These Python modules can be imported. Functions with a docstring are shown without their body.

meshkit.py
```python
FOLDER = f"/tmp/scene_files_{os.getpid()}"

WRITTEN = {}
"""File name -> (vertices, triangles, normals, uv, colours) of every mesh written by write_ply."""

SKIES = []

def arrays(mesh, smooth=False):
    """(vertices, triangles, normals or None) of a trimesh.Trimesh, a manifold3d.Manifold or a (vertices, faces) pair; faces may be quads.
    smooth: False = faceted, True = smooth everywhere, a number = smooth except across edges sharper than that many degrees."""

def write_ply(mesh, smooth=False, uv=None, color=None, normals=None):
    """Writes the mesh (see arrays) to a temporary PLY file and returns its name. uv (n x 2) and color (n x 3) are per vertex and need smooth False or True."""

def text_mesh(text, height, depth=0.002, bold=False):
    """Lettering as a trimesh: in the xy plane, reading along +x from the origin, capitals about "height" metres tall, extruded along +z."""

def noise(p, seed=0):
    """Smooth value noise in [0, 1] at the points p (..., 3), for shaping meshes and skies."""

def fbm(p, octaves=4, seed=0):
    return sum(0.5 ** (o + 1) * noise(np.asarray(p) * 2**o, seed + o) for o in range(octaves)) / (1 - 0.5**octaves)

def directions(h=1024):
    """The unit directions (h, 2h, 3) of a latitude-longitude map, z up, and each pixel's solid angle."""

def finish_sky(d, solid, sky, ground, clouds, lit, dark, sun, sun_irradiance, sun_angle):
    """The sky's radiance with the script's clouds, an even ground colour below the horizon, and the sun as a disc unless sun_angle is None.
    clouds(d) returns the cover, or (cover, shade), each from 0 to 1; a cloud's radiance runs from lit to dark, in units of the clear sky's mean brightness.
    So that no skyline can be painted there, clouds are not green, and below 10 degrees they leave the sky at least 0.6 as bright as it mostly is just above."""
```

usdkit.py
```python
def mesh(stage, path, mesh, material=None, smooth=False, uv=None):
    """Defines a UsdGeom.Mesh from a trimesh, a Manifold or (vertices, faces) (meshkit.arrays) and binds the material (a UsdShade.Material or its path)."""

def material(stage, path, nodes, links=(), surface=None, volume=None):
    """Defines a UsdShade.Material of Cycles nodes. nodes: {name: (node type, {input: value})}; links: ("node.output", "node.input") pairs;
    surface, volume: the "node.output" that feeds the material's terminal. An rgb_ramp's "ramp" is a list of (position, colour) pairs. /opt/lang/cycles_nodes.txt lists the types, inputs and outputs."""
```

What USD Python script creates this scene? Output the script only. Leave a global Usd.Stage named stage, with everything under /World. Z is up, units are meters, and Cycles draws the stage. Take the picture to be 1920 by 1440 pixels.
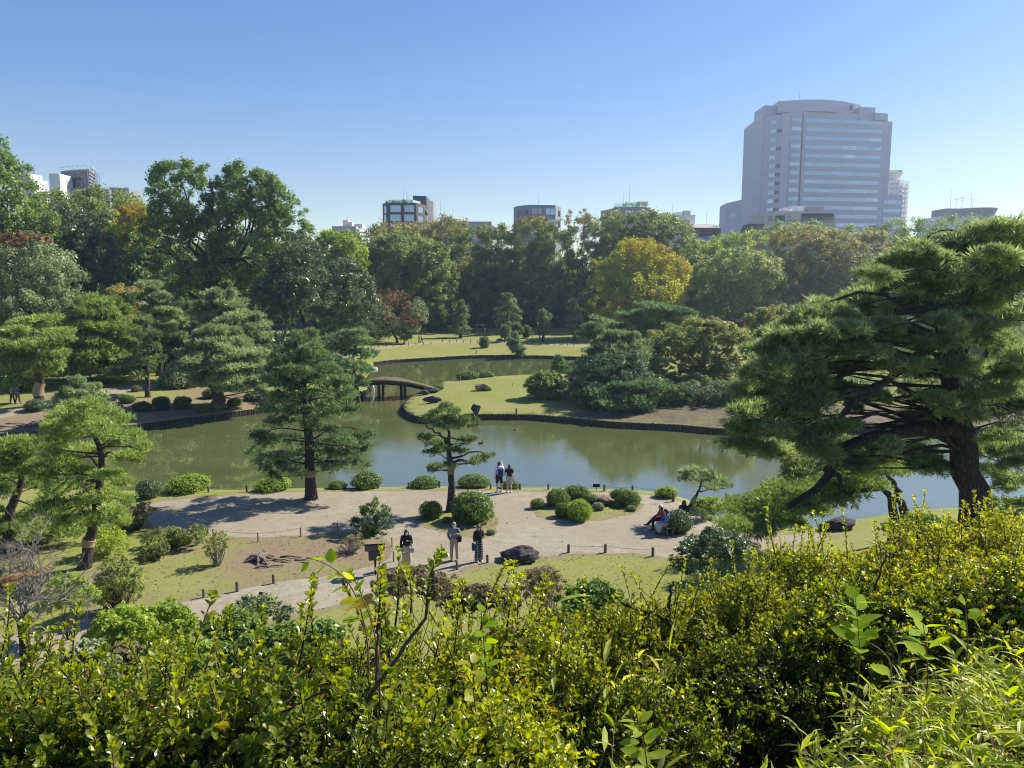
import math
import numpy as np
import trimesh
import manifold3d
import shapely
from shapely.geometry import Polygon, LineString, Point
from scipy.spatial import Delaunay, cKDTree
import usdkit
import meshkit
from pxr import Usd, UsdGeom, UsdLux, UsdShade, Gf, Sdf, Vt

stage = Usd.Stage.CreateInMemory()
UsdGeom.SetStageUpAxis(stage, 'Z')
UsdGeom.SetStageMetersPerUnit(stage, 1.0)
world = UsdGeom.Xform.Define(stage, '/World')
stage.SetDefaultPrim(world.GetPrim())

# ------------------------------------------------------------------ camera, sky, sun, exposure
CAM_Z = 12.6
PITCH = math.radians(7.7)
F = 1440.0                                # focal length in pixels of the 1920 wide photograph
cam = UsdGeom.Camera.Define(stage, '/World/camera')
cam.CreateHorizontalApertureAttr(36.0)
cam.CreateVerticalApertureAttr(27.0)
cam.CreateFocalLengthAttr(27.0)
cam.CreateClippingRangeAttr(Gf.Vec2f(0.05, 20000.0))
cam.AddTranslateOp().Set(Gf.Vec3d(0, 0, CAM_Z))
cam.AddRotateXOp().Set(90.0 - math.degrees(PITCH))
cam.CreateExposureAttr(1.0)

SUN_EL = math.radians(40.0)
SUN_AZ = math.radians(60.0)               # from straight ahead (+y) towards the right (+x)
SUN_DIR = np.array([math.sin(SUN_AZ) * math.cos(SUN_EL), math.cos(SUN_AZ) * math.cos(SUN_EL), math.sin(SUN_EL)])
sky_mat = usdkit.material(stage, '/World/Looks/sky_air', {
    'sky': ('sky_texture', {'sky_type': 'single_scattering', 'sun_disc': False, 'sun_elevation': SUN_EL, 'sun_rotation': SUN_AZ,
                            'altitude': 30.0, 'air_density': 1.0, 'aerosol_density': 0.05, 'ozone_density': 1.0}),
    'gm': ('gamma', {'gamma': 0.60}), 'hs': ('hsv', {'hue': 0.522, 'saturation': 1.85, 'value': 1.0}),
    'bg': ('background_shader', {'strength': 0.142})},
    [('sky.color', 'gm.color'), ('gm.color', 'hs.color'), ('hs.color', 'bg.color')], surface='bg.background')
dome = UsdLux.DomeLight.Define(stage, '/World/sky')
UsdShade.MaterialBindingAPI.Apply(dome.GetPrim()).Bind(sky_mat)
sun = UsdLux.DistantLight.Define(stage, '/World/sun')
sun.CreateIntensityAttr(1.25)
sun.CreateNormalizeAttr(True)
sun.CreateAngleAttr(0.53)
sun.CreateColorAttr(Gf.Vec3f(1.0, 0.945, 0.85))
sun.AddTransformOp().Set(Gf.Matrix4d().SetRotate(Gf.Rotation(Gf.Vec3d(0, 0, 1), Gf.Vec3d(*SUN_DIR))))

# ------------------------------------------------------------------ small helpers: names, tags, prims
_used = {}


def numbered(parent, name):
    k = (parent, name)
    n = _used.get(k, 0)
    _used[k] = n + 1
    return f'{parent}/{name}' if n == 0 else f'{parent}/{name}_{n:03d}'


def tag(prim, label=None, cat=None, group=None, kind=None):
    prim = prim.GetPrim() if hasattr(prim, 'GetPrim') else prim
    for k, v in (('label', label), ('category', cat), ('group', group), ('kind', kind)):
        if v:
            prim.SetCustomDataByKey(k, v)
    return prim


def thing(name, label, cat, loc=(0, 0, 0), rz=0.0, group=None, kind=None, scale=None):
    path = numbered('/World', name)
    x = UsdGeom.Xform.Define(stage, path)
    x.AddTranslateOp().Set(Gf.Vec3d(*[float(c) for c in loc]))
    if rz:
        x.AddRotateZOp().Set(math.degrees(rz))
    if scale is not None:
        x.AddScaleOp().Set(Gf.Vec3f(*[float(s) for s in (scale if np.ndim(scale) else (scale,) * 3)]))
    return tag(x, label, cat, group, kind)


def copy_of(src, name, label, loc, rz=0.0, group=None, cat=None, scale=None):
    o = thing(name, label, cat or src.GetCustomDataByKey('category'), loc, rz, group, scale=scale)
    o.GetReferences().AddInternalReference(src.GetPath())
    tag(o, label, cat or src.GetCustomDataByKey('category'), group)
    o.SetInstanceable(True)
    return o


def put(parent, name, vf, mat, smooth=False, tint=None, label=None, kind=None, cat=None, group=None, offset=None):
    """One Mesh prim under parent (a prim, or None for /World). tint: a number per vertex that the material may read."""
    base = '/World' if parent is None else str(parent.GetPath())
    path = numbered(base, name)
    if offset is not None:
        v, f, _ = meshkit.arrays(vf, False)
        vf = (v - np.asarray(offset, float), f)
    if tint is not None:
        m = usdkit.mesh(stage, path, vf, M[mat] if isinstance(mat, str) else mat, smooth=bool(smooth))
        UsdGeom.PrimvarsAPI(m).CreatePrimvar('tint', Sdf.ValueTypeNames.FloatArray, 'vertex').Set(Vt.FloatArray.FromNumpy(np.asarray(tint, np.float32)))
    else:
        m = usdkit.mesh(stage, path, vf, M[mat] if isinstance(mat, str) else mat, smooth=smooth)
    return tag(m, label, cat, group, kind)


M = {}

# ------------------------------------------------------------------ geometry helpers
CP, SP = math.cos(PITCH), math.sin(PITCH)


def ray(px, py):
    a, b = (px - 960.0) / F, -(py - 720.0) / F
    return np.array([a, CP + b * SP, -SP + b * CP])


def PT(px, py, D):
    """The point seen at that place of the photograph, at distance D straight ahead (y = D)."""
    d = ray(px, py)
    return np.array([0, 0, CAM_Z]) + d * (D / d[1])


def GZ(px, py, z):
    d = ray(px, py)
    return np.array([0, 0, CAM_Z]) + d * ((z - CAM_Z) / d[2])


def px_m(D):
    """Metres per photograph pixel at distance D."""
    return D / (F * 0.99)


def cat(parts):
    """Joins (v, f) or (v, f, tint) tuples."""
    vs, fs, ts, n = [], [], [], 0
    for p in parts:
        v, f = np.asarray(p[0], float), np.asarray(p[1], int)
        if f.size and f.shape[1] == 4:
            f = np.vstack([f[:, [0, 1, 2]], f[:, [0, 2, 3]]])
        vs.append(v)
        fs.append(f + n)
        ts.append(p[2] if len(p) > 2 else np.zeros(len(v)))
        n += len(v)
    return np.vstack(vs), np.vstack(fs), np.concatenate(ts)


def unit(v):
    v = np.asarray(v, float)
    return v / np.maximum(np.linalg.norm(v, axis=-1, keepdims=True), 1e-9)


def tube(pts, rad, sides=7, cap=True):
    pts = np.asarray(pts, float)
    rad = np.broadcast_to(np.asarray(rad, float), (len(pts),))
    t = unit(np.gradient(pts, axis=0))
    ref = np.where(np.abs(t[:, 2:3]) > 0.9, np.array([[1.0, 0, 0]]), np.array([[0, 0, 1.0]]))
    a = unit(np.cross(t, ref))
    for i in range(1, len(a)):            # keep the frame from flipping
        a[i] = unit(a[i - 1] - t[i] * np.dot(a[i - 1], t[i]))
    b = np.cross(t, a)
    ang = np.arange(sides) / sides * 2 * np.pi
    ring = np.cos(ang)[None, :, None] * a[:, None] + np.sin(ang)[None, :, None] * b[:, None]
    v = (pts[:, None] + ring * rad[:, None, None]).reshape(-1, 3)
    i = np.arange(len(pts) - 1)[:, None] * sides
    j = np.arange(sides)[None]
    k = (j + 1) % sides
    f = np.stack([i + j, i + k, i + sides + k, i + sides + j], -1).reshape(-1, 4)
    f = np.vstack([f[:, [0, 1, 2]], f[:, [0, 2, 3]]])
    if cap:
        n = len(v)
        v = np.vstack([v, pts[:1], pts[-1:]])
        q = np.arange(sides)
        f = np.vstack([f, np.stack([np.full(sides, n), (q + 1) % sides, q], 1), np.stack([np.full(sides, n + 1), n - sides + q, n - sides + (q + 1) % sides], 1)])
    return v, f


def spline(pts, n):
    """A smooth curve through pts."""
    pts = np.asarray(pts, float)
    if len(pts) < 3:
        return np.array([pts[0] + (pts[-1] - pts[0]) * s for s in np.linspace(0, 1, n)])
    from scipy.interpolate import PchipInterpolator
    t = np.concatenate([[0], np.cumsum(np.linalg.norm(np.diff(pts, axis=0), axis=1))])
    return PchipInterpolator(t, pts, axis=0)(np.linspace(0, t[-1], n))


def box(x0, x1, y0, y1, z0, z1):
    v = np.array([[x, y, z] for z in (z0, z1) for y in (y0, y1) for x in (x0, x1)], float)
    f = np.array([[0, 2, 3, 1], [4, 5, 7, 6], [0, 1, 5, 4], [2, 6, 7, 3], [0, 4, 6, 2], [1, 3, 7, 5]])
    return v, np.vstack([f[:, [0, 1, 2]], f[:, [0, 2, 3]]])


def bevel_box(cx, cy, cz, sx, sy, sz, r=0.02):
    r = min(r, sx * .45, sy * .45, sz * .45)
    pts = []
    for a in (-1, 1):
        for b in (-1, 1):
            for c in (-1, 1):
                for k in range(3):
                    h = np.array([sx / 2, sy / 2, sz / 2]) - r
                    h[k] += r
                    pts.append(np.array([cx, cy, cz]) + h * [a, b, c])
    return hull(pts)


def hull(pts):
    h = trimesh.Trimesh(np.asarray(pts, float)).convex_hull if False else trimesh.convex.convex_hull(np.asarray(pts, float))
    return np.array(h.vertices), np.array(h.faces)


def prism(poly, z0, z1):
    """A vertical prism over a polygon (a list of xy points, convex or not)."""
    m = trimesh.creation.extrude_polygon(poly if isinstance(poly, Polygon) else Polygon(poly), z1 - z0, engine='earcut')
    m.apply_translation([0, 0, z0])
    return np.array(m.vertices), np.array(m.faces)


def rock_mesh(seed, size, sharp=0.35, sub=4, flat=0.25):
    """An angular boulder: a ball with planes cut off, ridged and pitted, standing on z = 0 (sunk a little)."""
    rng = np.random.default_rng(seed)
    s = trimesh.creation.icosphere(sub)
    v = np.array(s.vertices)
    for _ in range(14):
        n = unit(rng.normal(size=3))
        k = v @ n - rng.uniform(0.5, 0.88)
        v = v - np.where(k > 0, k, 0)[:, None] * n * 0.95
    v = v * (1 + sharp * 0.8 * (meshkit.fbm(v * 2.1 + seed * 3.1, 3, seed) - 0.5))[:, None]
    ax = unit(rng.normal(size=3) + [1.2, 0, 0.3])
    w = v - np.outer(v @ ax, ax) * 0.75                     # ridges that run one way
    rid = 1 - np.abs(2 * meshkit.fbm(w * 4.2 + seed, 3, seed + 4) - 1)
    v = v * (1 + sharp * 0.30 * (rid - 0.75))[:, None]
    v = v + 0.05 * (meshkit.fbm(v * 11.0 + 7, 3, seed + 9) - 0.5)[:, None] * unit(v)
    v = v / np.abs(v).max(0)
    v = v * np.asarray(size, float) * [0.5, 0.5, 1.0 / (2 - flat)]
    v[:, 2] -= v[:, 2].min() + flat * 0.5 * size[2]
    return v, np.array(s.faces)
# ------------------------------------------------------------------ materials
def simple(name, color, rough=0.7, spec=0.4, metallic=0.0, var=0.12, scale=6.0, bump=0.0, bscale=40.0, **extra):
    """A principled material whose colour is broken up by noise."""
    c = np.asarray(color, float)
    nodes = {'g': ('geometry', {}), 'n': ('noise_texture', {'scale': scale, 'detail': 4.0, 'roughness': 0.65}),
             'r': ('rgb_ramp', {'ramp': [(0.3, tuple(np.clip(c * (1 - var), 0, 1))), (0.7, tuple(np.clip(c * (1 + var), 0, 1)))]}),
             'p': ('principled_bsdf', {'roughness': rough, 'specular_ior_level': spec, 'metallic': metallic, **extra})}
    links = [('g.position', 'n.vector'), ('n.fac', 'r.fac'), ('r.color', 'p.base_color')]
    if bump:
        nodes['bn'] = ('noise_texture', {'scale': bscale, 'detail': 5.0, 'roughness': 0.7})
        nodes['b'] = ('bump', {'strength': 0.7, 'distance': bump})
        links += [('g.position', 'bn.vector'), ('bn.fac', 'b.height'), ('b.normal', 'p.normal')]
    M[name] = usdkit.material(stage, f'/World/Looks/{name}', nodes, links, surface='p.BSDF')


def leaf(name, ramp, rough=0.5, spec=0.35, trans=0.35, tcol=None):
    trans = min(0.55, trans + 0.12)
    """Foliage: the tint that each leaf carries picks its colour; part of the light passes through."""
    if not name.startswith(('near', 'grass', 'leaf_red', 'leaf_gold', 'leaf_maple', 'leaf_ginkgo')):
        k = 2.7 if name.startswith('needle') else 2.45
        ramp = [(q, tuple(min(0.5, x * k * w) for x, w in zip(c, (1.0, 1.04, 0.9) if name in ('leaf_olive', 'leaf_brown', 'leaf_grey') else (1.18, 1.14, 0.95)))) for q, c in ramp]
    nodes = {'a': ('attribute', {'attribute': 'tint'}), 'r': ('rgb_ramp', {'ramp': ramp}),
             'p': ('principled_bsdf', {'roughness': rough, 'specular_ior_level': spec}),
             'h': ('hsv', {'hue': 0.497, 'saturation': 1.12, 'value': 1.6}), 't': ('translucent_bsdf', {}), 'm': ('mix_closure', {'fac': trans})}
    links = [('a.fac', 'r.fac'), ('r.color', 'p.base_color'), ('r.color', 'h.color'), ('h.color', 't.color'), ('p.BSDF', 'm.closure1'), ('t.BSDF', 'm.closure2')]
    M[name] = usdkit.material(stage, f'/World/Looks/{name}', nodes, links, surface='m.closure')


def bark(name, c0, c1, scale=9.0, bump=0.03):
    nodes = {'g': ('geometry', {}), 'mp': ('mapping', {'scale': (1.0, 1.0, 0.35)}), 'v': ('voronoi_texture', {'scale': scale, 'feature': 'distance_to_edge'}),
             'n': ('noise_texture', {'scale': scale * 2.5, 'detail': 5.0}), 'mx': ('math', {'math_type': 'multiply'}),
             'r': ('rgb_ramp', {'ramp': [(0.0, c0), (0.22, c1)]}), 'b': ('bump', {'strength': 0.9, 'distance': bump}),
             'p': ('principled_bsdf', {'roughness': 0.9, 'specular_ior_level': 0.2})}
    links = [('g.position', 'mp.vector'), ('mp.vector', 'v.vector'), ('mp.vector', 'n.vector'), ('v.distance', 'mx.value1'), ('n.fac', 'mx.value2'),
             ('mx.value', 'r.fac'), ('mx.value', 'b.height'), ('r.color', 'p.base_color'), ('b.normal', 'p.normal')]
    M[name] = usdkit.material(stage, f'/World/Looks/{name}', nodes, links, surface='p.BSDF')


def ground(name, stops, scale, bump, bscale, patch=None, patch_scale=0.3, tint_col=None, rough=0.95):
    """Ground: fine mottling by noise, broad patches of another colour, and (tint) a third colour near edges."""
    nodes = {'g': ('geometry', {}), 'n': ('noise_texture', {'scale': scale, 'detail': 8.0, 'roughness': 0.75}), 'r': ('rgb_ramp', {'ramp': stops}),
             'bn': ('noise_texture', {'scale': bscale, 'detail': 5.0, 'roughness': 0.8}), 'b': ('bump', {'strength': 0.8, 'distance': bump}),
             'p': ('principled_bsdf', {'roughness': rough, 'specular_ior_level': 0.15})}
    links = [('g.position', 'n.vector'), ('n.fac', 'r.fac'), ('g.position', 'bn.vector'), ('bn.fac', 'b.height'), ('b.normal', 'p.normal')]
    out = 'r.color'
    if patch is not None:
        nodes['pn'] = ('noise_texture', {'scale': patch_scale, 'detail': 6.0, 'roughness': 0.7})
        nodes['pr'] = ('rgb_ramp', {'ramp': [(0.42, (0, 0, 0)), (0.68, (1, 1, 1))]})
        nodes['pm'] = ('mix_color', {'b': patch})
        links += [('g.position', 'pn.vector'), ('pn.fac', 'pr.fac'), ('pr.color', 'pm.fac'), (out, 'pm.a')]
        out = 'pm.result'
    if tint_col is not None:
        nodes['at'] = ('attribute', {'attribute': 'tint'})
        nodes['tn'] = ('noise_texture', {'scale': 1.6, 'detail': 7.0, 'roughness': 0.75})
        nodes['ta'] = ('math', {'math_type': 'add'})
        nodes['tr'] = ('rgb_ramp', {'ramp': [(0.62, (0, 0, 0)), (0.98, (1, 1, 1))]})
        nodes['th'] = ('math', {'math_type': 'multiply', 'value2': 0.6})
        nodes['tm'] = ('mix_color', {'b': tint_col})
        links += [('g.position', 'tn.vector'), ('tn.fac', 'th.value1'), ('th.value', 'ta.value1'), ('at.fac', 'ta.value2'), ('ta.value', 'tr.fac'), ('tr.color', 'tm.fac'), (out, 'tm.a')]
        out = 'tm.result'
    nodes['fn'] = ('noise_texture', {'scale': bscale * 0.55, 'detail': 6.0, 'roughness': 0.85})
    nodes['fr'] = ('rgb_ramp', {'ramp': [(0.32, (0.55, 0.55, 0.55)), (0.5, (1.0, 1.0, 1.0)), (0.70, (1.4, 1.38, 1.3))]})
    nodes['fm'] = ('mix_color', {'blend_type': 'multiply', 'fac': 0.85})
    links += [('g.position', 'fn.vector'), ('fn.fac', 'fr.fac'), (out, 'fm.a'), ('fr.color', 'fm.b'), ('fm.result', 'p.base_color')]
    M[name] = usdkit.material(stage, f'/World/Looks/{name}', nodes, links, surface='p.BSDF')


ground('lawn', [(0.3, (0.135, 0.155, 0.030)), (0.5, (0.19, 0.21, 0.045)), (0.72, (0.25, 0.25, 0.07))], 3.2, 0.03, 26.0,
       patch=(0.23, 0.215, 0.08), patch_scale=0.22, tint_col=(0.21, 0.155, 0.10))
ground('gravel', [(0.3, (0.20, 0.171, 0.122)), (0.5, (0.272, 0.236, 0.172)), (0.72, (0.34, 0.300, 0.228))], 2.4, 0.012, 60.0, patch=(0.245, 0.205, 0.145), patch_scale=0.16)
ground('soil', [(0.3, (0.06, 0.046, 0.03)), (0.5, (0.12, 0.09, 0.062)), (0.75, (0.22, 0.17, 0.12))], 2.0, 0.05, 18.0, patch=(0.16, 0.15, 0.06), patch_scale=0.4)
ground('pond_bed', [(0.3, (0.03, 0.03, 0.015)), (0.7, (0.05, 0.045, 0.02))], 1.0, 0.03, 8.0)
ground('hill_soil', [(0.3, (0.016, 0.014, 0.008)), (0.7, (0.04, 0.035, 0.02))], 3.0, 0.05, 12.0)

# water: murky green, calm on the left, rippled in the open
M['water'] = usdkit.material(stage, '/World/Looks/water', {
    'g': ('geometry', {}), 'mp': ('mapping', {'scale': (0.8, 1.35, 1.0), 'rotation': (0.0, 0.0, 0.35)}), 'n1': ('noise_texture', {'scale': 1.7, 'detail': 5.0, 'roughness': 0.65, 'distortion': 0.6}),
    'wm': ('mapping', {'location': (-0.06, -2.05, 0.0), 'scale': (0.055, 0.036, 0.0)}), 'wl': ('vector_math', {'math_type': 'length'}), 'n2': ('noise_texture', {'scale': 0.13, 'detail': 4.0}), 'wa': ('math', {'math_type': 'multiply_add', 'value2': 0.9}), 'mr': ('map_range', {'from_min': 0.95, 'from_max': 1.75, 'to_min': 1.0, 'to_max': 0.05, 'clamp': True}),
    'mu': ('math', {'math_type': 'multiply'}), 'b': ('bump', {'strength': 0.55, 'distance': 0.009}),
    'cn': ('noise_texture', {'scale': 0.11, 'detail': 3.0}), 'cr': ('rgb_ramp', {'ramp': [(0.35, (0.074, 0.086, 0.030)), (0.7, (0.098, 0.110, 0.042))]}),
    'p': ('principled_bsdf', {'roughness': 0.02, 'ior': 3.2, 'specular_ior_level': 0.5})},
    [('g.position', 'mp.vector'), ('mp.vector', 'n1.vector'), ('g.position', 'n2.vector'), ('g.position', 'wm.vector'), ('wm.vector', 'wl.vector1'), ('n2.fac', 'wa.value1'), ('wl.value', 'wa.value3'), ('wa.value', 'mr.value'), ('n1.fac', 'mu.value1'), ('mr.result', 'mu.value2'),
     ('mu.value', 'b.height'), ('b.normal', 'p.normal'), ('g.position', 'cn.vector'), ('cn.fac', 'cr.fac'), ('cr.color', 'p.base_color')], surface='p.BSDF')

simple('pile_wood', (0.045, 0.036, 0.028), 0.9, 0.2, var=0.5, scale=7.0, bump=0.01, bscale=50)
simple('post_wood', (0.14, 0.105, 0.075), 0.85, 0.2, var=0.35, scale=14.0, bump=0.006, bscale=60)
simple('rope', (0.16, 0.13, 0.09), 0.9, 0.1)
simple('rock_dark', (0.034, 0.031, 0.03), 0.85, 0.3, var=0.55, scale=3.5, bump=0.05, bscale=7)
simple('rock_brown', (0.15, 0.105, 0.085), 0.9, 0.2, var=0.4, scale=3.0, bump=0.04, bscale=9)
simple('rock_pale', (0.34, 0.31, 0.27), 0.9, 0.2, var=0.35, scale=3.0, bump=0.04, bscale=9)
simple('thatch', (0.13, 0.11, 0.055), 0.95, 0.1, var=0.35, scale=4.0, bump=0.04, bscale=14)
simple('earth_edge', (0.05, 0.04, 0.025), 0.95, 0.1, var=0.5, scale=5.0, bump=0.03, bscale=18)
simple('straw', (0.27, 0.195, 0.105), 0.85, 0.2, var=0.2, scale=18.0)
simple('black_metal', (0.011, 0.011, 0.011), 0.85, 0.15, var=0.2)
simple('white_paint', (0.75, 0.75, 0.72), 0.6, 0.3, var=0.05)
simple('dead_wood', (0.17, 0.135, 0.105), 0.9, 0.1, var=0.45, scale=8.0, bump=0.02, bscale=30)
simple('grey_twig', (0.21, 0.185, 0.16), 0.9, 0.1, var=0.3, scale=6.0)
simple('dark_twig', (0.05, 0.036, 0.026), 0.85, 0.2, var=0.4, scale=12.0)
simple('red_twig', (0.17, 0.085, 0.045), 0.7, 0.3, var=0.4, scale=12.0)
bark('pine_bark', (0.028, 0.022, 0.018), (0.115, 0.088, 0.070), 7.0, 0.035)
bark('old_bark', (0.020, 0.016, 0.014), (0.075, 0.056, 0.046), 9.0, 0.04)
bark('tree_bark', (0.018, 0.016, 0.013), (0.070, 0.060, 0.048), 5.0, 0.03)
bark('pale_bark', (0.10, 0.085, 0.07), (0.30, 0.26, 0.22), 8.0, 0.02)

G = lambda a, b, c: [(0.0, a), (0.5, b), (1.0, c)]
leaf('leaf_camphor', G((0.022, 0.040, 0.013), (0.050, 0.080, 0.024), (0.105, 0.140, 0.042)), 0.45, 0.4, 0.28)
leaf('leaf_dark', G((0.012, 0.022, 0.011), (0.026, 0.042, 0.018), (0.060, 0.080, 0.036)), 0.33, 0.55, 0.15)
leaf('leaf_oak', G((0.035, 0.048, 0.016), (0.070, 0.088, 0.028), (0.125, 0.140, 0.050)), 0.5, 0.35, 0.3)
leaf('leaf_olive', G((0.060, 0.058, 0.020), (0.110, 0.100, 0.036), (0.175, 0.145, 0.055)), 0.55, 0.3, 0.3)
leaf('leaf_grey', G((0.050, 0.060, 0.032), (0.095, 0.108, 0.058), (0.155, 0.165, 0.098)), 0.5, 0.35, 0.22)
leaf('leaf_ginkgo', G((0.15, 0.185, 0.028), (0.34, 0.35, 0.040), (0.56, 0.50, 0.060)), 0.5, 0.3, 0.35)
leaf('leaf_gold', G((0.16, 0.12, 0.02), (0.28, 0.20, 0.03), (0.40, 0.28, 0.05)), 0.5, 0.3, 0.35)
leaf('leaf_red', G((0.095, 0.078, 0.032), (0.19, 0.11, 0.050), (0.28, 0.155, 0.075)), 0.5, 0.3, 0.35)
leaf('leaf_maple', G((0.12, 0.165, 0.040), (0.235, 0.265, 0.066), (0.44, 0.29, 0.09)), 0.5, 0.3, 0.38)
leaf('leaf_bright', G((0.050, 0.078, 0.014), (0.095, 0.130, 0.022), (0.155, 0.185, 0.035)), 0.45, 0.4, 0.35)
leaf('leaf_box', G((0.020, 0.036, 0.010), (0.048, 0.075, 0.018), (0.090, 0.120, 0.030)), 0.4, 0.45, 0.25)
leaf('leaf_brown', G((0.045, 0.042, 0.022), (0.078, 0.066, 0.038), (0.120, 0.098, 0.060)), 0.6, 0.2, 0.25)
leaf('needle_dark', G((0.012, 0.026, 0.014), (0.034, 0.060, 0.027), (0.080, 0.115, 0.048)), 0.45, 0.4, 0.18)
leaf('needle_green', G((0.018, 0.031, 0.014), (0.044, 0.064, 0.026), (0.092, 0.116, 0.048)), 0.45, 0.4, 0.18)
leaf('needle_bright', G((0.030, 0.046, 0.014), (0.066, 0.092, 0.026), (0.115, 0.142, 0.046)), 0.45, 0.4, 0.22)
leaf('needle_yellow', G((0.050, 0.070, 0.016), (0.120, 0.140, 0.034), (0.195, 0.200, 0.055)), 0.45, 0.4, 0.28)
leaf('needle_great', G((0.026, 0.040, 0.020), (0.062, 0.084, 0.038), (0.130, 0.158, 0.068)), 0.45, 0.4, 0.24)
leaf('needle_grey', G((0.030, 0.045, 0.024), (0.075, 0.098, 0.048), (0.135, 0.160, 0.080)), 0.45, 0.4, 0.2)
# near foliage: tint 0..0.8 green to yellow-green, above that the odd yellow, orange or brown leaf
NEAR = [(0.0, (0.045, 0.068, 0.008)), (0.4, (0.158, 0.20, 0.018)), (0.8, (0.34, 0.36, 0.028)), (0.90, (0.28, 0.25, 0.03)), (0.96, (0.34, 0.15, 0.035)), (1.0, (0.20, 0.09, 0.04))]
leaf('near_leaf', NEAR, 0.3, 0.5, 0.45)
leaf('near_yellow', [(0.0, (0.09, 0.12, 0.010)), (0.5, (0.25, 0.275, 0.020)), (0.8, (0.40, 0.385, 0.030)), (0.92, (0.42, 0.31, 0.03)), (1.0, (0.40, 0.17, 0.05))], 0.42, 0.4, 0.45)
leaf('near_bamboo', [(0.0, (0.19, 0.25, 0.020)), (0.5, (0.33, 0.39, 0.036)), (0.85, (0.48, 0.48, 0.10)), (0.95, (0.36, 0.30, 0.14)), (1.0, (0.28, 0.16, 0.08))], 0.42, 0.3, 0.42)
leaf('near_lime', G((0.16, 0.25, 0.012), (0.25, 0.35, 0.018), (0.34, 0.43, 0.03)), 0.6, 0.08, 0.5)
leaf('grass_blade', G((0.07, 0.085, 0.025), (0.12, 0.135, 0.04), (0.19, 0.18, 0.07)), 0.6, 0.2, 0.25)
# ------------------------------------------------------------------ the lie of the land
def outline(px, z):
    return [tuple(GZ(a, b, z)[:2]) for a, b in px]


def smooth_ring(pts, step, jitter=0.0, seed=0, closed=True):
    """Points every step metres along a line, a little ragged."""
    ln = LineString(list(pts) + [pts[0]] if closed else list(pts))
    n = max(3, int(ln.length / step))
    out = np.array([ln.interpolate(i / n, normalized=True).coords[0] for i in range(n + (not closed))])
    if jitter:
        q = np.c_[out * 0.55, np.zeros(len(out))]
        q2 = np.c_[out * 2.1, np.zeros(len(out))]
        for k in range(2):
            out[:, k] += jitter * 2 * (meshkit.noise(q, seed + k) - 0.5) + jitter * (meshkit.noise(q2, seed + 5 + k) - 0.5)
    return out


NEAR_SHORE = outline([(-420, 905), (-200, 908), (0, 914), (150, 918), (300, 919), (463, 917), (650, 914), (850, 911), (1000, 914), (1140, 917), (1200, 920), (1250, 926), (1295, 940),
                      (1330, 958), (1362, 978), (1420, 990), (1500, 990), (1560, 980), (1620, 970), (1690, 958), (1765, 952), (1850, 946), (1920, 940), (2100, 926), (2500, 905)], 0.5)
FRONT_BANK = outline([(2500, 830), (2100, 822), (1920, 818), (1760, 812), (1500, 817), (1360, 815), (1273, 808), (1140, 801), (1073, 794), (973, 787), (890, 787), (842, 791), (805, 794),
                      (777, 789), (761, 780), (757, 771), (762, 761), (783, 746), (815, 735), (830, 722)], 0.0)
ISLAND_BACK = outline([(855, 715), (900, 708), (960, 704), (1010, 701), (1050, 698), (1110, 690)], 0.5)
UPPER_FAR = outline([(1170, 678), (1110, 676), (1060, 674), (1000, 672.5), (950, 672), (900, 672), (850, 674), (800, 677), (750, 680), (712, 684), (700, 686)], 0.0)
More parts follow.
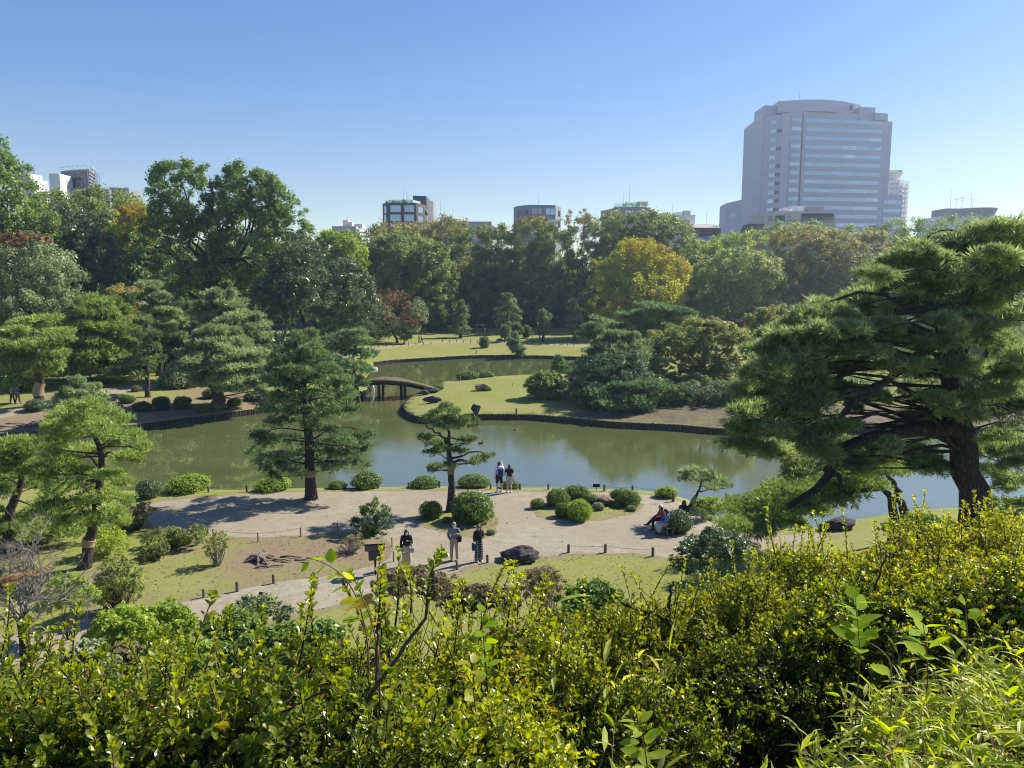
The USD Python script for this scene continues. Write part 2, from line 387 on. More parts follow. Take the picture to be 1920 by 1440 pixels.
LEFT_BANK = outline([(688, 695), (692, 708), (686, 722), (688, 740), (672, 750), (640, 757), (600, 761), (560, 766), (483, 776), (400, 788), (300, 801), (250, 808), (190, 813), (107, 819),
                     (40, 822), (0, 824), (-200, 833), (-420, 840)], 0.0)


def shore_line(pts, step, wob=0.0, seed=1):
    p = spline(np.c_[np.array(pts), np.zeros(len(pts))], max(8, int(LineString(pts).length / step)))[:, :2]
    if wob:
        p = p + wob * (np.stack([meshkit.noise(np.c_[p * 0.5, np.full(len(p), k * 7.0)], seed) for k in range(2)], 1) - 0.5)
    return p


FRONT_L = shore_line(FRONT_BANK, 0.45)
UPPER_L = shore_line(UPPER_FAR, 0.7)
LEFT_L = shore_line(LEFT_BANK, 0.5)
RING = np.vstack([shore_line(NEAR_SHORE, 0.5, 0.3), FRONT_L, shore_line(ISLAND_BACK, 0.8, 0.3), UPPER_L, LEFT_L])
WATER = Polygon(RING).buffer(0)
if WATER.geom_type != 'Polygon':
    WATER = max(WATER.geoms, key=lambda g: g.area)
shapely.prepare(WATER)

RIDGE = [((-34, -12), 11.0, 26.0), ((-8, -1.5), 11.0, 24.0), ((1.5, -0.5), 11.05, 24.0), ((9, 9), 9.0, 20.0), ((16, 20), 6.3, 15.0), ((34, 30), 5.2, 14.0), ((60, 40), 5.0, 14.0)]
Q_U = np.array([0, .08, .125, .25, .5, .75, 1.0, 9])
Q_V = np.array([1, .975, .93, .74, .36, .11, 0.0, 0.0])


def hill(x, y):
    best = np.zeros_like(x)
    for (a, za, wa), (b, zb, wb) in zip(RIDGE[:-1], RIDGE[1:]):
        a, b = np.array(a, float), np.array(b, float)
        ab = b - a
        t = np.clip(((x - a[0]) * ab[0] + (y - a[1]) * ab[1]) / (ab @ ab), 0, 1)
        d = np.hypot(x - a[0] - t * ab[0], y - a[1] - t * ab[1])
        z, w = za + (zb - za) * t, wa + (wb - wa) * t
        best = np.maximum(best, (z - 0.6) * np.interp(d / w, Q_U, Q_V))
    best = best + 0.42 * np.exp(-((x - 2.6) ** 2 + (y - 2.6) ** 2) / 2.6) + 0.15 * np.exp(-((x + 1.0) ** 2 + (y - 1.5) ** 2) / 2.0)
    back = np.clip(-y / 20.0, 0, 1)          # behind the camera the hill top goes on
    return np.maximum(best, np.where((y < 0), 10.2 * np.minimum(1, 0.6 + back), 0) * (np.abs(x) < 40))


def smoothstep(a, b, x):
    t = np.clip((x - a) / (b - a), 0, 1)
    return t * t * (3 - 2 * t)


_ring_tree = None


def shore_distance(x, y):
    global _ring_tree
    if _ring_tree is None:
        ext = np.array(WATER.exterior.segmentize(0.4).coords)
        _ring_tree = cKDTree(ext)
    return _ring_tree.query(np.c_[x, y])[0]


def H(x, y):
    """Height of the ground (the pond's bed inside the pond)."""
    x, y = np.atleast_1d(np.asarray(x, float)), np.atleast_1d(np.asarray(y, float))
    d = shore_distance(x, y)
    wet = shapely.contains_xy(WATER, x, y)
    far = smoothstep(50, 60, y)
    lawn = 0.5 + 1.5 * (1 - np.exp(-d / 16.0)) + 0.02 * np.clip(y - 150, 0, 100)
    p = np.c_[x * 0.09, y * 0.09, np.zeros(len(x))]
    lawn = lawn + 0.35 * (meshkit.noise(p, 3) - 0.5) * smoothstep(1, 8, d)
    near = 0.5 + 0.1 * smoothstep(0, 1.5, d)
    z = near * (1 - far) + lawn * far
    z = z + hill(x, y) * smoothstep(0.0, 4.0, d)
    return np.where(wet, -0.15 - 0.9 * smoothstep(0, 1.0, d), z)


def on_ground(px, py, dmax=420.0, dmin=6.0):
    """Where the line of sight through that place of the photograph meets the land."""
    d = ray(px, py)
    o = np.array([0, 0, CAM_Z])
    t = np.concatenate([np.arange(dmin, 80, 0.25), np.arange(80, dmax, 0.5)])
    p = o + d * t[:, None]
    below = np.nonzero(p[:, 2] < H(p[:, 0], p[:, 1]))[0]
    if not len(below):
        return p[-1]
    i = max(below[0], 1)
    lo, hi = t[i - 1], t[i]
    for _ in range(18):
        mid = (lo + hi) / 2
        q = o + d * mid
        if q[2] < H(q[0], q[1])[0]:
            hi = mid
        else:
            lo = mid
    q = o + d * hi
    return np.array([q[0], q[1], H(q[0], q[1])[0]])


def at(x, y, dz=0.0):
    return np.array([x, y, H(x, y)[0] + dz])


def gpoly(px):
    return [tuple(on_ground(a, b)[:2]) for a, b in px]


PLAZA_PX = [(268, 948), (300, 940), (360, 934), (430, 928), (520, 924), (650, 921), (760, 920), (900, 920), (1050, 923), (1150, 924), (1230, 930), (1275, 942), (1310, 962), (1345, 985), (1400, 997),
            (1470, 1003), (1540, 1000), (1560, 1008), (1480, 1024), (1400, 1032), (1330, 1040), (1262, 1047), (1200, 1040), (1130, 1036), (1060, 1036), (1015, 1042), (940, 1052), (870, 1066), (832, 1082), (792, 1098),
            (740, 1112), (640, 1136), (560, 1150), (470, 1165), (350, 1190), (240, 1213), (120, 1235), (0, 1250), (-120, 1262), (-120, 1205), (0, 1196), (120, 1172), (200, 1156), (330, 1134), (400, 1118), (470, 1103), (540, 1090),
            (620, 1078), (690, 1062), (733, 1050), (742, 1030), (722, 1012), (680, 1000), (630, 998), (570, 1004), (500, 1008), (400, 1003), (330, 1000), (285, 984)]
BED_A_PX = [(790, 968), (830, 958), (900, 955), (935, 975), (932, 1000), (900, 1012), (850, 1006), (800, 992), (778, 980)]
BED_B_PX = [(1000, 955), (1040, 935), (1100, 925), (1160, 928), (1205, 945), (1190, 965), (1130, 977), (1060, 975), (1010, 968)]
FARPATH_PX = [(640, 668), (690, 656), (740, 649), (800, 643), (860, 640), (920, 641), (1000, 645), (1100, 649), (1200, 651)]
BANKPATH_PX = [(-60, 790), (40, 768), (150, 745), (210, 733), (300, 723), (400, 716), (480, 709), (560, 700), (640, 668)]


def widened(px, w):
    ln = LineString([on_ground(a, b)[:2] for a, b in px])
    return ln.buffer(w, cap_style='flat')


plaza = Polygon(smooth_ring(gpoly(PLAZA_PX), 0.35, 0.16, 2)).buffer(0)
bed_a = Polygon(smooth_ring(gpoly(BED_A_PX), 0.35, 0.2, 3)).buffer(0)
bed_b = Polygon(smooth_ring(gpoly(BED_B_PX), 0.35, 0.2, 4)).buffer(0)
plaza = plaza.difference(bed_a).difference(bed_b).difference(WATER.buffer(0.5))
if plaza.geom_type != 'Polygon':
    plaza = max(plaza.geoms, key=lambda g: g.area)
farpath = widened(FARPATH_PX, 1.1).difference(WATER.buffer(0.6))
bankpath = widened(BANKPATH_PX, 1.3).difference(WATER.buffer(0.6)).difference(farpath)


def ragged(poly, step, jit, seed):
    poly = max(poly.geoms, key=lambda g: g.area) if poly.geom_type != 'Polygon' else poly
    return Polygon(smooth_ring(np.array(poly.exterior.coords)[:-1], step, jit, seed)).buffer(0)


farpath, bankpath = ragged(farpath, 0.6, 0.12, 8), ragged(bankpath, 0.6, 0.15, 9)
bankpath = bankpath.difference(farpath.buffer(0.01))
if bankpath.geom_type != 'Polygon':
    bankpath = max(bankpath.geoms, key=lambda g: g.area)
# the raked earth under the trees at the island's right half
EARTH_PX = [(1050, 786), (1090, 770), (1130, 765), (1200, 758), (1320, 748), (1440, 752), (1600, 760), (1760, 770), (1900, 775), (2000, 790), (1900, 815), (1760, 809), (1500, 813), (1360, 811), (1270, 804), (1140, 797)]
earth = Polygon(smooth_ring(gpoly(EARTH_PX), 0.8, 0.4, 11)).buffer(0).difference(WATER.buffer(0.4))
if earth.geom_type != 'Polygon':
    earth = max(earth.geoms, key=lambda g: g.area)

rng = np.random.default_rng(5)
pts = []


def grid(x0, x1, y0, y1, s):
    gx, gy = np.meshgrid(np.arange(x0, x1, s), np.arange(y0, y1, s))
    p = np.c_[gx.ravel(), gy.ravel()]
    return p + rng.uniform(-0.3, 0.3, p.shape) * s


pts.append(grid(-12, 14, -3, 14, 0.6))
g1 = grid(-60, 60, -16, 62, 1.0)
pts.append(g1[~((g1[:, 0] > -12) & (g1[:, 0] < 14) & (g1[:, 1] > -3) & (g1[:, 1] < 14))])
pts.append(grid(-110, 110, 62, 190, 1.9))
g2 = grid(-210, 210, -60, 330, 9.0)
pts.append(g2[(np.abs(g2[:, 0]) > 112) | (g2[:, 1] > 192) | (g2[:, 1] < -17) | ((np.abs(g2[:, 0]) > 61) & (g2[:, 1] < 62))])
g3 = grid(-640, 640, -300, 640, 45.0)
pts.append(g3[(np.abs(g3[:, 0]) > 212) | (g3[:, 1] > 332) | (g3[:, 1] < -62)])
ring_pts = np.vstack([np.array(WATER.buffer(o).exterior.segmentize(0.45).coords)[:-1] for o in (0.04, -0.04)])
pts.append(ring_pts)
for pl in (plaza, farpath, bankpath, earth):
    for r in [pl.exterior, *pl.interiors]:
        pts.append(np.array(r.segmentize(0.5).coords)[:-1])
P2 = np.vstack(pts)
P2 = P2[np.unique(np.round(P2 / 0.02).astype(np.int64), axis=0, return_index=True)[1]]
# keep grid points off the outlines so that their edges stay whole
TRI = Delaunay(P2).simplices
PZ = H(P2[:, 0], P2[:, 1])
P3 = np.c_[P2, PZ]
cen = P3[TRI].mean(1)
e1, e2 = P3[TRI[:, 1]] - P3[TRI[:, 0]], P3[TRI[:, 2]] - P3[TRI[:, 0]]
flip = np.cross(e1, e2)[:, 2] < 0
TRI[flip] = TRI[flip][:, [0, 2, 1]]
zone = np.zeros(len(TRI), int)
for k, pl in enumerate((plaza, farpath, bankpath, earth), 1):
    zone[shapely.contains_xy(pl, cen[:, 0], cen[:, 1])] = k
zone[shapely.contains_xy(WATER, cen[:, 0], cen[:, 1])] = 5
hillz = hill(cen[:, 0], cen[:, 1])
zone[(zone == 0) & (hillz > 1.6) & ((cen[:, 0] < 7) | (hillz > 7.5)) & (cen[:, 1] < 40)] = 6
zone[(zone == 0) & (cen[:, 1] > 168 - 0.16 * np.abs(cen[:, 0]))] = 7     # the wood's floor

# tint of the lawn: bare earth by the plaza's rim, under the trees and round the stump
plaza_rim = shapely.distance(shapely.points(P2), plaza.boundary)
lawn_tint = 0.62 * np.exp(-(plaza_rim / 0.7) ** 2) * (np.abs(P2[:, 1] - 34) < 14)
for px, py, r, s in [(495, 1045, 3.0, 0.75), (600, 1030, 3.2, 0.7), (560, 1062, 1.8, 0.6), (690, 1035, 2.2, 0.75), (340, 1030, 1.3, 0.6), (585, 930, 1.8, 0.35), (400, 1020, 1.6, 0.5), (860, 990, 1.6, 0.5), (1100, 950, 2.0, 0.45),
                     (40, 800, 6.0, 0.85), (120, 790, 5.0, 0.75), (200, 760, 5.0, 0.8), (270, 760, 5.0, 0.72), (330, 770, 4.0, 0.8), (420, 755, 5.0, 0.8), (300, 790, 4.0, 0.75), (480, 745, 4.5, 0.75), (380, 735, 5.0, 0.62), (120, 745, 5.0, 0.7), (1080, 775, 4, 0.4), (1180, 775, 5, 0.5), (200, 1080, 2.2, 0.6), (240, 1130, 2.0, 0.5), (1840, 985, 2.5, 0.5)]:
    q = on_ground(px, py)
    lawn_tint = np.maximum(lawn_tint, s * np.exp(-((P2[:, 0] - q[0]) ** 2 + (P2[:, 1] - q[1]) ** 2 * 0.6) / r ** 2))


def ground_piece(name, k, mat, label=None):
    t = TRI[zone == k]
    idx, inv = np.unique(t, return_inverse=True)
    put(None, name, (P3[idx], inv.reshape(t.shape)), mat, smooth=True, tint=lawn_tint[idx], kind='structure', label=label)


ground_piece('ground', 0, 'lawn', 'dry yellow green lawn round the pond and on the island')
ground_piece('plaza', 1, 'gravel', 'pale gravel plaza and footpath between the near shore and the hill')
ground_piece('far_path', 2, 'gravel', 'narrow gravel path across the far lawn')
ground_piece('bank_path', 3, 'gravel', 'gravel path behind the pines on the left bank')
ground_piece('bare_earth', 4, 'soil', 'raked brown earth under the trees on the right of the island')
ground_piece('pond_bed', 5, 'pond_bed', 'muddy bed of the pond')
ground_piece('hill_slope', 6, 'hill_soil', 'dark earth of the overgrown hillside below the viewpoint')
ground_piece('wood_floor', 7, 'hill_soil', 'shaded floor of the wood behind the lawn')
# pond surface: one sheet inside the outline
wp = WATER.buffer(0.02)
wr = np.vstack([np.array(wp.exterior.segmentize(1.2).coords)[:-1], (lambda g: g[shapely.contains_xy(wp.buffer(-0.6), g[:, 0], g[:, 1])])(grid(-110, 130, 36, 130, 3.0))])
wt = Delaunay(wr).simplices
wc = wr[wt].mean(1)
wt = wt[shapely.contains_xy(wp, wc[:, 0], wc[:, 1])]
a, b = wr[wt[:, 1]] - wr[wt[:, 0]], wr[wt[:, 2]] - wr[wt[:, 0]]
fl = a[:, 0] * b[:, 1] - a[:, 1] * b[:, 0] < 0
wt[fl] = wt[fl][:, [0, 2, 1]]
put(None, 'pond', (np.c_[wr, np.zeros(len(wr))], wt), 'water', smooth=True, kind='structure', label='murky green pond with a rippled blue patch that mirrors the sky')


# ------------------------------------------------------------------ wooden piles along the water
def piling(name, line, label, seed, z0=-0.35, z1=0.52, step=0.17, inset=0.1):
    rng = np.random.default_rng(seed)
    ln = LineString(line)
    n = int(ln.length / step)
    parts = []
    ang = np.arange(6) / 6 * 2 * np.pi
    for i in range(n):
        c = np.array(ln.interpolate(i * step).coords[0])
        r = rng.uniform(0.065, 0.092)
        top = z1 + rng.normal(0, 0.022)
        ring = np.c_[np.cos(ang), np.sin(ang)] * r + c + rng.normal(0, 0.012, 2)
        v = np.vstack([np.c_[ring, np.full(6, z0)], np.c_[ring * 0.96 + c * 0.04, np.full(6, top)], [[c[0], c[1], top + 0.015]]])
        q = np.arange(6)
        k = (q + 1) % 6
        f = np.vstack([np.stack([q, k, k + 6], 1), np.stack([q, k + 6, q + 6], 1), np.stack([q + 6, k + 6, np.full(6, 12)], 1)])
        parts.append((v, f))
    t = thing(name, label, 'wooden bank', (0, 0, 0))
    put(t, 'pile_row', cat(parts)[:2], 'pile_wood', kind='stuff')
    return t


piling('pile_bank', LEFT_L[int(len(LEFT_L) * 0.12):int(len(LEFT_L) * 0.93)], 'dark wooden pile wall holding the left bank of the pond', 1)
piling('pile_bank', FRONT_L[int(len(FRONT_L) * 0.16):int(len(FRONT_L) * 0.97)], 'dark wooden pile wall round the front of the grassy island', 2)
piling('pile_bank', UPPER_L, 'dark wooden pile wall along the far lawn at the back of the pond', 3)
# ------------------------------------------------------------------ foliage generators
def quat_mul(a, b):
    w, x, y, z = a.T
    W, X, Y, Z = b.T
    return np.stack([w * W - x * X - y * Y - z * Z, w * X + x * W + y * Z - z * Y, w * Y - x * Z + y * W + z * X, w * Z + x * Y - y * X + z * W], 1)


def quats(direc, rng, tilt=0.0):
    """Rotations (w, x, y, z) that take +z to each direction after a random spin; direc None: a random spin about the vertical with a little tilt."""
    if direc is None:
        n = tilt[1]
        direc = unit(np.c_[rng.normal(size=(n, 2)) * tilt[0], np.ones(n)])
    d = np.asarray(direc, float)
    n = len(d)
    sp = rng.uniform(0, 2 * np.pi, n) / 2
    spin = np.c_[np.cos(sp), np.zeros(n), np.zeros(n), np.sin(sp)]
    q = np.c_[1 + d[:, 2], -d[:, 1], d[:, 0], np.zeros(n)]
    bad = d[:, 2] < -0.9999
    q[bad] = [0, 1, 0, 0]
    return quat_mul(unit(q), spin)


def scatter(parent, name, protos, piece, idx, pos, quat, scale, mat, label=None, kind='stuff'):
    """One part made of many copies of a few leafy pieces: a PointInstancer under parent, in its own frame."""
    path = numbered(str(parent.GetPath()), name)
    pi = UsdGeom.PointInstancer.Define(stage, path)
    for v, f, ti in protos:
        q = numbered(path, piece)
        m = usdkit.mesh(stage, q, (v, f), M[mat] if isinstance(mat, str) else mat)
        UsdGeom.PrimvarsAPI(m).CreatePrimvar('tint', Sdf.ValueTypeNames.FloatArray, 'vertex').Set(Vt.FloatArray.FromNumpy(np.asarray(ti, np.float32)))
        pi.GetPrototypesRel().AddTarget(q)
    n = len(pos)
    scale = np.asarray(scale, float)
    if scale.ndim == 1:
        scale = np.repeat(scale[:, None], 3, 1)
    pi.CreateProtoIndicesAttr(Vt.IntArray.FromNumpy(np.asarray(idx, np.int32)))
    pi.CreatePositionsAttr(Vt.Vec3fArray.FromNumpy(np.asarray(pos, np.float32)))
    pi.CreateScalesAttr(Vt.Vec3fArray.FromNumpy(scale.astype(np.float32)))
    pi.CreateOrientationsAttr(Vt.QuathArray([Gf.Quath(float(a), float(b), float(c), float(d)) for a, b, c, d in quat]))
    return tag(pi, label, None, None, kind)

def cards(c, n, s, rng, aspect=0.55, fold=0.12):
    """A small folded leaf (two triangles) at each point c with normal n and half length s."""
    k = len(c)
    r = rng.normal(size=(k, 3))
    u = unit(np.cross(n, r))
    w = np.cross(n, u)
    s = np.asarray(s).reshape(-1, 1)
    a = aspect * rng.uniform(0.75, 1.3, (k, 1))
    v = np.stack([c + u * s, c + w * s * a + n * s * fold, c - u * s, c - w * s * a + n * s * fold], 1).reshape(-1, 3)
    i = np.arange(k)[:, None] * 4
    f = np.concatenate([i + [0, 1, 2], i + [0, 2, 3]], 1).reshape(-1, 3)
    return v, f


def clump_places(lobes, rng, clump, bottom, density):
    """Where a crown's clumps of leaves sit: on the outsides of the lobes (cx, cy, cz, rx, ry, rz)."""
    L = np.asarray(lobes, float)
    C, R = L[:, :3], L[:, 3:6]
    gm = np.cbrt(R.prod(1))
    area = gm ** 2
    m = np.maximum(6, (area / area.sum() * len(L) * 2.6 / clump ** 2 * density).astype(int))
    li = np.repeat(np.arange(len(L)), m)
    d = unit(rng.normal(size=(len(li), 3)))
    keep = (d[:, 2] > -0.35) | (rng.random(len(li)) < bottom)
    li, d = li[keep], d[keep]
    p = C[li] + R[li] * d * rng.uniform(0.70, 1.03, (len(li), 1))
    q = np.sqrt((((p[:, None] - C[None]) / R[None]) ** 2).sum(-1))
    q[np.arange(len(li)), li] = 9
    keep = (q > 0.74).all(1)
    li, d, p = li[keep], d[keep], p[keep]
    return p, d, clump * gm[li] * rng.uniform(0.55, 1.4, len(li)), li


def clump_piece(n, rel, rng, base_tint, spread, aspect, shell=0.3):
    """A ball of n leaves, one metre in radius; rel is a leaf's half length against that."""
    dd = unit(rng.normal(size=(n, 3)) + [0, 0, 0.25])
    pos = dd * (shell + (1 - shell) * rng.random(n) ** 0.6)[:, None] * (1 + 0.25 * rng.normal(size=(n, 1)))
    nor = unit(dd * 0.7 + rng.normal(size=(n, 3)) * 0.55 + [0, 0, 0.25])
    v, f = cards(pos, nor, rel * rng.uniform(0.55, 1.4, n), rng, aspect)
    return v, f, np.clip(np.repeat(base_tint + spread * rng.normal(size=n), 4), 0.02, 0.98)


def leaf_crown(parent, name, lobes, n, size, mat, rng, offset=(0, 0, 0), clump=0.3, bottom=0.45, inner=0.14, spread=0.24, base_tint=0.5, density=1.0, aspect=0.55, flat=0.85, label=None, kinds=6, kind='stuff'):
    """A crown (a part of parent) of about n leaves of half length size, in clumps."""
    p, d, rc, li = clump_places(lobes, rng, clump, bottom, density)
    L = np.asarray(lobes, float)
    k = int(len(p) * inner * 1.5)
    if k:
        gm = np.cbrt(L[:, 3:6].prod(1))
        wi = rng.choice(len(L), k, p=gm ** 3 / (gm ** 3).sum())
        p = np.vstack([p, L[wi, :3] + L[wi, 3:6] * unit(rng.normal(size=(k, 3))) * rng.uniform(0.1, 0.7, (k, 1))])
        rc = np.concatenate([rc, clump * gm[wi] * rng.uniform(0.9, 1.5, k)])
        d = np.vstack([d, unit(rng.normal(size=(k, 3)))])
    per = int(np.clip(n / len(p), 14, 420))
    rm = rc.mean()
    tints = base_tint + spread * 0.75 * np.linspace(-1, 1, kinds)
    protos = [clump_piece(per, size / rm, rng, t, spread * 0.65, aspect) for t in tints]
    m = len(p)
    sc = rc[:, None] * np.c_[rng.uniform(0.85, 1.15, (m, 2)), np.full(m, flat)]
    q = quats(unit(np.array([0, 0, 1.0]) + 0.35 * d + rng.normal(size=(m, 3)) * 0.2), rng)
    scatter(parent, name, protos, 'leaf_clump', rng.integers(0, kinds, m), p - np.asarray(offset), q, sc, mat, label, kind)
    return p


def lobes_px(spec, D, rng, depth=0.9, jit=0.35):
    """Lobes given where they show in the photograph: (px, py, half width, half height) at distance D, each at a depth of its own."""
    out = []
    for i, s in enumerate(spec):
        dd = s[4] if len(s) > 4 else rng.uniform(-jit, jit) * s[2] * px_m(D)
        c = PT(s[0], s[1], D + dd)
        k = px_m(D + dd)
        out.append([*c, s[2] * k, s[2] * k * depth, s[3] * k])
    return np.array(out)


def crooked(a, b, n, rng, wob=0.08):
    a, b = np.asarray(a, float), np.asarray(b, float)
    t = np.linspace(0, 1, n)[:, None]
    ln = np.linalg.norm(b - a)
    off = np.cumsum(rng.normal(size=(n, 3)), 0)
    off = off - off[:1] - t * (off[-1:] - off[:1])
    return a + (b - a) * t + off * wob * ln / n ** 0.5 * [1, 1, 0.6]


def trunk_and_limbs(base, lobes, r0, rng, limbs=None, lean=None, top=0.75, sides=8, twig=0.0):
    """A tapered trunk that rises to the middle of the crown and forks towards the lobes."""
    C = np.asarray(lobes)[:, :3]
    head = C.mean(0)
    ztop = base[2] + (C[:, 2].max() - base[2]) * top
    fork = np.array([head[0] * 0.6 + base[0] * 0.4, head[1] * 0.6 + base[1] * 0.4, base[2] + (ztop - base[2]) * 0.55])
    end = np.array([head[0], head[1], ztop])
    mid = (base + fork) / 2 + (np.array(lean) if lean is not None else 0)
    sp = spline([base - [0, 0, 0.4], base + [0, 0, 0.15 * (fork[2] - base[2])], mid, fork, end], 12)
    sp[1:-1] += rng.normal(size=(10, 3)) * r0 * 0.25
    rr = np.interp(np.linspace(0, 1, 12), [0, 0.06, 0.15, 0.6, 1], [1.5, 1.15, 1.0, 0.7, 0.15]) * r0
    parts = [tube(sp, rr, sides)]
    for c in C if limbs is None else C[:limbs]:
        t = rng.uniform(0.42, 0.85)
        k = int(t * 11)
        s = sp[k]
        if np.linalg.norm(c - s) < 0.5:
            continue
        m = s * 0.5 + c * 0.5 + [0, 0, -0.1 * np.linalg.norm(c - s)]
        cv = spline([s, m, c], 8)
        cv[1:-1] += rng.normal(size=(6, 3)) * 0.04 * np.linalg.norm(c - s)
        parts.append(tube(cv, np.linspace(rr[k] * 0.62, r0 * 0.07, 8), 6))
        for _ in range(3):
            e = c + unit(rng.normal(size=3)) * min(np.linalg.norm(c - s) * 0.3, 1.6)
            parts.append(tube(crooked(cv[4 + _ % 3], e, 5, rng, 0.2), np.linspace(r0 * 0.16, r0 * 0.04, 5), 5))
    return cat(parts)[:2]


def tree(name, label, D, spec, mat, n, size, seed, base=None, r0=0.3, bark_mat='tree_bark', group=None, accents=(), clump=0.3, density=1.0, spread=0.24, base_tint=0.5,
         inner=0.14, aspect=0.55, limbs=None, lean=None, depth=0.9, flat=0.85, jit=0.35, bottom=0.6, skirt=None):
    rng = np.random.default_rng(seed)
    L = lobes_px(spec, D, rng, depth, jit)
    if base is None:
        b = L[:, :3].mean(0)
        base = at(b[0], D)
    else:
        q = PT(base[0], base[1], base[2] if len(base) > 2 else D)
        base = at(q[0], q[1])
    if skirt is None:
        skirt = D >= 140
    crownL = L
    if skirt:                                  # lower boughs that hang down to the undergrowth
        low = []
        for q in L:
            hgt = q[2] - base[2]
            for k in (0.58, 0.27):
                if hgt * k > 2.0 and hgt > 9:
                    low.append([q[0] + rng.normal() * 1.2, q[1] + rng.uniform(-0.5, 2.0), base[2] + hgt * k, q[3] * 0.85, q[4] * 0.8, min(hgt * 0.2, 4.0)])
        L = np.vstack([L, low]) if low else L
        n = int(n * (1 + 0.55 * len(low) / max(1, len(crownL))))
    n = int(n * 2.6)
    size = size * 0.72
    clump *= 0.85
    t = thing(name, label, 'tree', base, group=group)
    put(t, 'trunk', trunk_and_limbs(base, crownL, r0, rng, limbs, lean), bark_mat, smooth=True, offset=base)
    leaf_crown(t, 'crown', L, n, size, mat, rng, base, clump, bottom, inner, spread, base_tint, density, aspect, flat)
    for aname, alabel, aspec, amat, an in accents:
        A = lobes_px(aspec, D, rng, depth, jit)
        leaf_crown(t, aname, A, an * 1.6, size, amat, rng, base, clump, bottom, 0.05, spread, 0.5, density * 0.8, aspect, flat, alabel)
    return t


# ------------------------------------------------------------------ pines
def tufts(c, axis, length, rng, needles=8, width=0.05, spread=0.75):
    """Needle tufts: thin triangles that fan out round each axis."""
    n = len(c)
    k = needles
    a = np.repeat(axis, k, 0)
    d = unit(a + spread * rng.normal(size=(n * k, 3)))
    ln = np.repeat(np.broadcast_to(length, (n,)), k)[:, None] * rng.uniform(0.7, 1.25, (n * k, 1))
    w = unit(np.cross(d, rng.normal(size=(n * k, 3)))) * ln * width
    b = np.repeat(c, k, 0)
    mid = b + d * ln * 0.45
    v = np.stack([b, mid + w, b + d * ln, mid - w], 1).reshape(-1, 3)
    i = np.arange(n * k)[:, None] * 4
    f = np.concatenate([i + [0, 1, 2], i + [0, 2, 3]], 1).reshape(-1, 3)
    return v, f


def pad_piece(r, per_m2, length, rng, needles, width, spread, under, tint, tvar):
    """A cushion of needle tufts, a few humps together; r its half sizes."""
    m = rng.integers(3, 6)
    hum = rng.uniform(-0.55, 0.55, (m, 3)) * r * [1, 1, 0.5]
    hr = r * rng.uniform(0.45, 0.75, (m, 1))
    hum, hr = np.vstack([hum, [np.zeros(3)]]), np.vstack([hr, [r * 0.8]])
    cs, ax, ti = [], [], []
    for h, q in zip(hum, hr):
        k = max(5, int(per_m2 * np.pi * q[0] * q[1] * 0.55))
        d = unit(rng.normal(size=(k, 3)))
        d[:, 2] = np.where(rng.random(k) < under, d[:, 2], np.abs(d[:, 2]))
        cs.append(h + q * d * rng.uniform(0.5, 1.05, (k, 1)))
        ax.append(unit(unit(d / q * q.mean()) * [1, 1, 0.5] * 0.8 + np.array([0, 0, 0.55]) + rng.normal(size=(k, 3)) * 0.4))
        ti.append(tint + rng.normal(0, tvar, k))
    c, a, t = np.vstack(cs), np.vstack(ax), np.concatenate(ti)
    v, f = tufts(c, a, length * rng.uniform(0.7, 1.3, len(c)), rng, needles, width, spread)
    return v, f, np.clip(np.repeat(np.repeat(t, needles) + rng.normal(0, 0.07, len(c) * needles), 4), 0.02, 0.98)


def pine_crown(parent, pads, per_m2, length, mat, rng, offset, needles=8, width=0.05, spread=0.7, under=0.25, base_tint=0.5, tvar=0.2, kinds=6, tilt=0.17):
    P = np.asarray(pads, float)
    R = P[:, 3:6].mean(0)
    protos = [pad_piece(R * rng.uniform(0.85, 1.15, 3), per_m2, length, rng, needles, width, spread, under, base_tint + t, tvar) for t in np.linspace(-0.16, 0.16, kinds)]
    q = quats(None, rng, (tilt, len(P)))
    scatter(parent, 'crown', protos, 'needle_cushion', rng.integers(0, kinds, len(P)), P[:, :3] - np.asarray(offset), q, P[:, 3:6] / R, mat)


def pads_px(spec, D, rng, jit=1.0, depth=0.9):
    out = []
    for s in spec:
        dd = s[4] if len(s) > 4 else rng.uniform(-jit, jit)
        k = px_m(D + dd)
        out.append([*PT(s[0], s[1], D + dd), s[2] * k, s[2] * k * depth, s[3] * k])
    return np.array(out)


def tiers_to_pads(tiers, D, rng, th=11, fill=1.0):
    """Tiers (py, left px, right px) of a layered pine, as cushions set round the trunk."""
    out = []
    for py, xl, xr in tiers:
        k = px_m(D)
        w = (xr - xl) / 2
        c = PT((xl + xr) / 2, py, D)
        n = max(4, int(fill * (4 + w / 9)))
        pr = max(0.34 * w, 7)
        ph = rng.uniform(0, 6.28)
        for i in range(n):
            fi = ph + i / n * 6.283 + rng.uniform(-0.3, 0.3)
            rad = (w - pr * 0.8) * (1.0 if i % 3 else 0.45) * rng.uniform(0.8, 1.05)
            r = pr * rng.uniform(0.75, 1.2) * k
            out.append([c[0] + math.cos(fi) * rad * k, c[1] + math.sin(fi) * rad * k * 0.9, c[2] + rng.uniform(-4, 4) * k - 0.06 * rad * k, r, r * 0.95, th * k * rng.uniform(0.7, 1.2)])
    return np.array(out)


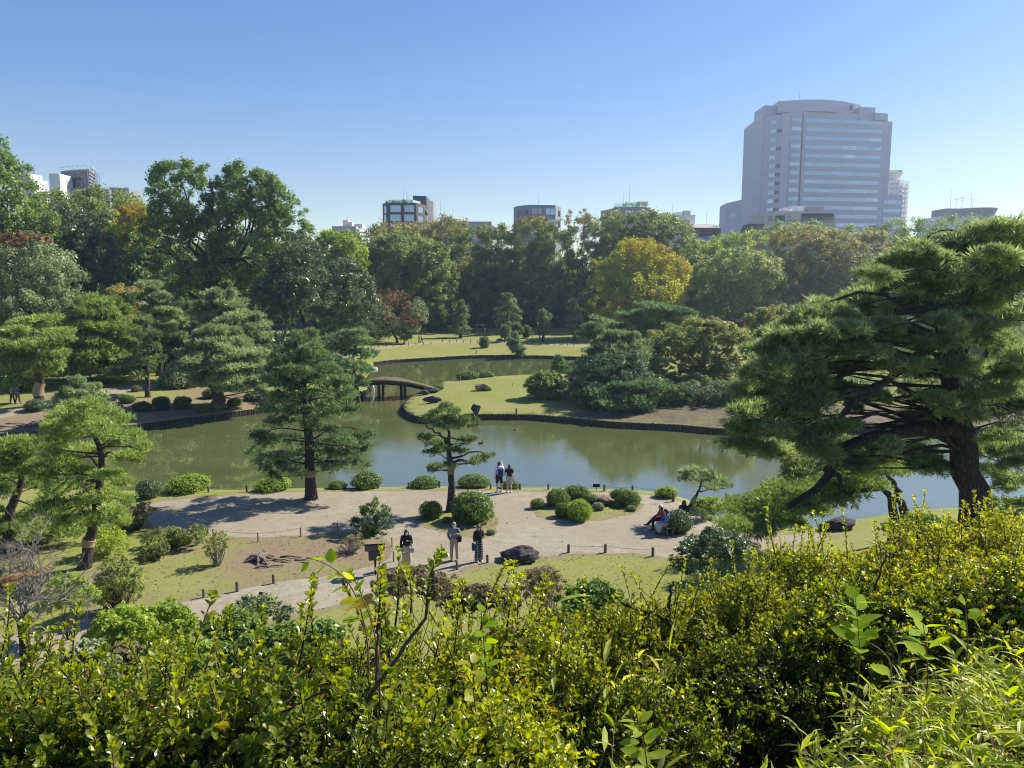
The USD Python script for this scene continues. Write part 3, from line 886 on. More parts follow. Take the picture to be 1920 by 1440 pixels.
def pine_limbs(spine, rad, pads, rng, limb=0.35, sides=8, drop=0.1, twigs=2, reach=99.0):
    parts = [tube(spine, rad, sides)]
    z = spine[:, 2]
    for p in pads:
        c = p[:3] - [0, 0, p[5] * 0.35]
        dist = np.hypot(spine[:, 0] - c[0], spine[:, 1] - c[1])
        aim = c[2] + rng.uniform(-0.05, 0.25) * dist.min() - drop * dist.min()
        k = int(np.argmin(np.abs(z - aim) + 0.15 * dist))
        s = spine[k]
        ln = np.linalg.norm(c - s)
        if ln < 0.15 or ln > reach:
            continue
        m = (s + c) / 2 + rng.normal(size=3) * 0.08 * ln + [0, 0, 0.06 * ln]
        cv = spline([s, s * 0.7 + m * 0.3 + rng.normal(size=3) * 0.03 * ln, m, c], 8)
        r0 = min(rad[k] * 0.55, limb * (0.04 + 0.045 * ln))
        parts.append(tube(cv, np.linspace(r0, r0 * 0.25, 8), 6))
        for _ in range(twigs):
            e = c + rng.uniform(-0.7, 0.7, 3) * p[3:6] * [1, 1, 0.4]
            parts.append(tube(crooked(cv[5], e, 4, rng, 0.15), np.linspace(r0 * 0.4, r0 * 0.12, 4), 5))
    return cat(parts)[:2]


def pine(name, label, D, spine_px, r0, pads, mat, seed, per_m2=30, length=0.2, needles=8, width=0.07, bark_mat='pine_bark', group=None, extra=(), wrap=None, base_tint=0.5, cate='pine tree', spread=0.7, under=0.25,
         limb=0.35, twigs=2, tvar=0.2, reach=99.0, tilt=0.17):
    """spine_px: the trunk's line from the ground up, (px, py[, depth offset])."""
    rng = np.random.default_rng(seed)
    sp = [PT(s[0], s[1], D + (s[2] if len(s) > 2 else 0)) for s in spine_px]
    base = at(sp[0][0], sp[0][1])
    sp[0] = base - [0, 0, 0.25]
    n = 16
    spine = spline(sp, n)
    spine[1:-1] += rng.normal(size=(n - 2, 3)) * r0 * 0.14
    rad = np.interp(np.linspace(0, 1, n), [0, 0.05, 0.14, 0.6, 1], [1.55, 1.2, 1.0, 0.68, 0.22]) * r0
    P = pads(D, rng) if callable(pads) else pads
    t = thing(name, label, cate, base, group=group)
    parts = [pine_limbs(spine, rad, P, rng, limb, twigs=twigs, reach=reach)]
    for line, ra in extra:
        q = spline([PT(a[0], a[1], D + (a[2] if len(a) > 2 else 0)) for a in line], 14)
        q[1:-1] += rng.normal(size=(12, 3)) * ra * 0.35
        parts.append(tube(q, np.linspace(ra, ra * 0.35, 14), 8))
    put(t, 'trunk', cat(parts)[:2], bark_mat, smooth=True, offset=base)
    pine_crown(t, P, per_m2, length, mat, rng, base, needles, width, spread, under, base_tint, tvar, 6, tilt)
    if wrap:
        lo, hi = wrap
        zz = np.linspace(lo, hi, 4)
        cen = np.stack([np.interp(zz, spine[:, 2] - base[2], spine[:, k]) for k in range(3)], 1)
        rr = np.interp(zz, spine[:, 2] - base[2], rad) * 1.14 + 0.012
        put(t, 'straw_wrap', tube(cen, rr, 12), 'straw', smooth=40, offset=base, label='band of straw matting wrapped round the trunk')
    return t


def bush(name, label, D, spec, mat, n, size, seed, group=None, clump=0.2, tb=0.5, spread=0.25, cate='bush', flat=0.9, inner=0.15, twigs=0, twig_mat='dark_twig', density=1.0):
    rng = np.random.default_rng(seed)
    L = lobes_px(spec, D, rng, 0.95, 0.2)
    g = at(L[:, 0].mean(), D)
    lift = g[2] - (L[:, 2] - L[:, 5]).min()
    if lift > 0.05:
        L[:, 2] += lift * 0.9
    t = thing(name, label, cate, g, group=group)
    P = leaf_crown(t, 'foliage', L, n * 1.8, size * 0.85, mat, rng, g, clump, 0.6, inner, spread, tb, density, 0.5, flat)
    k = max(twigs, 10)
    idx = rng.choice(len(P), min(k, len(P)), replace=False)
    st = [tube(crooked(g + [rng.normal() * .08, rng.normal() * .08, -0.03], P[i], 6, rng, 0.12), np.linspace(0.018, 0.004, 6), 5) for i in idx]
    put(t, 'stems', cat(st)[:2], twig_mat, offset=g, kind='stuff')
    return t
# ------------------------------------------------------------------ the wood round the garden, from left to right
tree('camphor_tree', 'tall dense dark green tree cut off by the left edge of the photo', 100, [(-15, 400, 80, 120), (35, 480, 72, 85), (-40, 335, 70, 90), (15, 345, 44, 66), (60, 430, 45, 60), (-10, 300, 30, 26)], 'leaf_camphor', 15000, 0.26, 11, r0=0.5, clump=0.24)
tree('broadleaf_tree', 'brownish green rounded tree below the scaffolded building', 150, [(130, 405, 70, 46), (195, 398, 75, 40), (255, 425, 50, 45), (95, 430, 50, 60), (170, 440, 90, 55), (80, 385, 30, 24)], 'leaf_oak', 13000, 0.32, 12, r0=0.4, clump=0.2)
tree('ginkgo_tree', 'golden yellow autumn tree beside the tall camphor tree', 138, [(250, 425, 38, 32), (222, 465, 32, 40), (262, 470, 28, 50), (240, 500, 40, 40)], 'leaf_ginkgo', 6000, 0.28, 13, r0=0.3,
     accents=[('golden_foliage', 'bright golden top of the tree', [(255, 405, 30, 22), (225, 440, 26, 20)], 'leaf_gold', 1300)])
tree('magnolia_tree', 'very dark glossy leaved evergreen behind the grey green left tree', 104, [(118, 430, 52, 45), (160, 475, 62, 50), (185, 525, 48, 48), (108, 490, 48, 52), (150, 545, 60, 45), (205, 500, 26, 30)], 'leaf_dark', 12000, 0.22, 14, r0=0.3, clump=0.22)
tree('cherry_tree', 'grey green dome shaped tree with a reddish top at the left edge', 86, [(55, 505, 85, 55), (100, 540, 58, 55), (5, 545, 75, 70), (60, 575, 80, 45)], 'leaf_grey', 15000, 0.2, 15, r0=0.3, clump=0.2, bottom=0.7,
     accents=[('red_top', 'reddish autumn leaves at the top', [(45, 448, 44, 12), (15, 455, 30, 11)], 'leaf_red', 700)])
tree('camphor_tree', 'giant twin stemmed camphor tree that towers over the left bank', 110,
     [(340, 338, 56, 34), (303, 365, 30, 34), (392, 340, 34, 34), (330, 405, 60, 42), (365, 455, 62, 42), (300, 450, 34, 40), (408, 400, 38, 42), (452, 345, 54, 36), (508, 375, 50, 42), (545, 420, 44, 44), (470, 410, 60, 42),
      (562, 465, 30, 44), (505, 465, 54, 44), (440, 480, 52, 44), (400, 520, 56, 36), (330, 500, 50, 40), (470, 530, 50, 36)], 'leaf_camphor', 34000, 0.24, 16, base=(338, 600), r0=0.75, clump=0.3, density=0.8, inner=0.1, bottom=0.3)
tree('magnolia_tree', 'dark glossy tree in front of the right flank of the giant camphor', 100, [(560, 490, 48, 46), (590, 530, 34, 56), (535, 550, 50, 56), (600, 570, 26, 36), (500, 560, 40, 44)], 'leaf_dark', 11000, 0.2, 17, base=(592, 655), r0=0.3, clump=0.24, spread=0.32, base_tint=0.58)
tree('leaning_tree', 'dark tree with a pale leaning trunk behind the left bank pines', 96, [(545, 560, 34, 30), (560, 535, 30, 30), (530, 590, 26, 22)], 'leaf_dark', 3500, 0.2, 18, base=(512, 668), r0=0.26, bark_mat='pale_bark')
tree('broadleaf_tree', 'bright green round topped tree between giant camphor and dark apartment block', 146, [(640, 468, 46, 34), (612, 455, 34, 24), (668, 490, 22, 28), (630, 505, 46, 30), (655, 450, 25, 18)], 'leaf_bright', 7500, 0.27, 19, r0=0.3, clump=0.22, base_tint=0.36)
tree('evergreen_oak', 'dark grey green dome of a tree left of the red cherry', 128, [(648, 545, 54, 52), (686, 590, 28, 44), (618, 580, 42, 58), (660, 600, 46, 40), (640, 510, 30, 24)], 'leaf_dark', 9500, 0.24, 20, r0=0.3, clump=0.18, base_tint=0.62)
tree('cherry_tree', 'small cherry tree with red and silvery leaves at the edge of the far lawn', 137, [(702, 592, 30, 32), (782, 594, 20, 32), (722, 612, 40, 18), (690, 570, 22, 22)], 'leaf_grey', 4800, 0.2, 21, base=(745, 640), r0=0.22, clump=0.3,
     accents=[('red_foliage', 'red and orange autumn foliage', [(738, 568, 32, 22), (752, 592, 36, 26), (722, 556, 20, 14), (760, 610, 26, 14)], 'leaf_red', 1700)])
tree('broadleaf_tree', 'broad round green tree below the dark grey apartment block', 160, [(740, 478, 58, 34), (802, 498, 50, 44), (722, 525, 48, 54), (790, 545, 58, 44), (838, 528, 24, 38), (760, 455, 45, 20)], 'leaf_oak', 15000, 0.28, 22, r0=0.4, clump=0.22, base=(780, 600))
tree('broadleaf_tree', 'brownish treetop behind the round green tree and below the dark block', 178, [(735, 440, 50, 20), (795, 436, 45, 22), (845, 432, 40, 24), (700, 455, 30, 22), (840, 470, 45, 34)], 'leaf_olive', 8000, 0.3, 23, r0=0.3, base_tint=0.4)
tree('open_tree', 'open airy tree with visible forked trunks left of the grey apartment block', 170, [(880, 446, 40, 28), (925, 452, 36, 32), (872, 495, 36, 40), (925, 510, 40, 44), (890, 550, 44, 34), (945, 555, 36, 36)], 'leaf_oak', 9000, 0.26, 24, r0=0.3, clump=0.3, density=0.75, base_tint=0.42, base=(850, 606))
tree('open_tree', 'tall tree tinged orange at the top in front of the grey apartment block', 173, [(1000, 440, 50, 30), (966, 475, 40, 42), (1034, 470, 40, 42), (1000, 520, 56, 46), (960, 540, 40, 40), (1045, 430, 22, 22)], 'leaf_oak', 11000, 0.27, 25, r0=0.32, clump=0.26, base_tint=0.42,
     accents=[('orange_top', 'orange tinged leaves at the top', [(1004, 416, 30, 10), (985, 425, 22, 10)], 'leaf_red', 500)])
tree('open_tree', 'sparse tall tree with the sky showing through right of the grey block', 171, [(1088, 415, 28, 22), (1075, 455, 28, 32), (1100, 490, 28, 36), (1070, 520, 34, 36)], 'leaf_olive', 3600, 0.25, 26, r0=0.25, clump=0.34, density=0.6, inner=0.05, base_tint=0.35)
tree('broadleaf_tree', 'large green tree behind the yellow ginkgo below the tan building', 172, [(1150, 430, 54, 28), (1212, 438, 60, 36), (1272, 468, 40, 48), (1158, 485, 50, 48), (1115, 520, 42, 50), (1230, 415, 45, 16), (1290, 510, 36, 40)], 'leaf_oak', 15000, 0.29, 27, r0=0.4, clump=0.22, base_tint=0.45)
tree('ginkgo_tree', 'large ginkgo turning yellow at the back of the far lawn', 150, [(1195, 488, 52, 36), (1252, 520, 42, 42), (1150, 525, 44, 40), (1212, 555, 66, 42), (1130, 498, 20, 18), (1175, 585, 56, 30), (1270, 550, 28, 30)], 'leaf_ginkgo', 15000, 0.24, 28, base=(1215, 625), r0=0.4, clump=0.22, base_tint=0.5,
     accents=[('golden_foliage', 'golden upper right side of the crown', [(1205, 462, 40, 14), (1262, 500, 30, 26), (1230, 480, 36, 20)], 'leaf_gold', 2200)])
tree('broadleaf_tree', 'fresh green treetop below the dark building with the glass roof', 178, [(1322, 472, 48, 26), (1392, 458, 46, 24), (1350, 500, 60, 34)], 'leaf_bright', 7000, 0.3, 29, r0=0.3, base_tint=0.34)
tree('broadleaf_tree', 'yellowish green tree with a pale trunk right of the ginkgo', 154, [(1388, 498, 56, 32), (1340, 520, 42, 38), (1432, 530, 42, 42), (1380, 555, 64, 40)], 'leaf_oak', 10500, 0.26, 30, base=(1402, 612), r0=0.32, bark_mat='pale_bark', clump=0.25, base_tint=0.6)
tree('broadleaf_tree', 'broad olive brown tree below the office tower', 162, [(1500, 452, 58, 28), (1560, 478, 68, 42), (1490, 508, 52, 48), (1625, 470, 48, 38), (1655, 505, 40, 46), (1560, 530, 70, 44)], 'leaf_olive', 14000, 0.29, 31, r0=0.4, clump=0.22, base_tint=0.4)
tree('broadleaf_tree', 'dark green treetops in front of the beige low rise', 186, [(1500, 432, 52, 16), (1450, 440, 36, 14), (1545, 438, 40, 16), (1600, 448, 50, 20)], 'leaf_camphor', 5500, 0.3, 32, r0=0.3)
tree('broadleaf_tree', 'dark rounded treetops at the foot of the tower on the right', 170, [(1700, 425, 40, 16), (1745, 430, 36, 18), (1670, 442, 40, 20), (1720, 460, 60, 34)], 'leaf_camphor', 6500, 0.28, 33, r0=0.3)
tree('broadleaf_tree', 'dark green trees below the round white building at the right edge', 168, [(1800, 420, 44, 18), (1850, 428, 50, 22), (1905, 440, 44, 24), (1800, 460, 70, 36), (1880, 480, 70, 40)], 'leaf_camphor', 9000, 0.28, 34, r0=0.35)
# dark trees that fill the wood's depth between the named crowns
rng = np.random.default_rng(77)
fill_labels = ['shaded dark tree in the depth of the wood behind the left bank', 'shaded dark tree behind the giant camphor tree', 'shaded dark tree behind the bright round tree', 'shaded dark tree deep in the wood behind the red cherry',
               'shaded dark tree deep in the wood behind the lawn pines', 'shaded dark tree deep in the wood left of the ginkgo', 'shaded dark tree in the wood behind the ginkgo', 'shaded dark tree in the wood right of the ginkgo',
               'shaded dark tree deep in the wood below the beige low rise', 'shaded dark tree deep in the wood below the office tower', 'shaded dark tree in the wood behind the big pine', 'shaded dark tree in the wood at the right edge',
               'shaded dark tree at the left edge behind the magnolia', 'shaded dark tree under the left flank of the giant camphor', 'shaded dark tree behind the golden autumn tree', 'shaded dark tree straight behind the giant camphor\'s trunk', 'shaded dark tree under the right flank of the giant camphor', 'shaded dark tree behind the grey green dome shaped tree', 'shaded dark tree behind the leaning trunk', 'shaded dark tree behind the grey green dome left of the cherry', 'shaded dark tree behind the broad round green tree', 'shaded dark tree behind the open airy tree', 'shaded dark tree behind the sparse tall tree', 'shaded dark tree far behind the orange tinged tall tree']
fill0 = None
for i, (px, D, sc) in enumerate([(180, 165, 1.0), (420, 150, 1.1), (590, 172, 0.95), (700, 190, 1.0), (860, 186, 0.92), (1000, 190, 0.98), (1160, 188, 1.0), (1290, 180, 0.9), (1440, 176, 0.92), (1560, 182, 1.0), (1690, 180, 0.95), (1830, 184, 1.0), (30, 135, 1.05), (300, 138, 1.1), (240, 150, 1.1), (370, 132, 1.0), (470, 128, 0.9), (130, 128, 1.0), (545, 150, 1.0), (650, 172, 0.95), (820, 182, 0.98), (915, 181, 1.0), (1065, 183, 1.0), (960, 192, 1.0)]):
    q = PT(px, 560, D)
    b = at(q[0], D)
    if fill0 is None:
        L = np.array([[0, 0, 10, 5.5, 5.5, 5], [3.5, 1, 8, 4.5, 4.5, 4.5], [-3.5, -1, 8, 4.5, 4.5, 4.5], [0, 2, 14.5, 4, 4, 3.5], [1, -3, 6, 5, 4, 4]])
        fill0 = thing('shaded_tree', fill_labels[0], 'tree', b)
        put(fill0, 'trunk', trunk_and_limbs(np.zeros(3), L, 0.35, rng), 'tree_bark', smooth=True)
        leaf_crown(fill0, 'crown', L, 16000, 0.25, 'leaf_camphor', rng, clump=0.22)
    else:
        copy_of(fill0, 'shaded_tree', fill_labels[i], b, rng.uniform(0, 6.28), scale=(sc, sc, sc * rng.uniform(0.95, 1.1)))
# undergrowth along the wood's foot
und = None
spots = [(600, 128), (640, 132), (690, 142), (720, 152), (830, 168), (880, 170), (920, 171), (990, 172), (1040, 172), (1110, 170), (1150, 168), (1200, 164), (1260, 162), (1310, 160), (1360, 158), (1420, 160), (1480, 160), (1540, 158), (230, 100), (300, 104), (360, 103), (430, 102), (470, 100), (170, 95), (110, 90), (20, 84), (520, 104), (560, 108), (330, 96), (400, 92)]
for i, (px, D) in enumerate(spots):
    q = PT(px, 600, D)
    b = at(q[0], D)
    if und is None:
        L = np.array([[0, 0, 1.6, 2.6, 2.2, 1.8], [2, .6, 1.2, 1.9, 1.8, 1.4], [-2, -.4, 1.3, 2.0, 1.8, 1.5]])
        und = thing('undergrowth_bush', 'dark evergreen bush in the undergrowth at the wood\'s foot', 'bush', b, group='dark bushes along the foot of the wood')
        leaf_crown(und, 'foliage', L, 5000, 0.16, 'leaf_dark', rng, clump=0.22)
    else:
        copy_of(und, 'undergrowth_bush', 'dark evergreen bush in the undergrowth at the wood\'s foot', b, rng.uniform(0, 6.28), 'dark bushes along the foot of the wood', scale=rng.uniform(0.75, 1.25))
# ------------------------------------------------------------------ pines of the left bank
T = lambda tiers, th=11, fill=1.0: (lambda D, rng: tiers_to_pads(tiers, D, rng, th, fill))
Pd = lambda spec, jit=1.0: (lambda D, rng: pads_px(spec, D, rng, jit))
pine('pine_tree', 'bright green pine with a curved bare trunk and straw band at the left bank', 69, [(73, 770), (72, 735), (75, 715), (68, 690), (66, 660), (62, 625)], 0.42,
     Pd([(62, 605, 55, 12), (30, 625, 48, 14), (98, 628, 46, 13), (20, 655, 48, 14), (70, 648, 50, 14), (100, 668, 36, 12), (40, 680, 44, 14), (90, 690, 34, 12), (8, 690, 36, 14), (66, 700, 30, 9), (110, 640, 30, 11)], 2.6), 'needle_bright', 51, 37, 0.36, 9, 0.085, wrap=(1.0, 2.1))
pine('pine_tree', 'large spreading bright green pine in the middle of the left bank', 82, [(143, 728), (144, 690), (146, 650), (150, 610), (160, 575)], 0.42,
     T([(566, 140, 225), (584, 118, 240), (606, 100, 252), (632, 84, 262), (660, 92, 268), (688, 118, 262)], 12, 1.3), 'needle_bright', 52, 33, 0.39, 9, 0.085)
pine('pine_tree', 'slim green pine with a thin straight trunk by the gravel bank path', 75, [(277, 740), (275, 700), (271, 660), (273, 625), (276, 600)], 0.24,
     T([(606, 250, 292), (628, 243, 305), (652, 238, 308), (676, 232, 312), (698, 205, 290)], 10, 1.1), 'needle_green', 53, 37, 0.36, 9, 0.085)
pine('pine_tree', 'big grey green layered pine with a stout dark trunk on the left bank', 71, [(409, 745), (406, 705), (410, 680), (404, 650), (400, 625)], 0.62,
     T([(622, 362, 452), (640, 345, 482), (660, 332, 502), (682, 322, 508), (704, 350, 512), (722, 395, 505)], 11, 1.4), 'needle_grey', 54, 39, 0.34, 9, 0.085, tvar=0.22)
pine('pine_tree', 'tall grey green pine behind the big layered pine', 86, [(430, 720), (428, 660), (424, 600), (420, 560)], 0.36,
     T([(553, 378, 448), (570, 362, 470), (592, 352, 492), (614, 400, 508), (634, 440, 512), (656, 450, 512)], 11, 1.3), 'needle_grey', 55, 33, 0.39, 9, 0.085, base_tint=0.45)
pine('pine_tree', 'pale grey green pine with bare grey branches left of the tall layered pine', 88, [(300, 715), (298, 640), (290, 590), (285, 545)], 0.34,
     T([(538, 252, 308), (558, 246, 322), (584, 264, 345), (606, 280, 352), (628, 300, 352)], 10, 1.2), 'needle_grey', 56, 33, 0.39, 9, 0.085)
pine('pine_tree', 'small rounded grey green pine at the water\'s edge behind the yellow green pine', 63, [(142, 805), (143, 770), (140, 740), (138, 715)], 0.2,
     T([(714, 122, 165), (730, 108, 188), (748, 96, 202), (768, 88, 205), (788, 78, 200)], 9, 1.2), 'needle_grey', 57, 48, 0.29, 9, 0.085)
pine('pine_tree', 'green pine with two rounded heads beside the bridge', 79, [(672, 752), (668, 715), (662, 685), (668, 650)], 0.26,
     Pd([(625, 636, 30, 11), (650, 628, 26, 10), (672, 626, 22, 11), (678, 642, 28, 12), (640, 655, 34, 12), (668, 664, 32, 13), (684, 664, 14, 8), (650, 684, 32, 13), (676, 690, 28, 13), (640, 705, 26, 11), (668, 716, 30, 13), (655, 738, 24, 10)], 1.6),
     'needle_dark', 58, 39, 0.31, 9, 0.085, base_tint=0.62)
pine('pine_tree', 'soft green pine between the leaning trunk and the dark shore pine', 86, [(575, 700), (574, 670), (572, 640)], 0.22, T([(626, 548, 600), (640, 536, 612), (656, 540, 612), (672, 552, 604)], 9), 'needle_green', 59, 33, 0.36, 9, 0.085)

# ------------------------------------------------------------------ pines on the far lawn and the island
def lawn_pine(px, py, tiers, label, mat, seed, r0=0.16, th=7, tilt=0, name='pine_tree', per=34, ln=0.36, tint=0.5, fill=1.2):
    b = on_ground(px, py)
    D = b[1]
    top = min(t[0] for t in tiers)
    return pine(name, label, D, [(px, py), (px + tilt * 0.3, py * 0.6 + top * 0.4), (px + tilt, top + 3)], r0, T(tiers, th, fill), mat, seed, per, ln, 7, 0.11, base_tint=tint)


lawn_pine(864, 633, [(573, 856, 872), (582, 851, 878), (592, 847, 882), (602, 846, 885), (612, 844, 885), (620, 850, 886)], 'tall upright pine with a bare dark foot in the middle of the far lawn', 'needle_dark', 61, 0.32, tint=0.66)
lawn_pine(952, 625, [(558, 938, 962), (568, 932, 972), (580, 928, 976), (594, 924, 980), (606, 926, 981)], 'broad rounded grey green pine at the back of the far lawn', 'needle_grey', 62, 0.3, 8, tint=0.38)
lawn_pine(1018, 641, [(588, 1010, 1027), (598, 1004, 1034), (610, 1002, 1036), (622, 1000, 1034)], 'upright dark green pine right of the broad rounded pine', 'needle_dark', 63, 0.26, tint=0.66)
lawn_pine(1078, 640, [(570, 1068, 1082), (582, 1062, 1092), (596, 1058, 1096), (610, 1058, 1098), (622, 1066, 1092)], 'tall pine at the right end of the far lawn', 'needle_dark', 64, 0.28, tint=0.62)
lawn_pine(757, 645, [(619, 750, 766), (627, 746, 774), (635, 748, 772)], 'small leaning round pine beside the gravel path on the far lawn', 'needle_green', 65, 0.12, 5, 6)
lawn_pine(908, 652, [(637, 903, 913), (643, 899, 919), (648, 901, 917)], 'small round pine by itself above the pond\'s far bank', 'needle_green', 66, 0.1, 4)
lawn_pine(972, 668, [(630, 955, 975), (640, 946, 980), (650, 945, 984), (658, 956, 986), (664, 966, 984)], 'low twin headed pine standing right at the pond\'s far bank', 'needle_dark', 67, 0.16, 6, tint=0.6)
lawn_pine(946, 640, [(617, 938, 956), (623, 934, 960), (629, 938, 956)], 'low round pine left of three behind the twin headed pine', 'needle_green', 68, 0.1, 5)
lawn_pine(970, 636, [(612, 962, 978), (619, 958, 982), (625, 962, 980)], 'low round pine in the middle of three behind the twin headed pine', 'needle_green', 69, 0.1, 5)
lawn_pine(986, 634, [(616, 980, 994), (622, 977, 997), (628, 980, 994)], 'low round pine right of three behind the twin headed pine', 'needle_green', 70, 0.1, 5)

pine('pine_tree', 'huge dark spreading pine that overhangs the island\'s front bank', 77, [(1158, 772), (1150, 735), (1140, 705), (1158, 670), (1166, 640)], 0.5,
     T([(630, 1128, 1205), (645, 1105, 1228), (662, 1088, 1240), (682, 1074, 1244), (702, 1064, 1246), (724, 1066, 1240), (746, 1078, 1225)], 12, 1.3), 'needle_grey', 71, 33, 0.36, 9, 0.085, base_tint=0.36,
     extra=[([(1158, 772), (1140, 715), (1110, 697), (1080, 705)], 0.3)])
pine('pine_tree', 'low dark pine drooping to the water below the huge island pine', 70, [(1195, 786), (1192, 760), (1188, 735)], 0.22,
     Pd([(1170, 728, 48, 15), (1210, 728, 46, 15), (1140, 742, 46, 15), (1185, 748, 52, 16), (1228, 752, 42, 15), (1110, 755, 38, 13), (1160, 765, 48, 15), (1205, 770, 46, 14), (1240, 775, 30, 12), (1128, 775, 36, 12), (1178, 785, 44, 13), (1208, 792, 30, 11), (1150, 788, 30, 11), (1196, 803, 26, 10), (1092, 740, 30, 12)], 1.6), 'needle_dark', 72, 44, 0.31, 9, 0.085, base_tint=0.45)
pine('pine_tree', 'flat topped layered pine behind the island maple', 101, [(1230, 690), (1232, 650), (1236, 610), (1238, 580)], 0.36,
     Pd([(1238, 576, 48, 8), (1270, 584, 36, 9), (1200, 590, 36, 8), (1290, 592, 24, 8), (1245, 596, 54, 10), (1195, 606, 40, 9), (1280, 605, 30, 9), (1235, 615, 52, 11), (1205, 625, 36, 10)], 2.0), 'needle_dark', 73, 26, 0.42, 9, 0.085, base_tint=0.62)
pine('pine_tree', 'low flat topped pine at the right end of the pond behind the island', 106, [(1130, 660), (1132, 630), (1134, 605)], 0.28,
     Pd([(1135, 604, 36, 7), (1155, 612, 26, 7), (1112, 613, 26, 7), (1134, 620, 44, 9), (1110, 632, 30, 9), (1150, 635, 30, 9)], 2.0), 'needle_dark', 74, 26, 0.42, 9, 0.085, base_tint=0.6)
pine('pine_tree', 'small dark pine behind the cloud pruned pine on the island', 98, [(1046, 700), (1046, 688), (1047, 676)], 0.12, T([(676, 1040, 1052), (684, 1034, 1058), (692, 1030, 1062)], 7), 'needle_dark', 75, 20, 0.4, 7, 0.1)
rng = np.random.default_rng(76)
q = on_ground(1022, 746)
bush('cloud_pruned_pine', 'dense cloud pruned pine on the island beside the huge dark pine', q[1], [(1015, 705, 20, 8), (1034, 704, 18, 8), (1001, 714, 16, 8), (1047, 713, 13, 8), (1020, 717, 26, 9), (995, 725, 14, 9), (1040, 725, 20, 10), (1012, 731, 24, 10), (1030, 738, 24, 9), (1003, 738, 16, 8)], 'needle_bright', 12000, 0.09, 76, tb=0.4, cate='pine tree', clump=0.26, inner=0.3, density=1.4)

# the maple on the island and its neighbours
tree('maple_tree', 'spreading maple with orange tinged top on the right of the island', 79,
     [(1320, 620, 66, 20), (1265, 638, 54, 24), (1372, 638, 52, 24), (1242, 665, 42, 24), (1398, 665, 30, 26), (1310, 655, 60, 26), (1350, 692, 54, 28), (1280, 698, 50, 26), (1236, 704, 36, 24), (1388, 705, 34, 28)], 'leaf_maple', 17000, 0.17, 81,
     base=(1322, 782), r0=0.34, clump=0.24, density=1.25, base_tint=0.34, inner=0.08, flat=0.6, spread=0.34, skirt=False, accents=[('orange_top', 'orange red leaves on the top right of the crown', [(1340, 608, 36, 8), (1378, 632, 28, 9)], 'leaf_red', 700)])
tree('broadleaf_tree', 'low green tree under the right boughs of the island maple', 74, [(1310, 735, 48, 24), (1268, 745, 42, 24), (1350, 740, 42, 26), (1300, 718, 36, 18), (1385, 745, 36, 24)], 'leaf_oak', 8500, 0.15, 82, base=(1293, 790), r0=0.14, clump=0.26, spread=0.3, base_tint=0.42, flat=0.6, skirt=False)
tree('maple_tree', 'yellow orange maple peeping out behind the left boughs of the big pine', 97, [(1430, 600, 32, 22), (1460, 585, 26, 16), (1415, 625, 28, 20), (1450, 620, 36, 24)], 'leaf_maple', 5000, 0.2, 83, base=(1440, 680), r0=0.2, base_tint=0.5, spread=0.3, skirt=False)

# ------------------------------------------------------------------ the near shore's pines
pine('pine_tree', 'dark green shore pine with straw band, throwing a long shadow on the plaza', 41.3, [(583, 935), (582, 895), (580, 850), (576, 800), (570, 745), (566, 700), (560, 655)], 0.30,
     Pd([(q[0], q[1], q[2] * 1.22, q[3] * 1.2) for q in [(562, 640, 22, 9), (545, 652, 22, 9), (585, 655, 24, 9), (560, 668, 32, 10), (606, 672, 20, 9), (530, 672, 20, 9), (585, 684, 34, 10), (622, 692, 20, 9), (520, 694, 24, 9), (556, 700, 32, 10), (600, 706, 34, 10), (640, 712, 22, 9), (505, 716, 22, 9), (540, 722, 32, 10),
         (618, 728, 32, 10), (650, 738, 20, 9), (498, 742, 20, 9), (530, 748, 30, 10), (590, 745, 30, 9), (634, 755, 28, 10), (508, 768, 24, 9), (560, 772, 34, 10), (612, 776, 30, 9), (656, 770, 14, 8), (530, 792, 26, 9), (590, 800, 28, 9), (624, 806, 18, 8),
         (486, 820, 18, 8), (508, 830, 24, 9), (545, 824, 28, 9), (600, 832, 24, 9), (645, 826, 26, 9), (676, 820, 18, 8), (690, 812, 8, 5), (480, 848, 18, 8), (515, 856, 28, 9), (556, 850, 26, 9), (620, 852, 30, 9), (660, 846, 26, 9), (686, 842, 10, 6),
         (494, 874, 24, 9), (535, 878, 26, 9), (630, 876, 28, 9), (664, 868, 22, 8), (600, 868, 22, 8), (512, 892, 16, 7), (560, 872, 20, 8)]], 1.5), 'needle_dark', 91, 70, 0.22, 11, 0.065,
     wrap=(1.3, 1.62), tilt=0.3, base_tint=0.55, tvar=0.24, limb=0.3)
pine('pine_tree', 'tray pruned pine with bare straight trunk and straw band in the plaza bed', 39.0, [(846, 962), (847, 920), (846, 880), (841, 845), (840, 815), (836, 785)], 0.21,
     Pd([(836, 764, 20, 9), (822, 774, 20, 8), (852, 774, 20, 8), (800, 786, 23, 8), (868, 788, 26, 9), (838, 786, 28, 8), (842, 800, 30, 7), (886, 798, 16, 6), (798, 822, 24, 9), (815, 834, 26, 9), (838, 842, 26, 8), (872, 828, 22, 8), (886, 822, 14, 7), (858, 846, 22, 7),
         (815, 848, 20, 7), (826, 876, 24, 8), (812, 882, 14, 7), (846, 872, 16, 7), (896, 864, 22, 9), (912, 858, 17, 8), (925, 853, 9, 5), (884, 868, 14, 6)], 0.8), 'needle_green', 92, 120, 0.18, 12, 0.06, wrap=(2.0, 2.4), base_tint=0.45, tilt=0.08, under=0.1, limb=0.5,
     extra=[([(846, 868), (862, 864), (880, 866), (900, 866)], 0.07), ([(842, 835), (826, 815), (806, 802), (797, 794)], 0.085), ([(842, 848), (855, 838), (872, 832)], 0.06)])
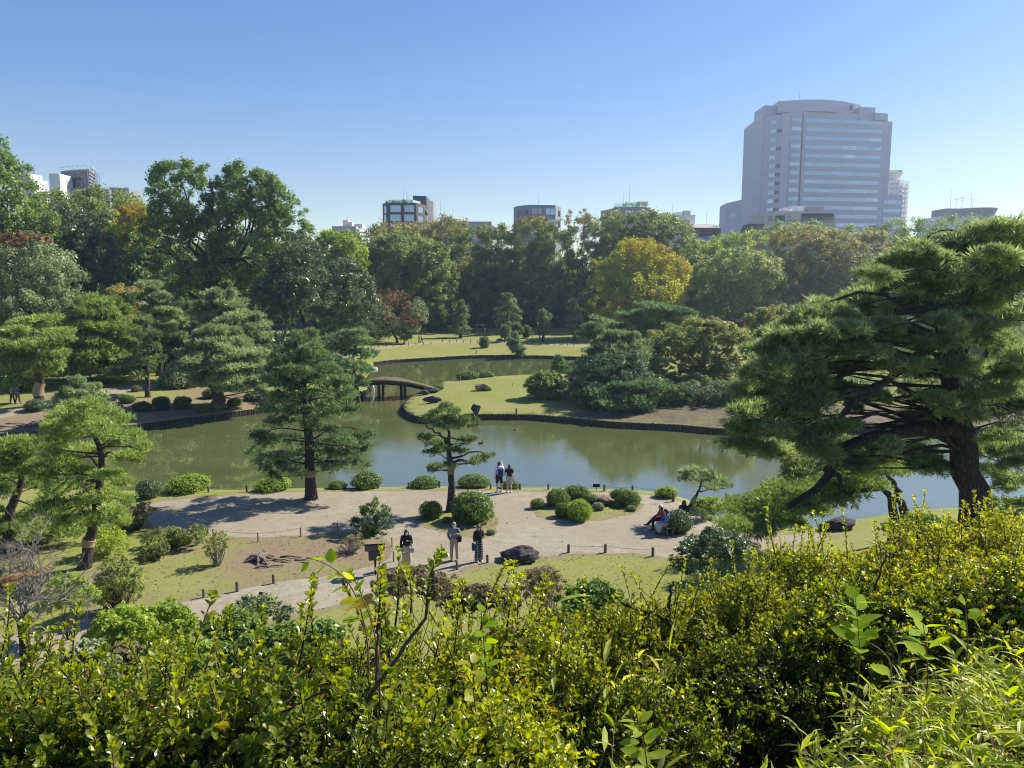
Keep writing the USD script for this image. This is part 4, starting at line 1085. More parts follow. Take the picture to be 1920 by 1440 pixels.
pine('pine_tree', 'yellow green pine with a leaning trunk and straw band on the near left', 31.0, [(155, 1058), (166, 1020), (175, 980), (182, 940), (187, 900), (189, 868), (184, 830), (164, 800), (158, 780)], 0.23,
     Pd([(160, 760, 45, 12), (120, 775, 36, 12), (195, 772, 38, 12), (225, 790, 30, 12), (150, 790, 50, 13), (100, 800, 34, 12), (190, 806, 50, 13), (245, 815, 34, 12), (130, 818, 44, 13), (95, 835, 34, 12), (215, 832, 40, 12), (268, 838, 24, 11), (150, 846, 46, 13), (110, 862, 40, 13),
         (235, 855, 34, 11), (255, 862, 18, 9), (130, 885, 46, 13), (90, 890, 34, 12), (205, 890, 36, 12), (165, 905, 44, 13), (230, 905, 28, 11), (110, 918, 46, 13), (190, 930, 44, 13), (235, 938, 22, 10), (140, 945, 50, 14), (215, 960, 34, 12), (95, 950, 40, 13), (170, 972, 44, 12), (120, 978, 46, 13), (230, 975, 24, 10)], 1.6),
     'needle_bright', 93, 95, 0.20, 11, 0.065, wrap=(0.95, 1.25), base_tint=0.66, tvar=0.22, limb=0.4)
pine('pine_tree', 'bright green pine with a forked trunk at the left edge of the photo', 33.0, [(12, 990), (22, 955), (32, 925), (38, 895), (30, 860)], 0.26,
     Pd([(20, 830, 50, 12), (55, 842, 36, 11), (-20, 840, 44, 13), (30, 855, 52, 12), (75, 868, 36, 11), (-10, 868, 44, 13), (45, 880, 46, 12), (88, 892, 26, 10), (5, 895, 44, 12), (70, 908, 34, 11), (-15, 925, 40, 13), (75, 955, 34, 11), (50, 970, 44, 13), (100, 985, 40, 12), (10, 985, 44, 13), (60, 1000, 40, 12), (-30, 965, 40, 14), (140, 995, 34, 11)], 1.6),
     'needle_bright', 94, 90, 0.20, 11, 0.065, wrap=(0.3, 0.55), base_tint=0.5, limb=0.4)
pine('pine_tree', 'small leaning pine beside the seated visitors on the right of the plaza', 38.0, [(1284, 968), (1294, 950), (1304, 932), (1312, 915), (1316, 902)], 0.13,
     Pd([(1300, 884, 28, 9), (1325, 888, 24, 9), (1285, 898, 18, 8), (1345, 900, 24, 9), (1312, 900, 28, 8), (1362, 912, 20, 8), (1335, 916, 20, 7), (1308, 962, 20, 8), (1330, 976, 20, 8)], 0.8), 'needle_grey', 95, 70, 0.2, 10, 0.075, wrap=(0.7, 1.1), base_tint=0.4,
     extra=[([(1284, 968), (1296, 966), (1310, 966)], 0.05)])
pine('pine_tree', 'low wide pine with two leaning trunks in front of the blue water', 31.0, [(1682, 966), (1670, 940), (1655, 915), (1640, 895)], 0.24,
     Pd([(1590, 890, 60, 12), (1540, 905, 60, 13), (1480, 918, 56, 13), (1620, 905, 50, 12), (1430, 935, 50, 13), (1560, 925, 56, 12), (1500, 942, 56, 13), (1390, 955, 46, 13), (1450, 962, 54, 13), (1520, 960, 40, 11), (1370, 985, 44, 14), (1425, 985, 50, 13), (1480, 980, 40, 11), (1650, 885, 40, 11), (1690, 880, 36, 11)], 1.8),
     'needle_bright', 96, 95, 0.20, 11, 0.065, bark_mat='old_bark', base_tint=0.42, reach=1.6, extra=[([(1697, 968), (1686, 935), (1676, 905), (1660, 885)], 0.2), ([(1655, 915), (1590, 925), (1520, 945), (1440, 965)], 0.12)])

# the great pine on the right
BIG = [(1845, 432, 62, 17), (1790, 446, 50, 15), (1900, 450, 52, 18), (1740, 468, 50, 14), (1690, 480, 44, 13), (1820, 475, 70, 18), (1880, 490, 60, 18), (1760, 500, 60, 17), (1640, 505, 36, 12), (1700, 520, 54, 15), (1830, 525, 60, 18), (1905, 540, 50, 20), (1650, 542, 44, 13),
       (1760, 545, 56, 15), (1600, 560, 40, 12), (1690, 572, 50, 14), (1560, 585, 48, 13), (1625, 592, 54, 14), (1740, 580, 46, 13), (1840, 570, 50, 16), (1510, 602, 40, 12), (1570, 618, 50, 14), (1455, 622, 36, 11), (1655, 628, 46, 13), (1500, 640, 52, 14), (1890, 600, 44, 18),
       (1440, 655, 40, 13), (1560, 655, 50, 14), (1620, 655, 44, 12), (1860, 640, 44, 15), (1905, 665, 40, 17), (1480, 680, 52, 15), (1540, 695, 56, 15), (1425, 700, 36, 13), (1600, 690, 40, 13), (1690, 690, 46, 14), (1740, 700, 40, 14), (1400, 735, 34, 13), (1455, 730, 48, 15),
       (1515, 735, 50, 15), (1580, 735, 44, 14), (1640, 745, 36, 12), (1420, 770, 44, 14), (1490, 775, 46, 14), (1850, 740, 60, 18), (1905, 760, 50, 20), (1790, 760, 50, 16), (1740, 745, 40, 14), (1390, 805, 34, 12), (1440, 810, 46, 14), (1510, 815, 48, 14), (1570, 800, 40, 12),
       (1400, 840, 40, 13), (1465, 845, 48, 14), (1540, 850, 50, 14), (1610, 840, 44, 13), (1660, 860, 40, 12), (1585, 870, 44, 12), (1700, 850, 40, 13), (1735, 870, 36, 12), (1870, 845, 44, 14), (1905, 870, 30, 12), (1860, 885, 36, 11), (1500, 880, 40, 11)]
rng = np.random.default_rng(970)
hullp = Polygon([(1800, 425), (1900, 425), (1990, 470), (1990, 900), (1900, 890), (1850, 800), (1760, 760), (1700, 880), (1560, 890), (1400, 860), (1370, 800), (1400, 720), (1440, 640), (1540, 590), (1620, 530), (1680, 480)])
extra_p = rng.uniform([1360, 460], [1990, 900], (400, 2))
extra_p = extra_p[shapely.contains_xy(hullp, extra_p[:, 0], extra_p[:, 1])][:42]
BIG2 = [(a, b + (12 if b < 520 else 0), c * 1.12, d * 1.25) for a, b, c, d in BIG] + [(a, b, rng.uniform(18, 44), rng.uniform(10, 18), rng.uniform(-2.6, 2.6)) for a, b in extra_p]
BIG2 += [(1800, 775, 56, 18, -1.5), (1850, 742, 54, 18, -1.4), (1765, 752, 44, 15, -1.4), (1812, 690, 46, 16, -1.3), (1790, 640, 44, 15, -1.3), (1838, 606, 46, 16, -1.3), (1775, 600, 44, 15, -1.2), (1740, 650, 44, 15, -1.4), (1880, 810, 44, 15, -1.0), (1895, 905, 34, 12, 0.5), (1880, 700, 46, 17, -1.2), (1720, 790, 40, 13, 1.0), (1905, 830, 36, 14, .3)]
pine('pine_tree', 'huge old pine with a thick dark trunk and twisted boughs on the right', 19.0, [(1836, 996, 0), (1829, 940, 0), (1817, 890, 0), (1803, 830, 0), (1792, 770, 0.1), (1788, 700, 0.2), (1792, 640, 0.2), (1812, 570, 0.2), (1830, 500, 0.3), (1838, 450, 0.3)], 0.38,
     Pd(BIG2, 1.9), 'needle_great', 97, 230, 0.17, 14, 0.045, bark_mat='old_bark', base_tint=0.52, tvar=0.26, tilt=0.26, limb=0.22, twigs=3, under=0.2,
     extra=[([(1795, 815), (1760, 800, -.3), (1690, 805, -.6), (1630, 820, -.8), (1580, 850, -1.0), (1545, 878, -1.1), (1530, 920, -1.1), (1500, 935, -1.2), (1478, 950, -1.3)], 0.2),
            ([(1790, 650), (1750, 645, -.5), (1700, 690, -.9), (1650, 718, -1.1), (1600, 750, -1.2), (1575, 800, -1.3), (1520, 843, -1.4)], 0.13),
            ([(1790, 690), (1720, 680, .2), (1660, 660, .4), (1600, 680, .5)], 0.15), ([(1795, 640), (1740, 625, .4), (1640, 655, .7), (1560, 660, .8), (1480, 672, .8)], 0.12),
            ([(1812, 580), (1760, 575, -.4), (1700, 585, -.6), (1650, 590, -.8)], 0.1), ([(1790, 700), (1830, 680, .6), (1860, 640, .9), (1885, 600, 1.0)], 0.1), ([(1650, 718, -1.1), (1590, 740, -1.5), (1530, 745, -1.6), (1480, 760, -1.7)], 0.07),
            ([(1545, 878, -1.1), (1572, 900, -1.2), (1580, 925, -1.3), (1600, 922, -1.3)], 0.08)])

# more trees behind the great pine, where the island joins the right shore
tree('broadleaf_tree', 'dark tree between the island maple and the huge pine', 100, [(1490, 640, 50, 40), (1530, 670, 46, 40), (1450, 680, 40, 36), (1500, 710, 50, 30)], 'leaf_camphor', 6000, 0.22, 85, skirt=True)
tree('broadleaf_tree', 'dark tree seen through the boughs left of the huge trunk', 108, [(1640, 640, 56, 44), (1690, 670, 50, 44), (1600, 690, 50, 40)], 'leaf_camphor', 6000, 0.22, 86, skirt=True)
tree('broadleaf_tree', 'dark tree seen through the boughs right of the huge trunk', 104, [(1850, 630, 60, 46), (1900, 660, 56, 46), (1790, 680, 56, 44)], 'leaf_oak', 6500, 0.22, 87, skirt=True, base_tint=0.3)
bush('island_bush', 'dark rounded bush on the bank under the right half of the huge island pine', 74, [(1120, 768, 40, 20), (1165, 775, 40, 20), (1085, 762, 30, 16)], 'leaf_box', 6000, 0.08, 105, tb=0.35)
tree('island_tree', 'big rounded dark tree overhanging the water in front of the huge island pine', 73, [(1130, 715, 56, 36), (1188, 735, 56, 42), (1088, 738, 40, 34), (1232, 742, 42, 38), (1160, 688, 62, 30), (1205, 775, 40, 26), (1150, 768, 40, 24)], 'needle_dark', 11000, 0.13, 121, base=(1170, 790), r0=0.3, skirt=False, clump=0.22, base_tint=0.4, flat=0.6, aspect=0.4)
tree('island_tree', 'rounded yellow green tree overhanging the water right of the island maple', 72, [(1400, 735, 46, 34), (1440, 750, 44, 34), (1370, 760, 40, 28), (1420, 780, 40, 22)], 'leaf_oak', 7000, 0.13, 122, base=(1405, 795), r0=0.2, skirt=False, clump=0.22, base_tint=0.5, flat=0.65)
bush('island_bush', 'dark bush on the bank left of the heath like bushes', 71.5, [(1235, 782, 36, 18), (1265, 778, 32, 20), (1215, 790, 26, 12)], 'leaf_box', 5000, 0.08, 106, tb=0.3)
bush('island_bush', 'dark bush on the bank below the low green tree', 71, [(1310, 775, 40, 20), (1345, 772, 36, 22), (1285, 768, 30, 18)], 'leaf_dark', 5000, 0.08, 107, tb=0.55)
bush('island_bush', 'dark bush on the bank between yellowing bush and the huge pine', 72, [(1440, 775, 44, 24), (1480, 782, 40, 22), (1410, 765, 34, 22)], 'leaf_box', 6000, 0.08, 108, tb=0.35)
bush('island_bush', 'dark evergreen bush at the bank seen under the boughs of the huge pine', 73, [(1550, 782, 50, 24), (1610, 785, 50, 24), (1660, 780, 44, 22)], 'leaf_dark', 6000, 0.08, 109, tb=0.55)
bush('island_bush', 'evergreen bush at the bank just right of the huge trunk', 76, [(1790, 785, 50, 22), (1870, 788, 56, 22), (1935, 790, 50, 24)], 'leaf_dark', 6000, 0.08, 110, tb=0.5)
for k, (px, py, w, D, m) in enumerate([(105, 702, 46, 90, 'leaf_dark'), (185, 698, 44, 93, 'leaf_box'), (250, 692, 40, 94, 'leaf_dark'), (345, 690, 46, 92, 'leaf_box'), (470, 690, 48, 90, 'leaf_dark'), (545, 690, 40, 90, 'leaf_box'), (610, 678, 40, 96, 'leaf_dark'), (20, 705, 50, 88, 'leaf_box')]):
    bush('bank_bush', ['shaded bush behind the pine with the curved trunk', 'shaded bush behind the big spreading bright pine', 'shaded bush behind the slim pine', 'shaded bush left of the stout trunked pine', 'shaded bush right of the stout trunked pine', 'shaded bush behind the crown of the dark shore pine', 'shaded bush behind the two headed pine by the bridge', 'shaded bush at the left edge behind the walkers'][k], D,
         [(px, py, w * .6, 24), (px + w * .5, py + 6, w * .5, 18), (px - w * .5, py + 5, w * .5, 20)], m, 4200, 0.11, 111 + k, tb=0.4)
bush('island_bush', 'dark bush on the bank behind the lower boughs of the huge pine', 80, [(1480, 775, 50, 16), (1540, 772, 50, 18), (1600, 775, 40, 15)], 'leaf_box', 5000, 0.09, 88, tb=0.35)
bush('island_bush', 'dark bush on the bank right of the huge trunk', 82, [(1750, 775, 50, 16), (1860, 778, 60, 16), (1920, 782, 50, 16)], 'leaf_box', 5000, 0.09, 89, tb=0.4)
pine('pine_tree', 'dark pine in the gap behind the pale grey green pine', 96, [(345, 690), (344, 640), (340, 590)], 0.3, T([(575, 318, 362), (592, 308, 372), (612, 304, 378), (636, 306, 380), (658, 310, 372)], 11, 1.1), 'needle_dark', 101, 30, 0.36, 9, 0.085, base_tint=0.5)
pine('pine_tree', 'bright green pine behind the pine with the curved bare trunk', 84, [(20, 730), (22, 680), (24, 620)], 0.3, T([(598, 0, 48), (618, -15, 62), (642, -25, 70), (668, -25, 72)], 12, 1.1), 'needle_bright', 102, 32, 0.38, 9, 0.085)
pine('pine_tree', 'green pine between the big spreading pine and the slim pine', 90, [(222, 715), (222, 670), (222, 620)], 0.26, T([(602, 205, 242), (622, 196, 252), (648, 192, 256), (674, 194, 258)], 11, 1.1), 'needle_green', 103, 32, 0.38, 9, 0.085)
tree('autumn_tree', 'yellowish brown tree peeping between the left bank pines', 95, [(235, 560, 30, 26), (250, 590, 28, 26), (220, 585, 24, 22)], 'leaf_olive', 3500, 0.2, 104, base=(238, 700), skirt=False, base_tint=0.6)
# ------------------------------------------------------------------ the town behind the wood
simple('tower_wall', (0.30, 0.29, 0.36), 0.8, 0.3, var=0.04, scale=0.3)
simple('tower_band', (0.32, 0.305, 0.375), 0.8, 0.3, var=0.04, scale=0.3)
simple('wall_white', (0.62, 0.61, 0.59), 0.8, 0.3, var=0.05, scale=0.4)
simple('wall_cream', (0.55, 0.50, 0.44), 0.85, 0.2, var=0.06, scale=0.4)
simple('wall_tan', (0.36, 0.29, 0.225), 0.85, 0.2, var=0.06, scale=0.5)
simple('wall_beige', (0.46, 0.41, 0.35), 0.85, 0.2, var=0.06, scale=0.5)
simple('wall_grey', (0.24, 0.245, 0.255), 0.8, 0.3, var=0.06, scale=0.4)
simple('wall_dark', (0.085, 0.075, 0.072), 0.75, 0.3, var=0.1, scale=0.5)
simple('wall_pink', (0.46, 0.385, 0.36), 0.85, 0.2, var=0.06, scale=0.4)
simple('roof_brown', (0.17, 0.075, 0.055), 0.8, 0.3, var=0.15, scale=1.5)
simple('roof_orange', (0.42, 0.16, 0.09), 0.8, 0.3, var=0.15, scale=1.5)
simple('trim_dark', (0.05, 0.05, 0.052), 0.6, 0.4, var=0.1)
simple('trim_light', (0.6, 0.6, 0.58), 0.6, 0.4, var=0.05)
simple('mesh_sheet', (0.22, 0.22, 0.23), 0.8, 0.2, var=0.25, scale=0.8)
simple('mast_metal', (0.30, 0.30, 0.31), 0.5, 0.5, metallic=0.5, var=0.1)
simple('tank_green', (0.36, 0.38, 0.27), 0.7, 0.3, var=0.08)
# window glass: dark rooms behind a pane that mirrors the sky
for nm, tintc, rf in (('pane_blue', (0.17, 0.27, 0.38), 0.12), ('pane_dark', (0.05, 0.06, 0.07), 0.08), ('pane_pale', (0.30, 0.41, 0.50), 0.15)):
    M[nm] = usdkit.material(stage, f'/World/Looks/{nm}', {
        'g': ('geometry', {}), 'n': ('noise_texture', {'scale': 0.23, 'detail': 2.0}), 'r': ('rgb_ramp', {'ramp': [(0.35, tuple(0.75 * c for c in tintc)), (0.65, tuple(1.15 * c for c in tintc))]}),
        'p': ('principled_bsdf', {'roughness': rf, 'specular_ior_level': 1.0, 'ior': 1.9})},
        [('g.position', 'n.vector'), ('n.fac', 'r.fac'), ('r.color', 'p.base_color')], surface='p.BSDF')
M['glass_rail'] = usdkit.material(stage, '/World/Looks/glass_rail', {'t': ('transparent_bsdf', {'color': (0.80, 0.88, 0.86)}), 'g': ('glossy_bsdf', {'roughness': 0.05, 'color': (0.8, 0.9, 0.88)}), 'f': ('fresnel', {'IOR': 1.5}), 'm': ('mix_closure', {})},
                                  [('f.fac', 'm.fac'), ('t.BSDF', 'm.closure1'), ('g.BSDF', 'm.closure2')], surface='m.closure')
GZ0 = 1.5      # street level
ROW = 420      # the photograph's row at which a building's columns are read


class Facade:
    """A vertical wall plane between two ground points a and b, seen from outside with a on the left; u runs along it, z up, n outwards."""

    def __init__(self, a, b):
        self.a, self.b = np.array(a, float), np.array(b, float)
        self.L = np.linalg.norm(self.b - self.a)
        self.u = (self.b - self.a) / self.L
        self.n = np.array([self.u[1], -self.u[0]])

    def slab(self, u0, u1, z0, z1, d0, d1):
        """A box on the wall, from d0 to d1 metres in front of it."""
        p = []
        for d in (d0, d1):
            for z in (z0, z1):
                for u in (u0, u1):
                    q = self.a + self.u * u + self.n * d
                    p.append([q[0], q[1], z])
        p = np.array(p)
        f = np.array([[0, 1, 3, 2], [4, 6, 7, 5], [0, 2, 6, 4], [1, 5, 7, 3], [0, 4, 5, 1], [2, 3, 7, 6]])
        return p, np.vstack([f[:, [0, 1, 2]], f[:, [0, 2, 3]]])

    def window(self, t, u0, u1, z0, z1, pane='pane_blue', frame='trim_dark', bars=1, proud=0.04, fw=0.10):
        """A window with its frame round it, its pane set back inside the frame, and glazing bars."""
        fr = [self.slab(u0 - fw, u0, z0 - fw, z1 + fw, -0.02, proud), self.slab(u1, u1 + fw, z0 - fw, z1 + fw, -0.02, proud), self.slab(u0, u1, z1, z1 + fw, -0.02, proud), self.slab(u0, u1, z0 - fw, z0, -0.02, proud)]
        for i in range(bars):
            c = u0 + (u1 - u0) * (i + 1) / (bars + 1)
            fr.append(self.slab(c - 0.04, c + 0.04, z0, z1, 0.013, proud - 0.005))
        w = put(t, 'window', cat(fr)[:2], frame)
        put(w, 'pane', self.slab(u0, u1, z0, z1, -0.02, 0.012), pane)
        return w

    def px(self, px, py=None):
        """Where the line of sight through column px meets the wall (u, and z for row py)."""
        d = ray(px, ROW if py is None else py)[:2]
        # a + u*s = d*t
        A = np.array([[self.u[0], -d[0]], [self.u[1], -d[1]]])
        s, tt = np.linalg.solve(A, -self.a)
        if py is None:
            return s
        q = self.a + self.u * s
        dd = ray(px, py)
        return s, CAM_Z + dd[2] * (q[1] / dd[1])


def top_z(py, D):
    return PT(960, py, D)[2]


def xy(px, D):
    return PT(px, ROW, D)[:2]


def antenna(t, x, y, z0, h, r=0.07, arms=0, name='antenna'):
    parts = [tube([[x, y, z0], [x, y, z0 + h]], [r, r * 0.5], 6)]
    for i in range(arms):
        z = z0 + h * (0.97 - 0.13 * i)
        w = 1.1 - 0.25 * i
        parts.append(tube([[x - w, y, z], [x + w, y, z + 0.05]], 0.04, 5))
        for k in range(5):
            xx = x - w + 2 * w * k / 4
            parts.append(tube([[xx, y - 0.3, z], [xx, y + 0.3, z]], 0.025, 4))
    return put(t, name, cat(parts)[:2], 'mast_metal')


def roof_rail(t, ring, z, h=1.0, mat='glass_rail', name='roof_railing'):
    """Glass panels with a rim round a roof."""
    parts = []
    for p, q in zip(ring[:-1], ring[1:]):
        F_ = Facade(p, q)
        parts.append(F_.slab(0, F_.L, z, z + h, -0.03, 0.03))
    return put(t, name, cat(parts)[:2], mat)


# the office tower --------------------------------------------------------------------------------
def office_tower():
    D = 372.0
    t = thing('office_tower', 'hazy mauve office tower with blue window bands and a curved roof screen', 'building', (*xy(1530, D), GZ0))
    off = np.array([*xy(1530, D), GZ0])

    def pm(name, vf, mat, **k):
        return put(t, name, vf, mat, offset=off, **k)
    # main front runs from px 1475 to 1658, a touch farther on the right
    A, B = xy(1478, D), xy(1660, D + 8)
    front = Facade(A, B)
    fl = 4.0
    zt = top_z(208, D)
    floors = 23
    body = [A, B, B + np.array([-2, 34]), A + np.array([-2, 36])]
    pm('wall', prism([tuple(p) for p in body], GZ0, zt), 'tower_wall')
    # lower right wing
    W1, W2 = xy(1660.6, D + 9.5), xy(1697, D + 12)
    wing = Facade(W1, W2)
    zw = top_z(365, D + 10)
    pm('wing', prism([tuple(W1), tuple(W2), tuple(W2 + [0, 28]), tuple(W1 + [0, 28])], GZ0, zw), 'tower_wall')
    # set-back shoulder at the right end
    S1, S2 = xy(1648, D + 9.2), xy(1669, D + 10)
    zs = top_z(227, D + 9)
    sh = Facade(S1, S2)
    pm('right_shoulder', prism([tuple(S1), tuple(S2), tuple(S2 + [-1, 26]), tuple(S1 + [-1, 26])], GZ0, zs), 'tower_band')
    # left block with the slit windows, its corner nearer
    L1, L2 = xy(1428, D + 3), xy(1464, D - 1.5)
    zl = top_z(216, D)
    left = Facade(L1, L2)
    pm('left_block', prism([tuple(L1), tuple(L2), tuple(L2 + [0, 30]), tuple(L1 + [0, 30])], GZ0, zl), 'tower_wall')
    C1, C2 = xy(1464, D - 1.9), xy(1478, D - 2.2)
    pm('pier', prism([tuple(C1), tuple(C2), tuple(C2 + [0, 30]), tuple(C1 + [0, 30])], GZ0, top_z(214, D)), 'tower_band')
    # slanting far left face
    K1, K2 = xy(1393, D + 40), xy(1428, D + 2.8)
    side = Facade(K1, K2)
    zk1 = top_z(238, D + 34)
    pm('left_wing', prism([tuple(K1), tuple(K2), tuple(K2 + [2, 32]), tuple(K1 + [6, 14])], GZ0, zk1), 'tower_band')
    J1, J2 = xy(1364, D + 62), xy(1394, D + 42)
    pm('low_wing', prism([tuple(J1), tuple(J2), tuple(J2 + [2, 20]), tuple(J1 + [2, 20])], GZ0, top_z(379, D + 55)), 'tower_wall')
    low = Facade(J1, J2)
    # curved screen on the roof and the plant rooms beside it
    arc = []
    x0, x1 = xy(1455, D + 4), xy(1608, D + 12)
    for s in np.linspace(0, 1, 25):
        p = x0 + (x1 - x0) * s
        arc.append([p[0], p[1] - 7.0 * math.sin(math.pi * s)])
    zc = top_z(186, D)
    ring = arc + [[x1[0], x1[1] + 14], [x0[0], x0[1] + 14]]
    pm('roof_screen', prism([tuple(p) for p in ring], zt, zc), 'tower_band')
    pm('screen_door', Facade(xy(1586, D + 3.0), xy(1590, D + 3.6)).slab(0, 1.0, zt + 0.6, zt + 3.2, 0.2, 1.6), 'trim_dark')
    for a, b, py in ((1430, 1456, 198), (1606, 1636, 201), (1636, 1659, 212)):
        p, q = xy(a, D + 5), xy(b, D + 7)
        pm('plant_room', prism([tuple(p), tuple(q), tuple(q + [0, 16]), tuple(p + [0, 16])], min(zt, zl) - 1, top_z(py, D + 6)), 'tower_wall')
    antenna(t, *(xy(1493, D) - off[:2]), zc - GZ0, 3.5, 0.1)
    # vertical recess between the two window columns of the front
    pm('recess', front.slab(front.px(1500.5), front.px(1503), GZ0 + 20, zt - 0.5, 0.0, 0.06), 'trim_dark')
    # window bands: each band a strip of panes in a recessed frame
    k = 0
    prng = np.random.default_rng(8)
    wins = []
    for i in range(16):
        z1 = zt - 3.0 - i * fl
        z0 = z1 - 1.75
        for f_, a, b in ((front, 1481, 1499.5), (front, 1508, 1651), (left, 1442, 1453.5)):
            u0, u1 = f_.px(a), f_.px(b)
            if f_ is left:
                z0_, z1_ = z0 - 1.2, z1 - 1.2
            else:
                z0_, z1_ = z0, z1
            fr = put(t, 'window', cat([f_.slab(u0 - .15, u1 + .15, z1_, z1_ + .18, -0.02, 0.09), f_.slab(u0 - .15, u1 + .15, z0_ - .18, z0_, -0.02, 0.09), f_.slab(u0 - .15, u0, z0_, z1_, -0.02, 0.085), f_.slab(u1, u1 + .15, z0_, z1_, -0.02, 0.085)])[:2], 'tower_band', offset=off)
            n = max(1, int(round((u1 - u0) / 6.2)))
            for j in range(n):
                a_, b_ = u0 + (u1 - u0) * j / n + 0.07, u0 + (u1 - u0) * (j + 1) / n - 0.07
                put(fr, 'pane', f_.slab(a_, b_, z0_, z1_, -0.02, 0.02), 'pane_pale' if prng.random() < 0.2 else 'pane_blue', offset=off)
        if i % 2 or i > 4:
            u0, u1 = left.px(1454), left.px(1463.5)
            put(t, 'vent', left.slab(u0, u1, z0 - 1.2, z1 - 1.2, -0.02, 0.05), 'trim_dark', offset=off)
        # the raking left face, small panes
        for j in range(5):
            u0 = side.L * (0.12 + 0.165 * j)
            zz = zk1 - 4.5 - i * fl
            put(t, 'window', side.slab(u0, u0 + side.L * 0.12, zz - 1.5, zz, -0.02, 0.04), 'pane_pale' if prng.random() < 0.25 else 'pane_blue', offset=off)
    for i in range(4):
        z1 = zw - 2.6 - i * fl
        u0, u1 = wing.px(1662), wing.px(1695)
        n = 5
        for j in range(n):
            put(t, 'window', wing.slab(u0 + (u1 - u0) * j / n + .07, u0 + (u1 - u0) * (j + 1) / n - .07, z1 - 1.75, z1, -0.02, 0.03), 'pane_blue', offset=off)
    for i in range(4):
        for j in range(2):
            u0 = low.L * (0.38 + 0.14 * j)
            zz = top_z(379, D + 55) - 6 - i * 8.0
            put(t, 'window', low.slab(u0, u0 + 1.0, zz - 2, zz, -0.02, 0.04), 'pane_pale', offset=off)


ROW = 300
office_tower()
ROW = 420


def block(name, label, px0, px1, top_py, D, depth, mat, skew=0.0, base_z=GZ0):
    """A plain block: returns (thing, its front, its top, its offset)."""
    A, B = xy(px0, D), xy(px1, D + skew)
    zt = top_z(top_py, D)
    off = np.array([*((A + B) / 2), base_z])
    t = thing(name, label, 'building', off)
    f = Facade(A, B)
    back = -f.n * depth
    put(t, 'wall', prism([tuple(A), tuple(B), tuple(B + back), tuple(A + back)], base_z, zt), mat, offset=off)
    return t, f, zt, off


class At:
    """Puts parts on a thing whose origin is off, in world coordinates."""

    def __init__(self, t, off):
        self.t, self.off = t, off

    def __call__(self, name, vf, mat, parent=None, **k):
        return put(parent or self.t, name, vf, mat, offset=self.off, **k)


def windows(t, off, f, rows, cols, pane='pane_blue', frame='trim_dark', bars=1):
    """rows: (top px, bottom px); cols: (left px, right px), in the photograph's pixels on the facade f."""
    for a, b in rows:
        for c, d in cols:
            u0, z1 = f.px(c, a)
            u1, z0 = f.px(d, b)
            fw = 0.09
            fr = [f.slab(u0 - fw, u0, z0 - fw, z1 + fw, -0.02, .05), f.slab(u1, u1 + fw, z0 - fw, z1 + fw, -0.02, .05), f.slab(u0, u1, z1, z1 + fw, -0.02, .05), f.slab(u0, u1, z0 - fw, z0, -0.02, .05)]
            for i in range(bars):
                m = u0 + (u1 - u0) * (i + 1) / (bars + 1)
                fr.append(f.slab(m - .05, m + .05, z0, z1, .02, .045))
            w = put(t, 'window', cat(fr)[:2], frame, offset=off)
            put(w, 'pane', f.slab(u0, u1, z0, z1, -0.02, .015), pane, offset=off)


# dark grey apartment block with the roof garden --------------------------------------------------
def dark_block():
    D = 226.0
    P = [xy(718, D + 4), xy(727, D), xy(781, D + 1), xy(797, D + 7), xy(801, D + 14), xy(801, D + 26), xy(720, D + 26)]
    off = np.array([*xy(760, D), GZ0])
    t = thing('apartment_block', 'dark grey apartment block with large windows and a planted glass railed roof', 'building', off)
    a = At(t, off)
    zt = top_z(379.5, D)
    a('wall', prism([tuple(p) for p in P], GZ0, zt), 'wall_dark')
    fl, fm, fr = Facade(P[0], P[1]), Facade(P[1], P[2]), Facade(P[2], P[3])
    for k in range(4):
        y0 = 385.5 + 17.2 * k
        windows(t, off, fm, [(y0, y0 + 11.6)], [(732.5, 751), (758.5, 776)], 'pane_pale', 'trim_light', 2)
        windows(t, off, fr, [(y0 + 2, y0 + 15)], [(784, 792.5)], 'pane_pale', 'trim_dark', 1)
        windows(t, off, fl, [(y0 + 1, y0 + 14)], [(720.5, 724.5)], 'pane_pale', 'trim_dark', 0)
        a('balcony', Facade(P[3], P[4]).slab(0.3, Facade(P[3], P[4]).L - 0.2, top_z(y0 + 15, D + 10), top_z(y0 + 12, D + 10), 0.01, 0.5), 'wall_dark')
    ring = [xy(730, D + 2), xy(775, D + 2), xy(789, D + 8)]
    roof_rail(t, [p - off[:2] for p in ring], zt - GZ0, 0.95)
    p = xy(730, D + 2)
    rng = np.random.default_rng(3)
    L = np.array([[*xy(x, D + 4), zt + 0.45, 1.6, 0.8, 0.6] for x in (733, 743, 756, 765, 771)])
    leaf_crown(t, 'roof_garden', L, 1200, 0.14, 'leaf_oak', rng, off, 0.4)
    q0, q1 = xy(775, D + 10), xy(800, D + 11)
    a('stair_tower', prism([tuple(q0), tuple(q1), tuple(q1 + [0, 9]), tuple(q0 + [0, 9])], zt - 0.5, top_z(367, D + 10)), 'wall_dark')
    q0, q1 = xy(801.5, D + 14), xy(813, D + 16)
    a('lift_shaft', prism([tuple(q0), tuple(q1), tuple(q1 + [0, 9]), tuple(q0 + [0, 9])], GZ0, top_z(376, D + 15)), 'wall_grey')
    for px, py in ((757, 352), (764, 357)):
        q = xy(px, D + 8)
        antenna(t, q[0] - off[0], q[1] - off[1], zt - GZ0, top_z(py, D + 8) - zt, 0.06)


dark_block()
